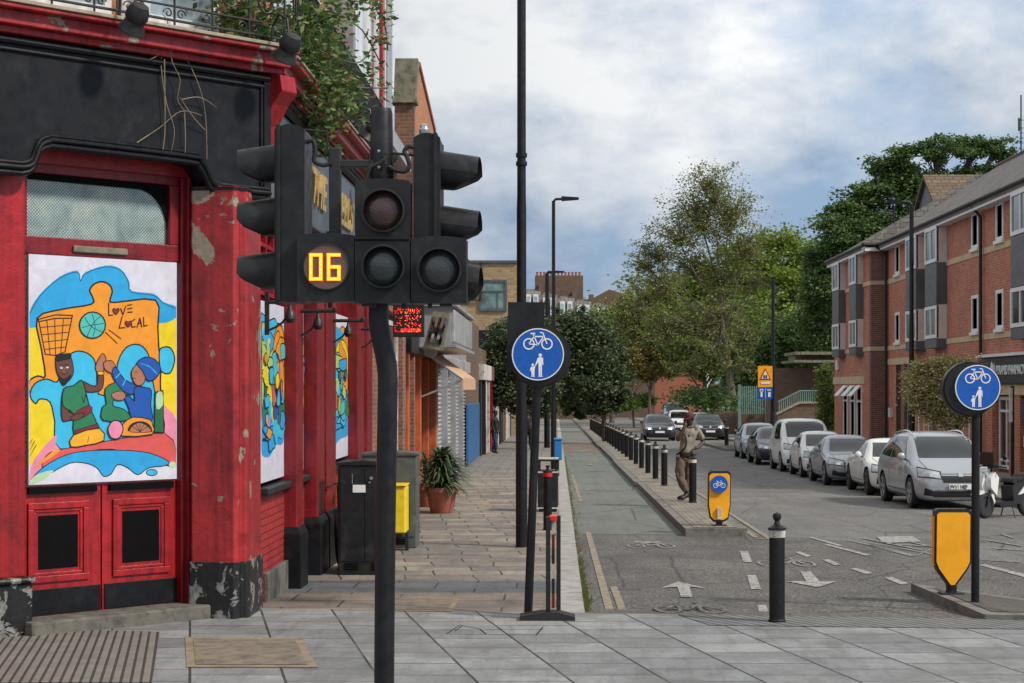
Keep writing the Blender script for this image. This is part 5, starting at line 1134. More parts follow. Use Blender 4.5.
# ================================================================ TRAFFIC SIGNAL
YS = 9.5
tl = thing('traffic_signal', 'black traffic signal cluster on a bent pole with an amber countdown reading 06', 'traffic light', (W(381, 0, YS).x, YS, g(YS)+.05))
def T(px, py, dy=0.0):
    p = W(px, py, YS); return Vector((p.x, YS+dy, p.z))
def TB(m, x0, y0, x1, y1, d0, d1, mi=0): a = T(x0, y1); b_ = T(x1, y0); m.box((a.x, YS+d0, a.z), (b_.x, YS+d1, b_.z), mi)
def f(m):
    P = [Vector((T(382, 683).x, YS+.12, g(YS)-.1)), T(382, 683, .12), T(383.5, 520, .12), T(385.5, 400, .12), T(385.5, 376, .12), T(383.5, 358, .12), T(379, 338, .12), T(376.5, 322, .12), T(376.5, 300, .12), T(378, 200, .12), T(379.5, 108, .12)]
    m.tube([tuple(p) for p in smoothpoly([tuple(p) for p in P], 4, False)], .054, 20)
part('pole', f, M['black_metal'], tl, smooth=True)
part('pole_cap', lambda m: m.lathe(T(379.5, 178, .12), [(.062, 0), (.066, .02), (.062, .1), (.058, .36), (.05, .385), (.0, .388)], 20), M['signal_black'], tl, smooth=True)
for x, y in ((378, 150), (378, 166), (385, 152), (385, 163), (386, 175)): part('bolt', lambda m: m.lathe(T(x, y, .05), [(.008, 0), (.008, .010), (.0, .012)], 8, axis=(0, -1, 0)), M['iron' if x > 384 else 'rim_silver'], tl)
def housing(m, x0, y0, x1, y1, d0=-.06, d1=.12, curve=2.0):
    n = 8; P = [T(x0, y1, d0), T(x1, y1, d0), T(x1, y0+curve, d0)]
    for k in range(1, n): t_ = k/n; P.append(T(x1+(x0-x1)*t_, y0+curve-curve*math.sin(math.pi*t_), d0))
    P.append(T(x0, y0+curve, d0)); m.prism(P, (0, d1-d0, 0))
def lens_set(parent, cx, cy, rpx, mat, lenscol, d=-.06):
    c = T(cx, cy, d); r_ = rpx*YS/F
    part('lens_hood', lambda m: m.lathe(c, [(r_*1.10, .0), (r_*1.12, .05), (r_*1.02, .052), (r_*.98, -.0)], 36, axis=(0, -1, 0)), M['signal_black'], parent, smooth=True)
    part('lens', lambda m: m.lathe(c+Vector((0, .0, 0)), [(r_*.98, .004), (r_*.9, .012), (r_*.6, .026), (r_*.3, .034), (0, .037)], 32, axis=(0, -1, 0)), M[lenscol], parent, smooth=True)
for nme, c_ in (('lens_red', (.040, .018, .019)), ('lens_green', (.015, .023, .027)), ('lens_dark', (.022, .026, .028)), ('lens_brown', (.12, .065, .045))):
    mm, t, b = newmat(nme); P = pos(t); b.inputs['Base Color'].default_value = (*c_, 1); b.inputs['Roughness'].default_value = .28; b.inputs['Coat Weight'].default_value = .4; b.inputs['Coat Roughness'].default_value = .15
    vo = nn_(t, 'ShaderNodeTexVoronoi'); vo.inputs['Scale'].default_value = 90; t.links.new(P, vo.inputs['Vector']); bump(t, b, vo.outputs[0], .35, .004)
h1 = part('signal_head', lambda m: (housing(m, 356.5, 180, 411, 304, -.08, .10, 2.5),), M['signal_black'], tl, bevel=.008)
lens_set(h1, 385, 212.5, 19.5, None, 'lens_red', -.08); lens_set(h1, 385, 268, 19.5, None, 'lens_green', -.08)
part('head_seam', lambda m: (TB(m, 357, 240.5, 410.5, 242, -.084, -.078), ), M['signal_dark'], h1)
h2 = part('signal_head', lambda m: housing(m, 411.8, 237, 467, 304, -.07, .10, 2.5), M['signal_black'], tl, bevel=.008)
lens_set(h2, 440.5, 271, 20, None, 'lens_dark', -.07)
h3 = part('countdown_head', lambda m: housing(m, 299, 234, 355.8, 302, -.075, .10, 2.5), M['signal_black'], tl, bevel=.008)
part('countdown_rim', lambda m: m.lathe(T(328, 268, -.075), [(23.5*YS/F, 0), (23.5*YS/F, .012), (22*YS/F, .014), (22*YS/F, .002)], 40, axis=(0, -1, 0)), M['signal_black'], h3, smooth=True)
part('countdown_face', lambda m: m.lathe(T(328, 268, -.075), [(22*YS/F, .002), (22*YS/F, .008), (0, .0085)], 40, axis=(0, -1, 0)), M['lens_brown'], h3)
flat('led_amber', (1, .30, .004), .4, 1.2); flat('led_core', (1, .52, .03), .4, 1.3)
def seg7(m, x0, y0, x1, y1, on, w_):
    ym = (y0+y1)/2; S7 = {'a': (x0, y0, x1, y0+w_), 'g': (x0, ym-w_/2, x1, ym+w_/2), 'd': (x0, y1-w_, x1, y1), 'f': (x0, y0, x0+w_, ym), 'b': (x1-w_, y0, x1, ym), 'e': (x0, ym, x0+w_, y1), 'c': (x1-w_, ym, x1, y1)}
    for s_ in on:
        a, b_, c_, d_ = S7[s_]; q = .001*'abcdefg'.index(s_)*.3
        TB(m, a, b_, c_, d_, -.0895-q, -.083, 0); i_ = w_*.3
        TB(m, a+i_, b_+i_, c_-i_, d_-i_, -.0905-q, -.0896-q, 1)
part('digit', lambda m: seg7(m, 311.5, 254.5, 324.5, 281.5, 'abcdef', 3.2), [M['led_amber'], M['led_core']], h3, recalc=True)
part('digit', lambda m: seg7(m, 329, 254.5, 342.5, 281.5, 'acdefg', 3.2), [M['led_amber'], M['led_core']], h3, recalc=True)
# side facing heads with long visors
def visor(m, c, d, L, r_, n=22, droop=.12):
    d = Vector(d).normalized(); up = Vector((0, 0, 1)); sd_ = d.cross(up).normalized(); vs = []; 
    for k in range(n+1):
        a = 2*math.pi*k/n; ca, sa = math.cos(a), math.sin(a)
        if sa >= -.15: l_ = L
        else: l_ = L*(1-.62*((-sa-.15)/.85))
        for rr_, ll in ((r_, 0), (r_*1.0, l_), (r_*.95, l_), (r_*.94, 0.0)):
            vs.append(c+(sd_*ca+up*sa)*rr_*(1-.10*ll/L)+d*ll-up*droop*ll)
    m.add(vs, [(4*k+j, 4*k+j+1, 4*(k+1)+j+1, 4*(k+1)+j) for k in range(n) for j in range(3)])
def side_head(xb0, xb1, y0, y1, dirx, xf, lens_y, tipx, dd, lab=None):
    # xb0..xb1 body back to front (px)
    def f(m):
        lo, hi = min(xb0, xb1), max(xb0, xb1)
        P = []
        n = 8
        for k in range(n+1): t_ = k/n; P.append(T(lo+(hi-lo)*t_, y0+ (6*(1-math.sin(math.pi*(.5+.5*t_))) if dirx < 0 else 6*(1-math.sin(math.pi*(.5*t_+0.0)+0.0))) if False else y0+5*abs(2*t_-1)**2, dd))
        P += [T(hi, y1, dd), T(lo, y1, dd)]
        m.prism(P, (0, .30, 0))
    h = part('signal_head', f, M['signal_black'], tl, bevel=.012)
    part('backboard', lambda m: TB(m, min(xf, xf+4*dirx), y0-0, max(xf, xf+4*dirx), y1-1, dd-.015, dd+.315), M['signal_black'], h, bevel=.004)
    for ly in lens_y:
        c = T(xf+2*dirx, ly, dd+.15); L = abs(tipx-xf)*YS/F
        part('visor', lambda m: visor(m, c, (dirx, -.10, 0), L, .105), M['signal_black'], h, smooth=True)
        part('lens', lambda m: m.lathe(c+Vector((dirx*.004, 0, 0)), [(.10, 0), (.08, .02), (0, .035)], 24, axis=(dirx, 0, 0)), M['lens_dark'], h, smooth=True)
    return h
side_head(305, 275, 124.5, 302, -1, 281, (160, 213.5, 268), 236, -.02)
side_head(413, 440, 132, 240, 1, 433, (166, 221), 477, .02)
side_head(448, 462, 255, 300, 1, 462, (279,), 477, .14)
part('top_sensor', lambda m: m.lathe(T(423, 131, .1), [(.028, 0), (.03, .02), (.024, .03), (.024, .045), (.01, .055), (0, .056)], 12), M['rim_silver'], tl, smooth=True)
def f(m):
    TB(m, 327.5, 146, 339, 236, .06, .12); TB(m, 338, 158, 372, 165.5, .07, .13)
part('mounting_arm', f, M['iron'], tl, bevel=.005)
part('cable', lambda m: m.tube(smoothpoly([tuple(T(x, y, .05)) for x, y in ((305, 141), (312, 140), (314, 150), (313, 160), (322, 164), (330, 162))], 6, False), .012, 8), M['rubber'], tl, smooth=True)
part('cable', lambda m: m.tube(smoothpoly([tuple(T(x, y, .02)) for x, y in ((388, 166), (396, 170), (404, 171), (409, 166), (407, 157), (404, 151), (408, 146), (413, 147))], 6, False), .012, 8), M['rubber'], tl, smooth=True)
part('cable', lambda m: m.tube(smoothpoly([tuple(T(x, y, .0)) for x, y in ((366, 178), (370, 168), (378, 164), (384, 160))], 6, False), .011, 8), M['rubber'], tl, smooth=True)
part('brace', lambda m: m.tube([T(385, 150, .1), T(413, 153, .1)], .007, 6), M['iron'], tl)
part('brace', lambda m: m.tube([T(302, 127, .1), T(325, 129, .1), T(325, 148, .1)], .006, 6), M['iron'], tl)
def f(m):
    pass
for x in (374, 404, 430, 330): part('underside_fixing', lambda m: m.tube([T(x, 303, .0), T(x, 308, .0)], .012, 8), M['iron'], tl)
for a, b_ in ((362, 376), (440, 452)): part('underside_clamp', lambda m: TB(m, a, 302.5, b_, 306.5, -.03, .03), M['iron'], tl, bevel=.002)
# ================================================================ RIGHT SIDE BUILDINGS
XR = 12.5
def Rr(y, o, z): return Vector((XR-o, y, z))
def Rf(y, o, z): return Vector((11.9-o, y, z))
bR = thing('brick_flats', 'three storey red brick flats with slate roof and pharmacy below', 'building', (XR, 55, g(55)))
ZE = 7.5
part('wall', lambda m: m.box((XR, 40, 2.9), (XR+8, 68, ZE)), M['red_brick'], bR)
part('wall', lambda m: (m.box((XR, 53.0, -.6), (XR+8, 68, 2.9)), m.box((XR+.3, 40, -.6), (XR+8, 53.0, 2.9))), M['red_brick'], bR)
part('stone_band', lambda m: (m.box((XR-.02, 40, 3.5), (XR+.1, 68, 3.66)), m.box((XR-.02, 40, 6.0), (XR+.1, 68, 6.18)), m.box((XR-.03, 62.9, 2.95), (XR+.1, 68, 3.18))), M['sandstone'], bR, bevel=.006)
def f(m):
    m.prism([(XR-.38, 39.5, ZE), (XR+4.3, 39.5, ZE+3.05), (XR+9, 39.5, ZE), (XR+9, 39.5, ZE-.14), (XR+4.3, 39.5, ZE+2.9), (XR-.38, 39.5, ZE-.14)], (0, 29.0, 0))
rf = part('roof', f, M['slate_roof'], bR)
part('ridge', lambda m: m.tube([(XR+4.3, 39.5, ZE+3.06), (XR+4.3, 68.5, ZE+3.06)], .1, 8), M['clay_tile'], rf)
part('soffit', lambda m: (m.box((XR-.34, 39.6, ZE-.22), (XR, 68.0, ZE-.1)), m.box((XR-.36, 39.6, ZE-.12), (XR-.32, 68.1, ZE+.03))), M['white_frame'], bR)
part('gutter', lambda m: m.tube([(XR-.40, 39.6, ZE+.0), (XR-.40, 68.4, ZE+.0)], .065, 8), M['plastic_black'], bR, smooth=True)
part('drainpipe', lambda m: m.tube([(XR-.38, 52.7, ZE-.05), (XR-.1, 52.7, ZE-.4), (XR-.1, 52.7, -.4)], .05, 8), M['plastic_black'], bR, smooth=True)
part('drainpipe', lambda m: m.tube([(XR-.5, 67.85, ZE-.05), (XR-.1, 67.85, ZE-.4), (XR-.1, 67.85, -.6)], .05, 8), M['plastic_black'], bR, smooth=True)
def oriel(y0, y1, fr, par, proj=.34, segs=((3.38, 3.68, 0), (3.68, 4.77, 1), (4.77, 6.13, 0), (6.13, 7.33, 1))):
    o = part('oriel', lambda m: m.fbox(fr, (y0, 0, segs[0][0]), (y1, proj, segs[0][1])), M['grey_panel'], par, bevel=.01)
    part('oriel_panel', lambda m: m.fbox(fr, (y0, 0, segs[2][0] if segs[2][2] == 0 else 0), (y1, proj, segs[2][1])), M['grey_panel'], o, bevel=.01)
    for a, b_, k in segs:
        if k: part('oriel_cheek', lambda m: m.fbox(fr, (y0, 0, a), (y0+.06, proj-.02, b_)), M['render_pale'], o); part('oriel_cheek', lambda m: m.fbox(fr, (y1-.06, 0, a), (y1, proj-.02, b_)), M['render_pale'], o)
    for a, b_, k in segs:
        if k: sash(fr, y0+.0, y1-.0, a+.02, b_-.02, proj-.02, o, 'house_glass', 'white_frame', .11, rails=(), vert=1)
    return o
for y0, y1 in ((57.7, 59.5), (61.0, 62.8), (46.3, 48.25)): oriel(y0, y1, Rr, bR)
for yc in (50.75, 53.75, 66.0):
    for a, b_ in ((3.76, 4.86), (6.26, 7.34)): 
        sash(Rr, yc-.42, yc+.42, a, b_, .0, bR, 'house_glass', 'white_frame', .10, rails=(), vert=0)
        part('sill', lambda m: m.fbox(Rr, (yc-.5, -.02, a-.1), (yc+.5, .09, a)), M['white_frame'], bR, bevel=.01)
# pharmacy front
ph = part('shop_fascia', lambda m: (m.box((XR-.12, 42, 2.20), (XR, 52.9, 2.95))), M['plastic_black'], bR, bevel=.01)
part('fascia_trim', lambda m: (m.box((XR-.2, 41.9, 2.97), (XR, 53.0, 3.05))), M['white_frame'], ph)
part('stone_lintel', lambda m: m.box((XR-.03, 42, 1.9), (XR+.1, 52.9, 2.19)), M['sandstone'], bR)
text_obj('lettering', 'PYRAMID PHARMACY', .36, (XR-.125, 50.75, 2.47), (0, -1, 0), (0, 0, 1), M['sign_white'], ph, .008, .88, .006)
part('logo', lambda m: (m.prism([(XR-.13, 51.45, 2.62), (XR-.13, 51.25, 2.85), (XR-.13, 51.1, 2.72), (XR-.13, 51.1, 2.5), (XR-.13, 51.25, 2.38)], (.02, 0, 0)), m.prism([(XR-.13, 51.05, 2.62), (XR-.13, 50.98, 2.8), (XR-.13, 50.9, 2.7), (XR-.13, 50.9, 2.5), (XR-.13, 50.98, 2.42)], (.02, 0, 0))), M['sign_white'], ph)
gc = flat('pharmacy_green', (.02, .42, .12), .4)
part('pharmacy_cross', lambda m: (m.box((XR-.75, 52.2, 2.42), (XR-.45, 52.3, 2.94)), m.box((XR-.86, 52.2, 2.56), (XR-.34, 52.3, 2.80)), m.box((XR-.34, 52.22, 2.64), (XR, 52.28, 2.7))), M['pharmacy_green'], ph, bevel=.01)
for y0, y1 in ((49.9, 51.6), (47.6, 48.5), (45.0, 47.0), (42.5, 44.5)):
    sash(Rr, y0, y1, -.2, 1.85, -.2, bR, 'dark_glass', 'white_frame', .1, rails=(.12, .8), vert=1)
for a, b_ in ((51.7, 53.0), (48.6, 49.8), (47.05, 47.5), (44.6, 44.9)): part('brick_pier', lambda m: m.box((XR+.001, a, -.6), (XR+.3, b_, 1.9)), M['red_brick'], bR)
pn = part('window_poster', lambda m: m.box((XR+.0, 47.7, 1.2), (XR+.12, 48.45, 1.75)), M['plastic_black'], bR)
part('door_notice', lambda m: m.box((XR+.02, 48.0, .5), (XR+.1, 48.3, .8)), M['sign_white'], bR)
# arch recess and openings of the middle part
part('recess', lambda m: (m.box((XR-.01, 63.4, -.6), (XR+.05, 66.3, 2.94)),), M['dark_glass'], bR)
for a, b_ in ((64.5, 65.1), (59.5, 60.2)): part('brick_pier', lambda m: m.box((XR-.06, a, -.6), (XR-.005, b_, 2.94)), M['dark_brick'], bR)
part('meter_box', lambda m: (m.box((XR-.12, 67.0, 1.0), (XR, 67.3, 1.35))), M['render_pale'], bR)
for y0, y1 in ((54.5, 56.2), (57.2, 58.9), (60.4, 62.2)): sash(Rr, y0, y1, .1, 2.5, -.02, bR, 'dark_glass', 'white_frame', .1, rails=(.7,), vert=1)
# far block, standing forward
bS = thing('brick_flats', 'further red brick block standing forward with stacked grey and white oriel windows', 'building', (11.9, 72, g(72)))
part('wall', lambda m: (m.box((11.9, 68.6, -.8), (18, 77.2, ZE)),), M['red_brick'], bS)
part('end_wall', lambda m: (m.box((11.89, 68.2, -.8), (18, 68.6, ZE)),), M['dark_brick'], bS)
part('stone_band', lambda m: (m.box((11.87, 68.17, 3.5), (12.2, 77.2, 3.66)), m.box((12.2, 68.17, 3.5), (12.5, 68.3, 3.66)), m.box((11.87, 68.17, 6.0), (12.2, 77.2, 6.16)), m.box((12.2, 68.17, 6.0), (12.5, 68.3, 6.16))), M['sandstone'], bS)
part('roof', lambda m: m.prism([(11.58, 68.55, ZE), (16.4, 68.55, ZE+2.8), (20, 68.55, ZE), (20, 68.55, ZE-.14), (11.58, 68.55, ZE-.14)], (0, 9.0, 0)), M['slate_roof'], bS)
part('soffit', lambda m: (m.box((11.62, 68.0, ZE-.24), (11.9, 77.5, ZE-.13)), m.box((11.62, 67.95, ZE-.24), (12.4, 68.2, ZE-.1)), m.box((11.6, 67.95, ZE-.14), (11.64, 77.5, ZE+.02))), M['white_frame'], bS)
part('gutter', lambda m: (m.tube([(11.57, 68.0, ZE), (11.57, 77.6, ZE)], .07, 8), m.tube([(11.57, 67.95, ZE), (12.2, 67.95, ZE)], .07, 8)), M['plastic_black'], bS, smooth=True)
part('hip', lambda m: m.prism([(11.58, 68.56, ZE), (11.58, 67.9, ZE), (13.2, 67.9, ZE), (16.2, 68.56, ZE+2.7)], (0, .0, .1)), M['slate_roof'], bS)
for y0, y1 in ((69.9, 71.5), (74.2, 75.9)): oriel(y0, y1, Rf, bS, .3)
part('stone_lintel', lambda m: m.box((11.87, 69.6, 2.25), (12.0, 77.4, 2.55)), M['sandstone'], bS)
for y0, y1 in ((70.2, 71.3), (71.8, 72.9), (73.6, 74.7)):
    w_ = sash(Rf, y0, y1, -.3, 2.2, .0, bS, 'pale_glass', 'white_frame', .12, rails=(.75,), vert=0)
    part('hopper', lambda m: m.prism([(11.86, y0+.1, 2.15), (11.86, y1-.1, 2.15), (11.5, y1-.1, 1.75), (11.5, y0+.1, 1.75)], (-.03, 0, .03)), M['white_frame'], w_)
part('alarm_box', lambda m: m.box((11.8, 75.9, 2.85), (11.9, 76.3, 3.25)), M['white_frame'], bS, bevel=.02)
# cross gabled roof behind
bW = thing('gabled_house', 'brown tiled cross gabled roof with a grey clad gable behind the flats', 'building', (17, 75, g(75)))
def f(m): m.prism([(15.4, 72, 7.0), (15.4, 72, 9.0), (15.4, 75, W(0, 178, 75).z), (15.4, 78, 9.0), (15.4, 78, 7.0)], (8, 0, 0))
part('gable_wall', f, M['grey_panel'], bW)
def f(m):
    za = W(0, 177, 75).z
    for s_ in (-1, 1): m.prism([(15.25, 75, za+.1), (15.25, 75+s_*3.6, 8.7), (15.25, 75+s_*3.6, 8.55), (15.25, 75, za-.06)], (8.5, 0, 0))
part('roof', f, M['clay_tile'], bW)
# grey flat roofed block with stair and green railings behind the trees
bX = thing('stair_block', 'dark brick block with flat concrete canopy and ramped stair behind parked cars', 'building', (14, 100, g(100)))
def P2(px, py, Y): return W(px, py, Y)
a_ = P2(778, 420, 104); b_ = P2(836, 352, 104)
part('wall', lambda m: (m.box((P2(770, 0, 104).x, 104, -2), (b_.x+3, 106, P2(0, 368, 104).z))), M['brown_brick'], bX)
part('canopy', lambda m: (m.box((P2(790, 0, 103).x, 101, P2(0, 363, 103).z), (b_.x+3, 107, P2(0, 360.5, 103).z)), m.box((P2(793, 0, 103).x, 102, P2(0, 355, 103).z), (b_.x+3, 107, P2(0, 352, 103).z)), m.box((P2(795, 0, 103).x, 103, P2(0, 360.5, 103).z), (b_.x+3, 106, P2(0, 355, 103).z))), M['mossy_stone'], bX)
def f(m):
    m.prism([P2(778, 425, 100), P2(778, 414, 100), P2(800, 402.5, 100), P2(824, 402.5, 100), P2(824, 430, 100)], (0, .4, 0))
part('stair_wall', f, M['brown_brick'], bX)
part('handrail', lambda m: m.prism([P2(777, 415, 99.9), P2(800, 403.5, 99.9), P2(825, 403.5, 99.9), P2(825, 401.5, 99.9), P2(799.5, 401.5, 99.9), P2(777, 413, 99.9)], (0, .5, 0)), M['stone'], bX)
paint('rail_green', (.13, .22, .19), .55, .15, 3, obj=False)
def f(m):
    for i in range(22):
        x = 779+i*2.1; yb = 413-(x-778)*.5 if x < 800 else 401.5
        p, q = P2(x, yb, 100.2), P2(x, yb-11, 100.2); m.tube([p, q], .035, 5)
    m.tube([P2(778, 402, 100.2), P2(800, 391, 100.2), P2(825, 391, 100.2)], .05, 6)
part('railing', f, M['rail_green'], bX)
def green_fence(px0, px1, top, bot, Y, lab):
    o = thing('metal_fence', lab, 'fence', (P2(px0, 0, Y).x, Y, g(Y)))
    def f(m):
        x = px0
        while x < px1: p = P2(x, bot, Y); q = P2(x, top, Y); m.box((p.x, Y, p.z), (p.x+.07, Y+.03, q.z)); x += 2.0
    part('bars', f, M['rail_green'], o)
    part('rail', lambda m: [m.box((P2(px0, 0, Y).x, Y+.04, P2(0, yy, Y).z), (P2(px1, 0, Y).x, Y+.09, P2(0, yy, Y).z+.07)) for yy in (top+2, bot-3)], M['rail_green'], o)
    part('post', lambda m: [m.box((P2(x, 0, Y).x, Y-.05, g(Y)), (P2(x, 0, Y).x+.2, Y+.12, P2(0, top-1.5, Y).z)) for x in (px0, px1)], M['rail_green'], o)
green_fence(738, 765, 386, 414, 112, 'pale green metal railings behind the tree and the warning sign')
green_fence(709, 727, 388, 410, 150, 'short pale green railings next to the bright red brick wall')
lw = thing('low_wall', 'low stone wall below the green railings behind the pale tree', 'wall', (P2(735, 0, 113).x, 113, g(113)))
part('wall', lambda m: m.box((P2(716, 0, 113).x, 113, -2), (P2(778, 0, 113).x, 113.4, P2(0, 412, 113).z)), M['brown_brick'], lw)
# lamp posts on the right
lamp(W(911.5, 0, 53).x, 53, W(0, 205, 53).z-g(53), .075, .065, .35, 'black lamp post with a double arm in front of the brick flats', 1.8, dirx=-1, head=.4)
lamp(W(773, 0, 85).x, 85, W(0, 280, 85).z-g(85), .10, .085, 0, 'thin dark lamp post beside the yellow warning sign', 1.5)
# warning sign board
Yw = 84.5
ws_ = thing('warning_sign', 'yellow board with red warning triangle above a blue panel on the lamp post', 'sign', tuple(W(765, 383, Yw)))
def wq(x0, y0, x1, y1, d, th): a = W(x0, y1, Yw); b_ = W(x1, y0, Yw); return (a.x, Yw+d, a.z), (b_.x, Yw+d+th, b_.z)
part('board', lambda m: m.box(*wq(758, 366, 772.5, 387, 0, .04)), M['amber_face'], ws_)
part('lower_board', lambda m: m.box(*wq(758, 387.3, 772.5, 399, 0, .04)), M['sign_blue'], ws_)
part('triangle', lambda m: m.prism([W(759.5, 379.5, Yw-.02), W(771, 379.5, Yw-.02), W(765.3, 368, Yw-.02)], (0, .015, 0)), M['sign_red'], ws_)
part('triangle_centre', lambda m: m.prism([W(761.3, 378.6, Yw-.035), W(769.3, 378.6, Yw-.035), W(765.3, 370.5, Yw-.035)], (0, .014, 0)), M['sign_white'], ws_)
part('symbol', lambda m: (m.box(*wq(763.5, 375, 764.8, 378, -.05, .012)), m.box(*wq(765.6, 375, 767, 378, -.05, .012))), M['plastic_black'], ws_)
part('symbol', lambda m: (m.box(*wq(760.5, 390, 762.5, 397, -.02, .015)), m.box(*wq(759.7, 389, 763.3, 391.5, -.02, .015)), m.box(*wq(765.2, 388.2, 765.6, 398.5, -.02, .015)), m.box(*wq(768, 392, 770.5, 397, -.02, .015)), m.box(*wq(767, 389.5, 771, 390.5, -.02, .015)), m.box(*wq(761, 382, 770, 384, -.02, .015))), M['sign_white'], ws_)
part('post_clip', lambda m: m.box(*wq(770, 370, 774, 396, .05, .1)), M['black_metal'], ws_)
# yellow reflective bollards
def kl(px, base_py, h_is, pts, lab, Y, w_extra=None, sign=False):
    b_ = Vector(((px-VX)*Y/F, Y, g(Y)+h_is)); o = thing('traffic_bollard', lab, 'bollard', tuple(b_))
    P = [W(x, y, Y) for x, y in pts]; c = sum(P, Vector())/len(P)
    part('shell', lambda m: m.prism([p+Vector((0, .01, 0)) for p in P], (0, .14, 0)), M['plastic_black'], o, bevel=.02)
    part('face', lambda m: m.prism([c+(p-c)*.91+Vector((0, -.008, 0)) for p in P], (0, .03, 0)), M['amber_face'], o, bevel=.004)
    part('side_face', lambda m: m.prism([Vector((min(p.x for p in P)-.004, Y+.04, c.z-.18)), Vector((min(p.x for p in P)-.004, Y+.12, c.z-.18)), Vector((min(p.x for p in P)-.004, Y+.12, c.z+.33)), Vector((min(p.x for p in P)-.004, Y+.04, c.z+.33))], (.02, 0, 0)), M['amber_face'], o)
    part('stem', lambda m: (m.box((b_.x-.05, Y+.04, b_.z-.02), (b_.x+.05, Y+.12, min(p.z for p in P)+.03)), m.box((b_.x-.12, Y, b_.z-.02), (b_.x+.12, Y+.18, b_.z+.015))), M['plastic_black'], o, bevel=.005)
    return o
def rnd(pts, k=3): return pts
o = kl(719.5, 0, .137, [(708.5, 473.5), (711, 471), (728.5, 471), (731, 473.5), (730.8, 505), (728.5, 519), (724, 522), (713.5, 522), (710, 518), (708, 505)], 'amber traffic bollard with a round blue bicycle sign on the island end', 28.6)
Yk = 28.55
cc3 = W(719.3, 484.2, Yk); rk = 8.6*Yk/F
fc = part('blue_disc', lambda m: disc(m, cc3.x, 0, cc3.z, rk, Yk-.005, Yk+.03), M['sign_blue'], o)
part('bicycle_symbol', lambda m: pict_bike(m, lambda x, z: Vector((cc3.x+x, Yk-.004, cc3.z+z-.02)), rk*1.6), M['sign_white'], fc)
part('sticker', lambda m: (m.box((W(717.5, 0, Yk).x, Yk+.0, W(0, 519, Yk).z), (W(721.5, 0, Yk).x, Yk+.04, W(0, 508, Yk).z))), M['white_worn'], o)
o = kl(953, 0, .106, [(935.5, 511.5), (938, 509), (969, 509), (971.8, 512), (971.3, 563), (968, 570), (954.5, 588.5), (950.5, 588.5), (938, 571), (934.8, 563)], 'plain amber shield shaped traffic bollard on the near right island', 18.65)
blue_sign(976, 387.5, 22.5, 17.9, Vector((4.17, 17.95, g(17.95)+.106)), 'round blue cycle and pedestrian sign on the right island by the amber bollard', None, (-6.5, 1.5, 27.5), True)
# thin sign post with vertical white plate at the pharmacy
sp = thing('bus_stop_post', 'black post with a narrow vertical white sign before the pharmacy window', 'sign post', (W(1012, 0, 44).x, 44, g(44)+.12))
part('post', lambda m: m.tube([(W(1012.5, 0, 44).x, 44, g(44)+.1), (W(1012.5, 0, 44).x, 44, W(0, 386, 44).z)], .045, 10), M['black_metal'], sp)
part('sign_plate', lambda m: m.box((W(1008, 0, 44).x, 43.9, W(0, 422, 44).z), (W(1011.5, 0, 44).x, 43.94, W(0, 388, 44).z)), M['white_worn'], sp)
mastp = thing('antenna_mast', 'thin radio mast rising above the right end of the roof', 'mast', (W(1021, 0, 90).x, 90, g(90)))
part('pole', lambda m: m.tube([(W(1021, 0, 90).x, 90, 9), (W(1021, 0, 90).x, 90, W(0, 95, 90).z)], .035, 6), M['iron'], mastp)
part('antenna', lambda m: [m.tube([(W(1019, 0, 90).x, 90, W(0, y, 90).z), (W(1023.5, 0, 90).x, 90, W(0, y, 90).z)], .02, 5) for y in (120, 128, 133, 138, 143, 149)]+[m.tube([(W(1021, 0, 90).x-.1, 90, W(0, 131, 90).z), (W(1021, 0, 90).x-.1, 90, W(0, 118, 90).z)], .05, 6)], M['iron'], mastp)
mastp2 = thing('tv_aerial', 'small television aerial on the roof beside the lamp post', 'aerial', (W(893, 0, 74).x, 74, 9))
part('pole', lambda m: m.tube([(W(894, 0, 74).x, 74, 8.0), (W(894, 0, 74).x, 74, W(0, 207, 74).z)], .025, 5), M['iron'], mastp2)
part('antenna', lambda m: [m.tube([(W(874, 0, 74).x, 74, W(0, 213, 74).z), (W(897, 0, 74).x, 74, W(0, 215, 74).z)], .015, 5)]+[m.tube([(W(876+k*3, 0, 74).x, 74, W(0, 210, 74).z), (W(876+k*3, 0, 74).x, 74, W(0, 216, 74).z)], .012, 4) for k in range(7)], M['iron'], mastp2)
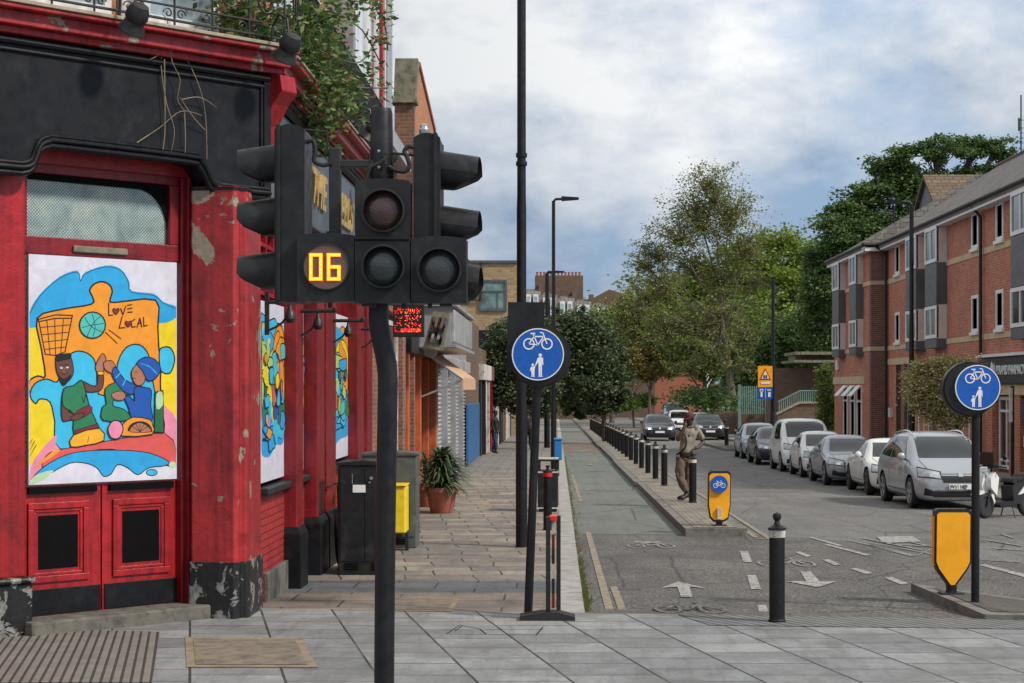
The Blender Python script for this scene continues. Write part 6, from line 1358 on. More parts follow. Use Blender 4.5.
# ================================================================ CARS
def bez_sections(sp):
    """stations: (y, zbot, half width, belt z, top z, top half width)"""
    return sp
def make_car(name, lab, L, Wd, H, paintm, style='hatch', cowl=(1.05, .98), roof=(1.95, 3.3), tailz=1.0, tail_y=None, hood=(.72, .86), wr=.33, ax=(.85, 3.5), grille='bar', plate=None, plate_w=.52, lit=False, belt=.95, roof_w=.60, rails=False, rim='rim_silver', intake=True, fog=True, group='cars parked along the right kerb', detail=True):
    o = thing(name, lab, 'car', (0, 0, 0), group)
    hw = Wd/2; cy, cz = cowl; r0, r1 = roof; ty = tail_y if tail_y else L-.35
    rw = roof_w*1.0
    # rows: y, zb, w, zbelt, ztop, wtop, greenhouse?
    st = [(0.0, .30, .60*hw, .56, .62, .52*hw), (.05, .20, .80*hw, .60, hood[0]-.02, .66*hw), (.18, .18, .91*hw, .66, hood[0]+.03, .74*hw), (.45, .17, .97*hw, .74, (hood[0]+hood[1])/2+.04, .78*hw), (.45+(cy-.45)*.55, .17, .99*hw, hood[1]-.04, hood[1]+.04, .80*hw), (cy, .17, hw, belt-.01, cz, .80*hw),
          (cy+(r0-cy)*.5, .17, hw, belt, (cz+H)/2+.03, rw*hw*1.12+.02), (r0, .17, hw, belt+.01, H-.03, rw*hw*1.06), ((r0+r1)/2, .17, hw, belt+.02, H, rw*hw*1.06), (r1, .18, hw, belt+.03, H-.05, rw*hw*1.02)]
    if style == 'sedan': st += [(r1+(ty-r1)*.55, .18, .99*hw, belt+.03, H-.22, rw*hw), (ty, .19, .97*hw, belt+.02, tailz+.05, .72*hw), (L-.12, .22, .92*hw, belt-.06, tailz, .70*hw), (L, .32, .80*hw, .75, tailz-.12, .6*hw)]
    else: st += [(L-.45, .19, .985*hw, belt+.03, H-.12, rw*hw*1.0), (L-.14, .20, .95*hw, belt, (H+tailz)/2, rw*hw*.98), (L-.03, .24, .90*hw, .85, tailz, .72*hw), (L, .34, .80*hw, .7, .8, .66*hw)]
    vs = []; K = 9
    for (y, zb, w, zs, zt, wt) in st:
        hd = zt-zs < .25
        half = [(0, zb), (.80*w, zb), (.96*w, zb+.07), (w*1.0, zb+.36*(zs-zb)+.04), (w*.995, zs-.16*(zs-zb)), (w*.955 if not hd else w*.93, zs), (wt, zt-.055 if not hd else zt-.02), (wt*.72, zt), (0, zt+.02)]
        ring = half+[(-a, z) for a, z in half[-2:0:-1]]
        vs += [(x, y, z) for x, z in ring]
    n = 16; fs = []
    for i in range(len(st)-1): fs += [(i*n+k, i*n+(k+1) % n, (i+1)*n+(k+1) % n, (i+1)*n+k) for k in range(n)]
    fs += [tuple(range(n))[::-1], tuple(range((len(st)-1)*n, len(st)*n))]
    me = bpy.data.meshes.new('tmp'); me.from_pydata(vs, [], fs)
    bm = bmesh.new(); bm.from_mesh(me); bmesh.ops.recalc_face_normals(bm, faces=bm.faces); bm.to_mesh(me); bm.free()
    t_ = bpy.data.objects.new('tmp', me); COL.objects.link(t_)
    ss = t_.modifiers.new('s', 'SUBSURF'); ss.levels = 3; ss.render_levels = 3
    dg = bpy.context.evaluated_depsgraph_get(); me2 = bpy.data.meshes.new_from_object(t_.evaluated_get(dg))
    bvh = BVHTree.FromPolygons([v.co for v in me2.vertices], [tuple(p.vertices) for p in me2.polygons])
    t_.modifiers.clear(); t_.data = me2
    # wheel arches cut out
    cm = MB()
    for a in ax: cm.cyl((-hw*1.3, a, wr), (-hw*.62, a, wr), wr+.065, n=28); cm.cyl((hw*1.3, a, wr), (hw*.62, a, wr), wr+.065, n=28)
    cut = cm.build('cut', M['plastic_black'])
    me2.materials.clear(); me2.materials.append(M[paintm])
    bo = t_.modifiers.new('b', 'BOOLEAN'); bo.operation = 'DIFFERENCE'; bo.object = cut; bo.solver = 'EXACT'; bo.material_mode = 'TRANSFER'
    dg = bpy.context.evaluated_depsgraph_get(); me3 = bpy.data.meshes.new_from_object(t_.evaluated_get(dg))
    bpy.data.objects.remove(t_); bpy.data.objects.remove(cut)
    me3.name = 'body'; me3.polygons.foreach_set('use_smooth', [True]*len(me3.polygons)); me3.set_sharp_from_angle(angle=R(38))
    body = bpy.data.objects.new('body', me3); COL.objects.link(body); body.parent = o; ORG[body.name] = Vector()
    if len(me3.materials) < 2: me3.materials.append(M['plastic_black'])
    def patch(nm, corners, dirv, mat, par=o, off=.006, nu=10, nv=8):
        """corners: 4 points (a->b->c->d) in space outside the body; projected along dirv"""
        d = Vector(dirv).normalized(); q = []; ok = True
        A, B, C_, D = [Vector(c) for c in corners]
        for j in range(nv+1):
            for i in range(nu+1):
                u, v = i/nu, j/nv; p = (A*(1-u)+B*u)*(1-v)+(D*(1-u)+C_*u)*v
                hit = bvh.ray_cast(p-d*3, d)
                if hit[0] is None: hit = bvh.find_nearest(p)
                q.append(hit[0]-d*off)
        m = MB(); m.add(q, [(j*(nu+1)+i, j*(nu+1)+i+1, (j+1)*(nu+1)+i+1, (j+1)*(nu+1)+i) for j in range(nv) for i in range(nu)])
        ob = m.build(nm, M[mat], par, smooth=True, autos=60, recalc=False)
        return ob
    Fd = (0, 1, 0); Dn = (0, .45, -.9)
    # windscreen
    y1_, y0_ = cy+.10, r0-.04; z1_ = cz+.02
    ws = patch('windscreen', [(-.72*hw, cy+.02, z1_), (.72*hw, cy+.02, z1_), (rw*hw*.90, r0, H-.11), (-rw*hw*.90, r0, H-.11)], (0, .75, -.66) if False else Fd, 'car_glass', off=.008, nu=14, nv=10)
    part('wiper', lambda m: [m.tube([(s_*.05-.3, cy+.06, cz+.055), (s_*.05+.28, cy+.14, cz+.10)], .008, 4) for s_ in (-5, 7)], M['plastic_black'], ws)
    for s_ in (-1, 1):
        sd_ = (-s_, 0, 0); X_ = s_*2
        zt_ = H-.115; zb_ = belt+.04; ym = (r0+r1)/2+.1
        yf = cy+(r0-cy)*.42
        patch('side_window', [(X_, yf, zb_), (X_, ym-.05, zb_+.01), (X_, ym-.05, zt_), (X_, r0+.10, zt_)], sd_, 'car_glass', off=.008)
        ye = (ty-.35) if style == 'sedan' else (L-.45)
        if style != 'van': patch('side_window', [(X_, ym+.03, zb_+.01), (X_, ye, zb_+.05), (X_, min(ye, r1+.05)-.05, zt_-.02), (X_, ym+.03, zt_)], sd_, 'car_glass', off=.008)
        if detail:
            patch('door_seam', [(X_, ym-.035, .35), (X_, ym-.02, .35), (X_, ym-.02, zb_), (X_, ym-.035, zb_)], sd_, 'plastic_black', off=.003, nu=1, nv=10)
            patch('door_handle', [(X_, ym-.28, zb_-.16), (X_, ym-.10, zb_-.155), (X_, ym-.10, zb_-.13), (X_, ym-.28, zb_-.135)], sd_, paintm, off=.03, nu=4, nv=2)
        # headlights wrap round the corner
        hx0, hx1 = .46*hw, .92*hw; hz0, hz1 = hood[0]-.15, hood[0]+.04
        dd = Vector((-s_*.35, 1, -.1))
        patch('headlight_seal', [(s_*(hx0-.02), 0, hz0-.0), (s_*(hx1+.01), .35, hz0+.03), (s_*(hx1+.01), .5, hz1+.08), (s_*(hx0+.02), 0, hz1-.01)], dd, 'plastic_black', off=.006)
        hl = patch('headlight', [(s_*hx0, 0, hz0+.02), (s_*hx1, .35, hz0+.06), (s_*(hx1+.0), .45, hz1+.05), (s_*(hx0+.05), 0, hz1-.03)], dd, 'headlamp_glass', off=.010)
        patch('reflector', [(s_*(hx0+.11), 0, hz0+.045), (s_*(hx0+.22), .1, hz0+.05), (s_*(hx0+.22), .1, hz0+.12), (s_*(hx0+.11), .0, hz0+.12)], dd, 'headlamp_lit' if lit else 'chrome', par=hl, off=.018, nu=4, nv=4)
        if fog: patch('fog_light', [(s_*.62*hw, 0, .29), (s_*.84*hw, .1, .31), (s_*.82*hw, .1, .47), (s_*.66*hw, .0, .42)], Fd, 'plastic_black', off=.006, nu=5, nv=4)
        # mirrors
        mx_ = s_*(hw+.06); my = cy+.32
        mr = part('mirror', lambda m: m.lathe((mx_, my, belt+.10), [(.0, -.06), (.06, -.05), (.085, 0), (.075, .05), (.04, .07), (0, .072)], 14, axis=(0, -1, 0)), M[paintm if style != 'van' else 'plastic_black'], o, smooth=True); 
        part('mirror_arm', lambda m: m.tube([(s_*(hw-.06), my+.03, belt+.03), (mx_, my+.03, belt+.07)], .022, 6), M['plastic_black'], mr)
    # grille, plate and lower intake
    if grille == 'bar':
        patch('grille', [(-.40*hw, 0, hood[0]-.22), (.40*hw, 0, hood[0]-.22), (.47*hw, 0, hood[0]-.07), (-.47*hw, 0, hood[0]-.07)], Fd, 'plastic_black', off=.006)
    elif grille == 'big':
        gr = patch('grille', [(-.42*hw, 0, hood[0]-.30), (.42*hw, 0, hood[0]-.30), (.50*hw, 0, hood[0]-.05), (-.50*hw, 0, hood[0]-.05)], Fd, 'plastic_black', off=.006)
        for k in range(2): patch('grille_bar', [(-.44*hw, 0, hood[0]-.22+k*.08), (.44*hw, 0, hood[0]-.22+k*.08), (.44*hw, 0, hood[0]-.205+k*.08), (-.44*hw, 0, hood[0]-.205+k*.08)], Fd, 'chrome', par=gr, off=.012, nv=1)
    bs = None
    for s_ in (-1, 1):
        bs = patch('bonnet_seam', [(s_*.68*hw, .22, 3), (s_*.695*hw, .22, 3), (s_*.745*hw, cy-.05, 3), (s_*.73*hw, cy-.05, 3)], (0, 0, -1), 'plastic_black', off=.003, nu=1, nv=12)
    patch('bonnet_seam', [(-.48*hw, 0, hood[0]-.045), (.48*hw, 0, hood[0]-.045), (.48*hw, 0, hood[0]-.03), (-.48*hw, 0, hood[0]-.03)], Fd, 'plastic_black', off=.004, nv=1, nu=12)
    for s_ in (-1, 1):
        patch('side_sill', [(s_*2, ax[0]+wr+.12, .17), (s_*2, ax[1]-wr-.12, .17), (s_*2, ax[1]-wr-.12, .27), (s_*2, ax[0]+wr+.12, .27)], (-s_, 0, 0), 'plastic_black', off=.006, nu=12, nv=2)
        patch('door_seam', [(s_*2, cy+.22, .30), (s_*2, cy+.24, .30), (s_*2, cy+.26, belt), (s_*2, cy+.24, belt)], (-s_, 0, 0), 'plastic_black', off=.003, nu=1, nv=10)
    patch('badge', [(-.05, 0, hood[0]-.09), (.05, 0, hood[0]-.09), (.05, 0, hood[0]+.01), (-.05, 0, hood[0]+.01)], Fd, 'chrome', off=.016, nu=3, nv=3)
    if intake:
        it = patch('lower_intake', [(-.62*hw, 0, .27), (.62*hw, 0, .27), (.70*hw, 0, .40), (-.70*hw, 0, .40)], Fd, 'plastic_black', off=.006)
        patch('bumper_trim', [(-.66*hw, 0, .405), (.66*hw, 0, .405), (.66*hw, 0, .42), (-.66*hw, 0, .42)], Fd, 'chrome' if style == 'mpv' else paintm, par=it, off=.014, nv=1)
    pz = .44
    pl_ = part('number_plate', lambda m: m.box((-plate_w/2, -.045, pz), (plate_w/2, -.02, pz+.11)), M['sign_white'], o, bevel=.004)
    if plate: text_obj('lettering', plate, .105, (-plate_w/2+.02, -.047, pz+.018), (1, 0, 0), (0, 0, 1), M['plastic_black'], pl_, .002, .86, .004)
    if rails:
        for s_ in (-1, 1): part('roof_rail', lambda m: m.tube(smoothpoly([(s_*rw*hw*.86, y_, bvh.ray_cast(Vector((s_*rw*hw*.86, y_, 3)), Vector((0, 0, -1)))[0].z+dz_) for y_, dz_ in ((r0+.05, .0), (r0+.25, .045), ((r0+r1)/2, .05), (r1, .045), (r1+.3, .0))], 5, False), .018, 8), M['chrome'], o, smooth=True)
    # wheels
    for a in ax:
        for s_ in (-1, 1):
            xo = s_*(hw-.012); ax_ = (s_, 0, 0); wd = .20
            wh = part('wheel', lambda m: m.lathe((xo-s_*wd, a, wr), [(wr*.62, 0), (wr*.94, .0), (wr, .03), (wr, wd-.035), (wr*.95, wd), (wr*.68, wd)], 28, axis=ax_), M['rubber'], o, smooth=True)
            def f(m):
                m.lathe((xo, a, wr), [(wr*.68, -.02), (wr*.70, .006), (wr*.66, .0), (wr*.64, -.06), (.05, -.05), (.05, -.0), (0, .0)], 28, axis=ax_)
            part('rim', f, M['rim_dark'], wh, smooth=True)
            def f(m):
                for k in range(5):
                    an = 2*math.pi*k/5+.3; c_, s2 = math.cos(an), math.sin(an); tx = Vector((0, -s2, c_))
                    p = Vector((xo-s_*.012, a, wr)); q = p+Vector((0, c_, s2))*wr*.67
                    m.prism([p-tx*.03, q-tx*.045, q+tx*.045, p+tx*.03], (s_*.014, 0, 0))
                m.lathe((xo, a, wr), [(wr*.70, -.0), (wr*.70, .008), (wr*.63, .008), (wr*.63, 0)], 28, axis=ax_)
            part('spoke', f, M[rim], wh)
    part('underbody', lambda m: (m.box((-hw*.80, .5, .19), (hw*.80, L-.4, .34)),), M['plastic_black'], o)
    return o
def put(o, xc, yf, rz=0, h=0, k=1.0): o.location = (xc, yf, g(yf)+h); o.rotation_euler = (-SL, 0, rz); o.scale = (k, k, k)
XC = 6.98
c = make_car('parked_car', 'silver people carrier with roof rails and plate FV16 HEF, nearest parked car', 4.53, 1.84, 1.64, 'car_silver', 'mpv', (1.02, 1.06), (1.95, 3.7), 1.1, None, (.80, .95), .335, (.87, 3.60), 'bar', 'FV16 HEF', belt=1.0, roof_w=.72, rails=True)
put(c, XC+.90, 35.1, .03, k=.92)
c = make_car('parked_car', 'white coupe like car with dark wheels just behind the silver people carrier', 4.62, 1.80, 1.41, 'car_white', 'sedan', (1.25, .93), (2.1, 3.0), 1.0, 4.1, (.70, .84), .33, (.86, 3.62), 'big', None, belt=.90, roof_w=.64, rim='rim_dark')
put(c, XC+.85, 40.2, k=.90)
c = make_car('parked_car', 'steel grey saloon parked between two white cars', 4.68, 1.81, 1.45, 'car_steel', 'sedan', (1.30, .95), (2.15, 3.1), 1.02, 4.15, (.72, .86), .33, (.82, 3.66), 'big', None, belt=.92, roof_w=.66)
put(c, XC+.60, 45.2, k=.87)
c = make_car('parked_car', 'small white hatchback parked in front of the white van', 3.9, 1.69, 1.50, 'car_pearl', 'hatch', (.95, 1.0), (1.75, 2.9), 1.05, None, (.78, .92), .31, (.78, 3.28), 'bar', None, belt=.95, roof_w=.70)
put(c, XC+.58, 50.0, k=.86)
c = make_car('parked_van', 'white panel van parked among the row of cars', 4.4, 1.83, 1.84, 'car_white', 'van', (.85, 1.18), (1.50, 3.7), 1.3, None, (.90, 1.08), .33, (.83, 3.5), 'bar', None, belt=1.1, roof_w=.80)
c['category'] = 'van'; put(c, XC+.62, 54.2, k=.88)
c = make_car('parked_car', 'dark navy hatchback parked behind the white van', 4.4, 1.82, 1.47, 'car_navy', 'hatch', (1.1, .98), (1.95, 3.2), 1.05, None, (.74, .90), .33, (.86, 3.5), 'big', None, belt=.95, roof_w=.66)
put(c, XC+.54, 60.3, k=.88)
c = make_car('parked_car', 'pale silver hatchback, farthest of the parked row on the right', 4.3, 1.80, 1.52, 'car_paleblue', 'hatch', (1.0, .98), (1.85, 3.2), 1.05, None, (.76, .90), .32, (.84, 3.45), 'bar', None, belt=.95, roof_w=.68)
put(c, XC+.72, 67.0, k=.88)
c = make_car('moving_car', 'dark hatchback driving towards the camera with its headlights on', 4.25, 1.80, 1.48, 'car_charcoal', 'hatch', (1.05, .97), (1.85, 3.2), 1.05, None, (.74, .88), .32, (.86, 3.48), 'bar', 'LN14 KVO' if False else None, lit=True, belt=.93, roof_w=.68, group=None)
put(c, W(660, 0, 99).x, 99)
c = make_car('parked_car', 'black saloon with a wide grille parked by the pale tree trunk', 4.6, 1.84, 1.50, 'car_black', 'hatch', (1.15, 1.0), (1.95, 3.3), 1.05, None, (.80, .95), .34, (.86, 3.55), 'big', None, lit=False, belt=.98, roof_w=.70, group='cars parked far up the road')
put(c, W(710.5, 0, 101).x, 101)
c = make_car('parked_car', 'pale blue grey car parked just behind the black saloon', 4.4, 1.8, 1.50, 'car_paleblue', 'hatch', (1.0, .98), (1.85, 3.2), 1.05, None, (.76, .90), .32, (.84, 3.45), 'bar', None, belt=.95, roof_w=.68, group='cars parked far up the road', detail=False)
put(c, W(702, 0, 112).x, 112)
c = make_car('parked_car', 'white car parked far up the road above the man', 4.4, 1.82, 1.62, 'car_white', 'hatch', (1.0, 1.02), (1.85, 3.4), 1.05, None, (.82, .96), .33, (.84, 3.45), 'bar', None, belt=1.0, roof_w=.70, group='cars parked far up the road', detail=False)
put(c, W(681, 0, 122).x, 122)
c = make_car('parked_van', 'dark blue grey van parked farthest up the road', 4.9, 1.95, 1.95, 'car_steel', 'mpv', (.95, 1.2), (1.7, 4.0), 1.3, None, (.95, 1.1), .34, (.9, 3.9), 'bar', None, belt=1.15, roof_w=.78, group='cars parked far up the road', detail=False)
c['category'] = 'van'; put(c, W(676, 0, 140).x, 140, h=.2)
# ---------------------------------------------------------------- scooter (parked across, facing left)
sc = thing('scooter', 'white and black motor scooter parked beside the silver car', 'scooter', (0, 0, 0))
Ys = 0.0
def sp_(x, z, y=0): return Vector((x, y, z))
for i, x in enumerate((0.0, 1.28)):
    wh = part('wheel', lambda m: m.tube([(x+.20*math.cos(a), 0, .25+.20*math.sin(a)) for a in [2*math.pi*k/24 for k in range(24)]], .055, 10, closed=True), M['rubber'], sc, smooth=True)
    part('rim', lambda m: (m.lathe((x, -.03, .25), [(.16, 0), (.16, .06), (.03, .05), (.03, .0)], 20, axis=(0, 1, 0))), M['rim_dark'], wh)
part('front_fairing', lambda m: (m.prism([sp_(.02, .42), sp_(-.10, .66), (.02, 0, .98), (.16, 0, 1.06), (.24, 0, .98), (.22, 0, .60), (.34, 0, .28), (.26, 0, .24), (.14, 0, .5)], (0, .16, 0)), m.prism([(.02, -.14, .60), (.0, -.14, .80), (.14, -.14, .92), (.26, -.14, .8), (.2, -.14, .45)], (0, .44, 0)), m.prism([(-.22, -.02, .46), (-.12, -.02, .56), (.14, -.02, .52), (.24, -.02, .40), (.16, -.02, .44), (-.12, -.02, .48)], (0, .2, 0))), M['car_white'], sc, bevel=.04)
part('fork', lambda m: (m.tube([(0, -.06, .25), (.14, -.05, .75), (.2, 0, 1.0)], .022, 8), m.tube([(0, .07, .25), (.14, .06, .75)], .022, 8)), M['iron'], sc, smooth=True)
part('handlebar', lambda m: (m.tube([(.24, -.34, 1.0), (.18, -.1, 1.03), (.18, .12, 1.03), (.24, .36, 1.0)], .018, 8), m.prism([(.08, -.12, .98), (.10, -.12, 1.08), (.26, -.12, 1.08), (.28, -.12, .98)], (0, .26, 0))), M['plastic_black'], sc, bevel=.01)
part('windscreen', lambda m: m.prism([(.06, -.16, 1.05), (.08, -.16, 1.06), (-.02+.16, -.12, 1.30), (.12, -.12, 1.30)], (0, .34, 0)), M['car_glass'], sc)
part('headlight', lambda m: m.lathe((-.0, .03, .84), [(0, -.02), (.07, 0), (.09, .05), (.08, .08)], 16, axis=(1, 0, .2)), M['headlamp_glass'], sc, smooth=True)
part('mirror', lambda m: [(m.tube([(.2, s_*.25, 1.02), (.2, s_*.30, 1.18)], .008, 6), m.lathe((.2, s_*.32, 1.2), [(0, -.02), (.05, -.015), (.055, .01), (0, .015)], 12, axis=(1, 0, 0))) for s_ in (-1, 1)], M['plastic_black'], sc)
part('footboard', lambda m: m.prism([(.28, -.14, .26), (.32, -.14, .32), (.78, -.14, .32), (.80, -.14, .22), (.34, -.14, .20)], (0, .32, 0)), M['plastic_black'], sc, bevel=.02)
part('rear_body', lambda m: m.prism([(.74, -.13, .26), (.70, -.13, .62), (.84, -.13, .72), (1.46, -.13, .80), (1.56, -.13, .74), (1.42, -.13, .52), (1.10, -.13, .42), (.98, -.13, .26)], (0, .30, 0)), M['car_black'], sc, bevel=.05)
part('side_panel', lambda m: m.prism([(.86, -.145, .44), (1.05, -.145, .60), (1.48, -.145, .72), (1.30, -.145, .58), (1.0, -.145, .46)], (0, .33, 0)), M['car_white'], sc, bevel=.01)
part('seat', lambda m: m.prism([(.68, -.13, .68), (.74, -.13, .78), (1.02, -.13, .77), (1.10, -.13, .84), (1.50, -.13, .87), (1.54, -.13, .80), (1.0, -.13, .70)], (0, .30, 0)), M['rubber'], sc, bevel=.04)
part('stand', lambda m: (m.tube([(.72, -.1, .22), (.66, -.22, .0)], .014, 6), m.tube([(.72, .12, .22), (.70, .16, .02)], .014, 6)), M['iron'], sc)
p = Vector(((985-VX)*32.6/F, 32.6, 0)); sc.location = (p.x, 32.6, g(32.6)); sc.rotation_euler = (0, 0, R(38)); sc.scale = (.92, .92, .92)
# ================================================================ TREES
def leaf_mesh(name, pts, size, mat, parent, var=.4, up=.35, sharp=1.6, rs=1):
    rg = np.random.RandomState(rs); n = len(pts); s_ = size*(1+rg.uniform(-var, var, (n, 1)))
    a = rg.normal(size=(n, 3)); a[:, 2] *= up; a /= np.linalg.norm(a, axis=1, keepdims=True)
    r_ = rg.normal(size=(n, 3)); b = np.cross(a, r_); b /= np.linalg.norm(b, axis=1, keepdims=True)
    c = np.cross(a, b)
    v = np.stack([pts-a*s_*sharp*.5, pts+b*s_*.5+c*s_*.12, pts+a*s_*sharp*.5, pts-b*s_*.5+c*s_*.12], 1).reshape(-1, 3)
    me = bpy.data.meshes.new(name); me.vertices.add(4*n); me.vertices.foreach_set('co', v.astype(np.float32).ravel())
    me.loops.add(4*n); me.loops.foreach_set('vertex_index', np.arange(4*n, dtype=np.int32))
    me.polygons.add(n); me.polygons.foreach_set('loop_start', np.arange(0, 4*n, 4, dtype=np.int32)); me.polygons.foreach_set('loop_total', np.full(n, 4, dtype=np.int32))
    me.update(calc_edges=True); me.validate()
    return link_mesh(name, me, [M[mat]], parent)
def tree(name, lab, cat, x, y, base, htrunk, r0, clumps, nsub, nleaf, lsize, lmat, bmat='bark', lean=(0, 0), spread=.26, seed=1, group=None, shell=(.55, 1.0), wire=True, extra=None, flatz=1.0):
    """clumps: (px,py, rx_px, ry_px[, dy]) in picture pixels at distance y"""
    o = thing(name, lab, cat, (x, y, base), group); r_ = random.Random(seed); rg = np.random.RandomState(seed)
    k = y/F; top = Vector((x+lean[0], y+lean[1], base+htrunk))
    tp = [Vector((x, y, base-.3)), Vector((x, y, base)), Vector((x, y, base)).lerp(top, .5)+Vector((r_.uniform(-.1, .1), 0, 0)), top]
    part('trunk', lambda m: m.tube([tuple(p) for p in smoothpoly([tuple(p) for p in tp], 4, False)], [r0*1.25-(r0*.6)*i/12 for i in range(13)], 10), M[bmat], o, smooth=True)
    bmb = MB(); P = []; tot = sum(c[2]*c[3] for c in clumps)
    for ci, c in enumerate(clumps):
        cx, cz = (c[0]-VX)*k, H0-(c[1]-VY)*k; rx, rz = c[2]*k, c[3]*k; cyy = y+(c[4] if len(c) > 4 else r_.uniform(-.5, .5)*rx); ry = rx*.9
        cc = Vector((cx, cyy, cz)); st_ = tp[2].lerp(top, r_.uniform(.2, 1)); mid = st_.lerp(cc, .5)+Vector((r_.uniform(-.1, .1)*rx, r_.uniform(-.1, .1)*rx, -.12*rz))
        if wire: bmb.tube([tuple(p) for p in smoothpoly([tuple(st_), tuple(mid), tuple(cc)], 4, False)], [r0*(.34-.26*i/8) for i in range(9)], 6)
        ns = max(4, int(nsub*c[2]*c[3]/tot)); nl = max(6, int(nleaf/nsub))
        for s_ in range(ns):
            u = rg.normal(size=3); u /= np.linalg.norm(u); rad = r_.uniform(*shell); q = np.array([cc.x+u[0]*rx*rad, cc.y+u[1]*ry*rad, cc.z+u[2]*rz*rad])
            if wire:
                m_ = cc.lerp(Vector(q), .5)+Vector((r_.uniform(-.1, .1)*rx, 0, r_.uniform(-.1, .1)*rz)); bmb.tube([cc.lerp(st_, .15), m_, Vector(q)], [r0*.13, r0*.09, r0*.035], 4)
            sg = spread*min(rx, rz)*r_.uniform(.6, 1.2)
            P.append(q+rg.normal(size=(nl, 3))*np.array([sg, sg, sg*.75*flatz]))
    if extra is not None: extra(bmb, P, r_, rg, o)
    if wire: bmb.build('branches', M[bmat], o, smooth=True, recalc=False)
    leaf_mesh('crown', np.concatenate(P), lsize, lmat, o, rs=seed)
    return o
# dark evergreens at the left pavement and island
tree('evergreen_tree', 'dark glossy evergreen street tree left of the blue sign', 'tree', -1.0, 80, g(80), 2.0, .11, [(478, 365, 14, 20), (505, 335, 18, 20), (535, 335, 20, 16), (530, 405, 20, 12), (500, 368, 26, 36), (488, 385, 16, 26), (520, 345, 24, 28), (545, 350, 20, 30), (540, 385, 22, 24), (515, 395, 26, 18)], 330, 26000, .095, 'leaf_evergreen', seed=3, spread=.22)
tree('evergreen_tree', 'broad dark evergreen tree hanging over the island bollards', 'tree', 2.45, 92, g(92), 2.3, .14, [(618, 392, 12, 16), (582, 318, 10, 10), (575, 410, 18, 8), (608, 410, 12, 6), (548, 365, 14, 22), (606, 335, 10, 10), (626, 372, 8, 8), (570, 345, 28, 34), (598, 355, 26, 36), (585, 385, 34, 26), (612, 375, 18, 28), (560, 385, 22, 26), (600, 400, 24, 14), (560, 325, 16, 18)], 420, 38000, .105, 'leaf_evergreen', seed=4, spread=.22)
# the tall sparse tree
def whips(bmb, P, r_, rg, o):
    pass
Yt = 125.0
tree('plane_tree', 'tall thin leaved tree with a pale trunk beside the road bend', 'tree', W(737, 0, Yt).x, Yt, g(Yt), 9.0, .30,
     [(700, 215, 42, 46), (730, 215, 36, 42), (712, 185, 34, 26), (676, 235, 32, 32), (652, 250, 22, 26), (745, 245, 26, 30), (692, 265, 36, 24), (660, 285, 26, 34), (722, 280, 34, 28), (640, 262, 14, 20), (720, 320, 30, 22), (690, 325, 32, 24), (745, 340, 24, 24), (665, 330, 22, 26), (755, 280, 18, 28), (715, 350, 34, 22), (690, 365, 26, 16), (745, 365, 20, 16), (640, 300, 16, 24)], 1100, 36000, .10, 'leaf_olive', 'pale_bark', lean=(-1.2, 0), spread=.16, seed=5, shell=(.15, 1.05))
# masses behind
tree('tree', 'bright spring green tree behind the tall sparse one', 'tree', W(745, 0, 165).x, 165, g(165), 7, .3, [(780, 262, 38, 30), (745, 262, 30, 22), (810, 270, 28, 34), (720, 280, 36, 24), (690, 300, 34, 24), (785, 300, 46, 34), (735, 310, 44, 30), (830, 290, 22, 40), (665, 300, 24, 20)], 620, 42000, .21, 'leaf_bright', seed=6, spread=.2)
tree('tree', 'mid green tree hanging low over the parked cars', 'tree', W(705, 0, 150).x, 150, g(150), 4, .25, [(700, 345, 36, 28), (740, 345, 40, 32), (670, 335, 28, 24), (780, 340, 38, 34), (710, 365, 30, 16), (815, 335, 26, 40), (765, 365, 30, 18), (690, 320, 40, 20), (750, 318, 40, 20)], 620, 42000, .17, 'leaf_mid', seed=7, spread=.22)
tree('tree', 'yellow tinged young tree left of the tall one', 'tree', W(650, 0, 160).x, 160, g(160), 4, .16, [(655, 350, 24, 26), (640, 330, 24, 24), (635, 360, 18, 18), (668, 365, 18, 14), (630, 310, 16, 20)], 240, 16000, .15, 'leaf_olive', seed=8, spread=.24)
tree('tree', 'small golden leaved tree near the bend', 'tree', W(634, 0, 150).x, 150, g(150), 3, .1, [(632, 362, 14, 12), (644, 358, 12, 12), (650, 372, 14, 10)], 90, 6000, .13, 'leaf_yellow', seed=28, spread=.26)
tree('tree', 'dull green tree crowns below the terrace roofs', 'tree', W(612, 0, 190).x, 190, g(190), 5, .3, [(612, 335, 28, 26), (590, 330, 26, 20), (625, 325, 22, 22), (605, 365, 30, 28), (575, 345, 30, 26), (628, 355, 16, 26)], 300, 22000, .2, 'leaf_mid', seed=9, spread=.25)
# big dark tree over the brick flats
tree('cedar_tree', 'big dark layered tree towering over the brick flats', 'tree', W(900, 0, 125).x, 125, g(125), 12, .35,
     [(900, 160, 30, 14), (940, 150, 34, 14), (980, 145, 30, 12), (1000, 150, 16, 14), (870, 195, 32, 16), (915, 185, 40, 18), (960, 180, 36, 16), (990, 172, 20, 12), (850, 210, 28, 16), (885, 170, 24, 14), (835, 235, 26, 22), (875, 230, 34, 26), (915, 220, 40, 30), (825, 260, 20, 26), (850, 255, 26, 26), (955, 205, 34, 20), (815, 285, 18, 26), (845, 290, 26, 26), (818, 325, 16, 28), (835, 345, 18, 20)], 900, 80000, .145, 'leaf_dark', seed=10, spread=.3, shell=(.3, 1.0), flatz=.7)
tree('tree', 'shaded dark tree behind the stair block', 'tree', W(800, 0, 135).x, 135, g(135), 5, .3, [(790, 345, 30, 28), (815, 350, 24, 26), (770, 360, 26, 24), (820, 310, 22, 30), (760, 385, 20, 18), (740, 378, 18, 18)], 300, 22000, .16, 'leaf_dark', seed=12, spread=.28)
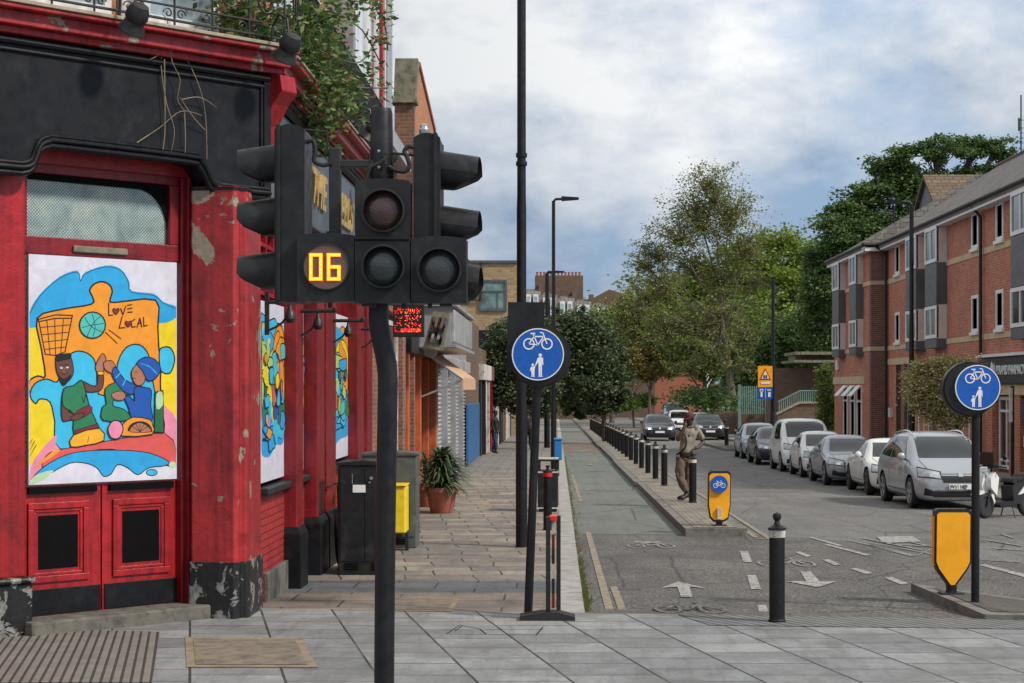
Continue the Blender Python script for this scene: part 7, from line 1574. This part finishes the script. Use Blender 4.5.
tree('street_tree', 'variegated round street tree by the pharmacy sign', 'tree', W(957, 0, 46.5).x, 46.5, g(46.5)+.12, 1.6, .06, [(945, 385, 26, 22), (930, 395, 22, 24), (925, 378, 20, 16), (960, 375, 22, 18), (950, 410, 24, 18), (975, 390, 16, 18), (918, 392, 12, 14), (940, 365, 16, 10)], 420, 34000, .042, 'leaf_variegated', seed=13, spread=.3, shell=(.4, 1.0))
tree('climbing_shrub', 'narrow green shrub at the near corner of the far brick block', 'shrub', W(826, 0, 82).x, 82, g(82)+.12, 2.0, .05, [(826, 375, 8, 14), (826, 395, 9, 16), (832, 410, 8, 14), (822, 415, 7, 12), (829, 425, 8, 8)], 140, 7000, .07, 'leaf_mid', seed=14, spread=.4, shell=(.2, 1.0))
for i, (px, py, rx, ry, Y) in enumerate(((627, 404, 9, 6, 150), (612, 398, 12, 8, 170), (645, 400, 9, 6, 175), (705, 398, 34, 12, 128), (755, 404, 26, 12, 118), (800, 402, 20, 10, 112), (590, 402, 20, 10, 180))):
    k = Y/F; rg = np.random.RandomState(40+i); pts = rg.normal(size=(2600, 3))*np.array([rx*k*.5, rx*k*.5, ry*k*.45])+np.array([(px-VX)*k, Y, H0-(py-VY)*k])
    o = leaf_mesh('shrub', pts, .16, ['leaf_bright', 'leaf_mid', 'leaf_dark', 'leaf_dark', 'leaf_dark', 'leaf_mid', 'leaf_mid'][i], None, rs=i); tag(o, ['rounded green shrub at the bend of the road', 'green bush behind the far end of the bollards', 'dark shrub before the red brick wall', 'long dark hedge behind the black saloon under the trees', 'dark hedge behind the pale green railings', 'low hedge at the foot of the stair block', 'leafy hedge beyond the dark evergreens'][i], 'shrub')
# distant belt of trees closing the view
rg = np.random.RandomState(77); P = []
for i in range(500):
    x = rg.uniform(-60, 130); z = rg.uniform(-3, 13 if x < 8 else 21) ; y = 300+rg.uniform(-15, 15)
    if x < 12: z = min(z, 12)
    P.append(np.array([x, y, z])+rg.normal(size=(140, 3))*1.6)
o = leaf_mesh('distant_trees', np.concatenate(P), .5, 'leaf_mid', None, rs=5); tag(o, 'far belt of green trees closing the end of the street', 'trees', kind='stuff')
mb = MB(); mb.box((-70, 316, -5), (140, 318, 7)); 
# ivy / climber on the pub corner
iv = thing('climbing_plant', 'leafy green climber spilling from the pub balcony at the corner', 'plant', (-2.7, 19.5, 5.6))
rg = np.random.RandomState(21); P = []; r_ = random.Random(21)
def ivc(px, py, Y, s_, n): c_ = np.array(W(px, py, Y)); P.append(c_+rg.normal(size=(n, 3))*s_*np.array([1, 1.3, 1]))
for (px, py, Y, s_, n) in ((255, 30, 17.7, .16, 200), (275, 22, 18, .18, 260), (300, 30, 18.6, .24, 260), (285, 55, 18.4, .17, 200), (310, 62, 19, .17, 260), (322, 80, 19.6, .15, 220), (300, 85, 19.0, .13, 170), (320, 100, 19.8, .13, 170), (335, 88, 20.4, .14, 150), (345, 108, 21, .13, 110), (240, 15, 17.5, .15, 160), (328, 42, 19.5, .12, 60), (350, 66, 21, .12, 45), (360, 92, 22, .12, 50), (345, 10, 20.5, .12, 50), (368, 4, 21.0, .10, 40), (380, 38, 21.5, .07, 34), (384, 14, 21.5, .07, 30), (373, 68, 22, .08, 26), (315, 125, 20.0, .10, 90), (322, 145, 20.4, .08, 55), (330, 120, 20.5, .09, 60), (228, 8, 17.3, .12, 90), (262, 48, 17.8, .1, 70), (385, 90, 23, .08, 18), (270, 75, 18, .08, 40), (312, 14, 18.8, .18, 160), (330, 5, 19.6, .11, 40)): ivc(px, py, Y, s_, int(n*1.45))
leaf_mesh('foliage', np.concatenate(P), .042, 'leaf_ivy', iv, sharp=2.3, rs=9)
def f(m):
    for path in (((300, 40, 18.6), (330, 55, 19.5), (360, 62, 21), (378, 36, 21.5)), ((300, 90, 19), (318, 120, 19.8), (324, 150, 20.4)), ((340, 20, 19.8), (362, 30, 21), (384, 70, 22.5)), ((310, 60, 19), (345, 85, 20.8), (388, 88, 23)), ((240, 10, 17.4), (270, 40, 18), (300, 90, 19)), ((350, 0, 20.5), (380, 10, 21.5), (388, 50, 22)), ((280, 30, 18), (310, 15, 18.8), (350, 8, 20.4))):
        m.tube(smoothpoly([tuple(W(*q)) for q in path], 5, False), .009, 5)
part('stem', f, M['bark'], iv, smooth=True)
# ================================================================ PEOPLE
def skinned(name, nodes, edges, mat, parent, lv=2, root=0, branch=.6, folds=0):
    me = bpy.data.meshes.new(name); me.from_pydata([n[0] for n in nodes], edges, [])
    t_ = bpy.data.objects.new('tmp', me); COL.objects.link(t_)
    sk = t_.modifiers.new('k', 'SKIN'); sk.branch_smoothing = branch; sk.use_smooth_shade = True
    if not me.skin_vertices: bpy.context.view_layer.update()
    for i, sv in enumerate(me.skin_vertices[0].data):
        r_ = nodes[i][1]; sv.radius = r_ if isinstance(r_, tuple) else (r_, r_); sv.use_root = (i == root)
    su = t_.modifiers.new('s', 'SUBSURF'); su.levels = lv; su.render_levels = lv
    dg = bpy.context.evaluated_depsgraph_get(); me2 = bpy.data.meshes.new_from_object(t_.evaluated_get(dg)); bpy.data.objects.remove(t_)
    if folds:
        from mathutils import noise as mn
        for v in me2.vertices:
            p = v.co; v.co = p+v.normal*(mn.noise(Vector((p.x*11, p.y*11, p.z*7)))*folds+mn.noise(Vector((p.x*25, p.y*25, p.z*16)))*folds*.5)
    me2.materials.clear(); me2.name = name
    return link_mesh(name, me2, [M[mat]], parent, smooth=True)
paint('skin_brown', (.065, .03, .018), .5, .1, 8); paint('cloth_khaki', (.25, .22, .17), .85, .15, 6, bmp=.3); paint('cloth_khaki_dark', (.125, .085, .06), .85, .18, 6, bmp=.3)
paint('cloth_black', (.012, .012, .014), .8, .2, 6); paint('leather_black', (.014, .012, .012), .45, .2, 8); paint('cloth_maroon', (.10, .015, .02), .8, .15, 6); paint('cloth_denim', (.03, .05, .10), .85, .2, 6); paint('cloth_navy', (.015, .02, .035), .85, .2, 6)
def person(lab, root, J, mats, group=None, hand_pose=True, cap=None, bag=False, phone=None, detail=1):
    """J: joints dict in local coordinates"""
    o = thing('person', lab, 'person', (0, 0, 0), group)
    j = {k: Vector(v) for k, v in J.items() if isinstance(v, tuple)}
    N_ = [('pelvis', .135), ('waist', .125), ('chest', .150), ('neckb', .075), ('neck', .055), ('jaw', .070), ('head', .092), ('crown', .070),
          ('shL', .072), ('elL', .050), ('wrL', .036), ('haL', .040), ('shR', .072), ('elR', .050), ('wrR', .036), ('haR', .040),
          ('hipL', .095), ('knL', .060), ('anL', .042), ('toL', .036), ('hipR', .095), ('knR', .060), ('anR', .042), ('toR', .036)]
    idx = {n: i for i, (n, _) in enumerate(N_)}
    E_ = [('pelvis', 'waist'), ('waist', 'chest'), ('chest', 'neckb'), ('neckb', 'neck'), ('neck', 'jaw'), ('jaw', 'head'), ('head', 'crown'), ('chest', 'shL'), ('shL', 'elL'), ('elL', 'wrL'), ('wrL', 'haL'), ('chest', 'shR'), ('shR', 'elR'), ('elR', 'wrR'), ('wrR', 'haR'), ('pelvis', 'hipL'), ('hipL', 'knL'), ('knL', 'anL'), ('anL', 'toL'), ('pelvis', 'hipR'), ('hipR', 'knR'), ('knR', 'anR'), ('anR', 'toR')]
    body = skinned('body', [(tuple(j[n]), r_*(.78 if n in ('pelvis', 'waist', 'chest', 'shL', 'shR', 'hipL', 'hipR', 'neckb') else .95)) for n, r_ in N_], [(idx[a], idx[b_]) for a, b_ in E_], mats['skin'], o)
    # fingers
    for s_ in 'LR':
        w_ = j['wr'+s_]; h_ = j['ha'+s_]; d = (h_-w_).normalized(); side = j['side'+s_].normalized(); nrm = d.cross(side).normalized()
        cu = J.get('curl'+s_, .5)
        m = MB()
        for k, (off_, ln) in enumerate(((-.027, .07), (-.009, .078), (.009, .073), (.026, .058))):
            p0 = h_+side*off_+d*.015; p1 = p0+(d*math.cos(cu)+nrm*math.sin(cu))*ln*.45; p2 = p1+(d*math.cos(2*cu)+nrm*math.sin(2*cu))*ln*.33; p3 = p2+(d*math.cos(3*cu)+nrm*math.sin(3*cu))*ln*.25
            m.tube([p0, p1, p2, p3], [.0095, .009, .008, .005], 6)
        p0 = w_.lerp(h_, .45)-side*.026; m.tube([p0, p0-side*.022+d*.022, p0-side*.026+d*.055+nrm*.01], [.012, .011, .006], 6)
        m.build('fingers', M[mats['skin']], body, smooth=True, recalc=True)
    fw = j['face'].normalized(); hd = j['head']; rt = fw.cross(Vector((0, 0, 1))).normalized()
    def f(m):
        m.tube([hd+fw*.075+Vector((0, 0, .02)), hd+fw*.103-Vector((0, 0, .025))], [.010, .017], 8)
        for s_ in (-1, 1): m.lathe(hd+rt*s_*.088-Vector((0, 0, .01)), [(0, -.008), (.024, -.006), (.03, .004), (.02, .012), (0, .012)], 10, axis=rt*s_)
    part('nose_and_ears', f, M[mats['skin']], body, smooth=True)
    part('eye', lambda m: [m.lathe(hd+fw*.080+rt*s_*.032+Vector((0, 0, .012)), [(0, 0), (.012, .004), (.0, .010)], 8, axis=fw) for s_ in (-1, 1)], M['plastic_black'], body)
    part('mouth', lambda m: m.tube([hd+fw*.078-rt*.022-Vector((0, 0, .06)), hd+fw*.088-Vector((0, 0, .062)), hd+fw*.078+rt*.022-Vector((0, 0, .06))], .006, 6), M['cloth_maroon'], body)
    # clothing
    sl = lambda a, b_, t_: j[a].lerp(j[b_], t_)
    top = [(j['pelvis']+Vector((0, 0, -.07)), .172), (j['waist'], .155), (j['chest'], .172), (j['neckb']+Vector((0, 0, -.02)), .080), (j['shL'], .082), (sl('shL', 'elL', .55), .066), (sl('shL', 'elL', mats.get('sleeve', .8)), .062), (j['shR'], .082), (sl('shR', 'elR', .55), .066), (sl('shR', 'elR', mats.get('sleeve', .8)), .062)]
    ed = [(0, 1), (1, 2), (2, 3), (2, 4), (4, 5), (5, 6), (2, 7), (7, 8), (8, 9)]
    if mats.get('long'):
        top += [(j['elL'], .052), (sl('elL', 'wrL', .9), .042), (j['elR'], .052), (sl('elR', 'wrR', .9), .042)]; ed = ed[:5]+[(4, 5), (5, 10), (10, 11), (2, 7), (7, 8), (8, 12), (12, 13)]
        ed = [(0, 1), (1, 2), (2, 3), (2, 4), (4, 5), (5, 6), (6, 10), (10, 11), (2, 7), (7, 8), (8, 9), (9, 12), (12, 13)]
    sh = skinned('shirt', [(tuple(p), r_) for p, r_ in top], ed, mats['top'], o, lv=3, folds=.022)
    for s_ in (-1, 1): part('pocket', lambda m: m.lathe(j['chest']+fw*.150+rt*s_*.075+Vector((0, 0, .02)), [(0, 0), (.045, .0), (.042, .014), (0, .016)], 4, axis=fw), M[mats['top']], sh)
    part('collar', lambda m: m.tube([j['neckb']+fw*.06+Vector((0, 0, .01)), j['neckb']+rt*.07+Vector((0, 0, .03)), j['neckb']-fw*.06+Vector((0, 0, .035)), j['neckb']-rt*.07+Vector((0, 0, .03))], .016, 6, closed=True), M[mats['top']], sh, smooth=True)
    part('belt', lambda m: m.lathe(j['pelvis']+Vector((0, 0, -.005)), [(.150, 0), (.160, .0), (.160, .04), (.150, .04)], 18), M['leather_black'], o, smooth=True)
    tr_ = [(j['pelvis']+Vector((0, 0, .04)), .150), (j['hipL']+Vector((0, 0, -.04)), .118), (sl('hipL', 'knL', .5), .105), (j['knL'], .086), (sl('knL', 'anL', .5), .080), (sl('knL', 'anL', .88), .070), (j['hipR']+Vector((0, 0, -.04)), .118), (sl('hipR', 'knR', .5), .105), (j['knR'], .086), (sl('knR', 'anR', .5), .080), (sl('knR', 'anR', .88), .070)]
    skinned('trousers', [(tuple(p), r_) for p, r_ in tr_], [(0, 1), (1, 2), (2, 3), (3, 4), (4, 5), (0, 6), (6, 7), (7, 8), (8, 9), (9, 10)], mats['legs'], o, lv=3, folds=.024)
    for s_ in 'LR':
        an, to = j['an'+s_], j['to'+s_]; dd_ = (to-an); dd_.z = 0; dd_.normalize()
        skinned('boot', [(tuple(an+Vector((0, 0, .09))), .056), (tuple(an+Vector((0, 0, -.01))), .054), (tuple(an-dd_*.05+Vector((0, 0, -.03))), .042), (tuple(an.lerp(to, .6)+Vector((0, 0, .008))), .047), (tuple(to+dd_*.03), .037)], [(0, 1), (1, 2), (1, 3), (3, 4)], 'leather_black', o)
    if cap:
        cp = part('cap', lambda m: m.lathe(hd+Vector((0, 0, .035)), [(.100, -.03), (.104, .0), (.098, .05), (.07, .085), (0, .098)], 18), M[cap], o, smooth=True)
        part('cap_peak', lambda m: m.prism([hd+fw*.08-rt*.07+Vector((0, 0, .02)), hd+fw*.17-rt*.045+Vector((0, 0, .005)), hd+fw*.18+rt*.0+Vector((0, 0, .005)), hd+fw*.17+rt*.045+Vector((0, 0, .005)), hd+fw*.08+rt*.07+Vector((0, 0, .02))], (0, 0, .012)), M[cap], cp)
    else:
        part('hair', lambda m: m.lathe(hd+Vector((0, 0, .02))-fw*.012, [(.085, -.05), (.097, .0), (.094, .045), (.065, .085), (0, .098)], 16), M['cloth_black'], o, smooth=True)
    if bag:
        part('strap', lambda m: m.tube(smoothpoly([tuple(j['shL']+fw*.09+Vector((0, 0, .06))), tuple(j['chest']+fw*.175), tuple(j['waist']+fw*.16-rt*.05), tuple(j['pelvis']+fw*.11+rt*.14)], 5, False), .016, 6), M['cloth_black'], o, smooth=True)
    return o
# man leaning on the nearest island bollard (local: x right, y away, z up; island top is z=0)
Jm = dict(pelvis=(-.07, 0, .93), waist=(-.05, 0, 1.10), chest=(.0, -.01, 1.31), neckb=(.02, -.02, 1.47), neck=(.015, -.03, 1.53), jaw=(.01, -.055, 1.585), head=(.01, -.045, 1.645), crown=(.01, -.035, 1.72),
          shL=(-.18, -.03, 1.41), elL=(-.235, -.20, 1.20), wrL=(-.10, -.20, 1.47), haL=(-.085, -.15, 1.56),
          shR=(.19, .02, 1.42), elR=(.30, .06, 1.16), wrR=(.17, -.10, 1.065), haR=(.10, -.12, 1.04), sideL=(0, 1, 0), sideR=(.3, .9, 0), curlL=.5, curlR=.25,
          hipL=(-.14, -.02, .87), knL=(-.20, -.12, .49), anL=(-.02, -.10, .12), toL=(-.15, -.24, .045), hipR=(.03, .02, .87), knR=(.0, .03, .48), anR=(-.03, .10, .09), toR=(-.20, .02, .04), face=(-.45, -.9, -.15))
pm_ = person('man in khaki shirt and trousers leaning on a black bollard, hand to his ear', None, Jm, dict(skin='skin_brown', top='cloth_khaki', legs='cloth_khaki_dark', sleeve=.8), cap='cloth_maroon', bag=True)
pp_ = Vector((2.64, 36.1, g(36.1)+.135)); pm_.location = pp_
ph_ = thing('phone', 'black phone held to the ear of the man on the island', 'phone', (0, 0, 0))
part('phone_body', lambda m: m.box((-.012, -.035, -.07), (.012, .035, .07)), M['plastic_black'], ph_, bevel=.006)
ph_.location = pp_+Vector((-.085, -.10, 1.62)); ph_.rotation_euler = (R(15), 0, R(20))
def walk_joints(ph=1):
    return dict(pelvis=(0, 0, .93), waist=(0, 0, 1.10), chest=(0, -.0, 1.32), neckb=(0, -.0, 1.47), neck=(0, -.01, 1.53), jaw=(0, -.03, 1.585), head=(0, -.02, 1.645), crown=(0, -.01, 1.72), shL=(-.19, 0, 1.41), elL=(-.25, .06*ph, 1.15), wrL=(-.24, -.06, .93), haL=(-.24, -.08, .86), shR=(.19, 0, 1.41), elR=(.25, -.02*ph, 1.15), wrR=(.24, -.12*ph, .94), haR=(.24, -.14*ph, .87), sideL=(0, 1, 0), sideR=(0, 1, 0), curlL=.4, curlR=.4, hipL=(-.09, 0, .88), knL=(-.10, -.12*ph, .48), anL=(-.10, -.12*ph, .09), toL=(-.10, -.26*ph, .04), hipR=(.09, 0, .88), knR=(.10, .02, .48), anR=(.10, .22*ph, .10), toR=(.10, .10*ph, .04), face=(0, -1, 0))
o = person('person in dark jacket and jeans standing by a doorway on the left pavement', None, walk_joints(.6), dict(skin='skin_brown', top='cloth_black', legs='cloth_denim', long=True)); o.location = (W(495, 0, 72).x, 72, g(72)+.05); o.rotation_euler = (0, 0, R(70))
o = person('person in dark clothes walking far along the left pavement', None, walk_joints(1), dict(skin='skin_brown', top='cloth_navy', legs='cloth_black', long=True)); o.location = (W(528, 0, 78).x, 78, g(78)+.05); o.rotation_euler = (0, 0, R(180))
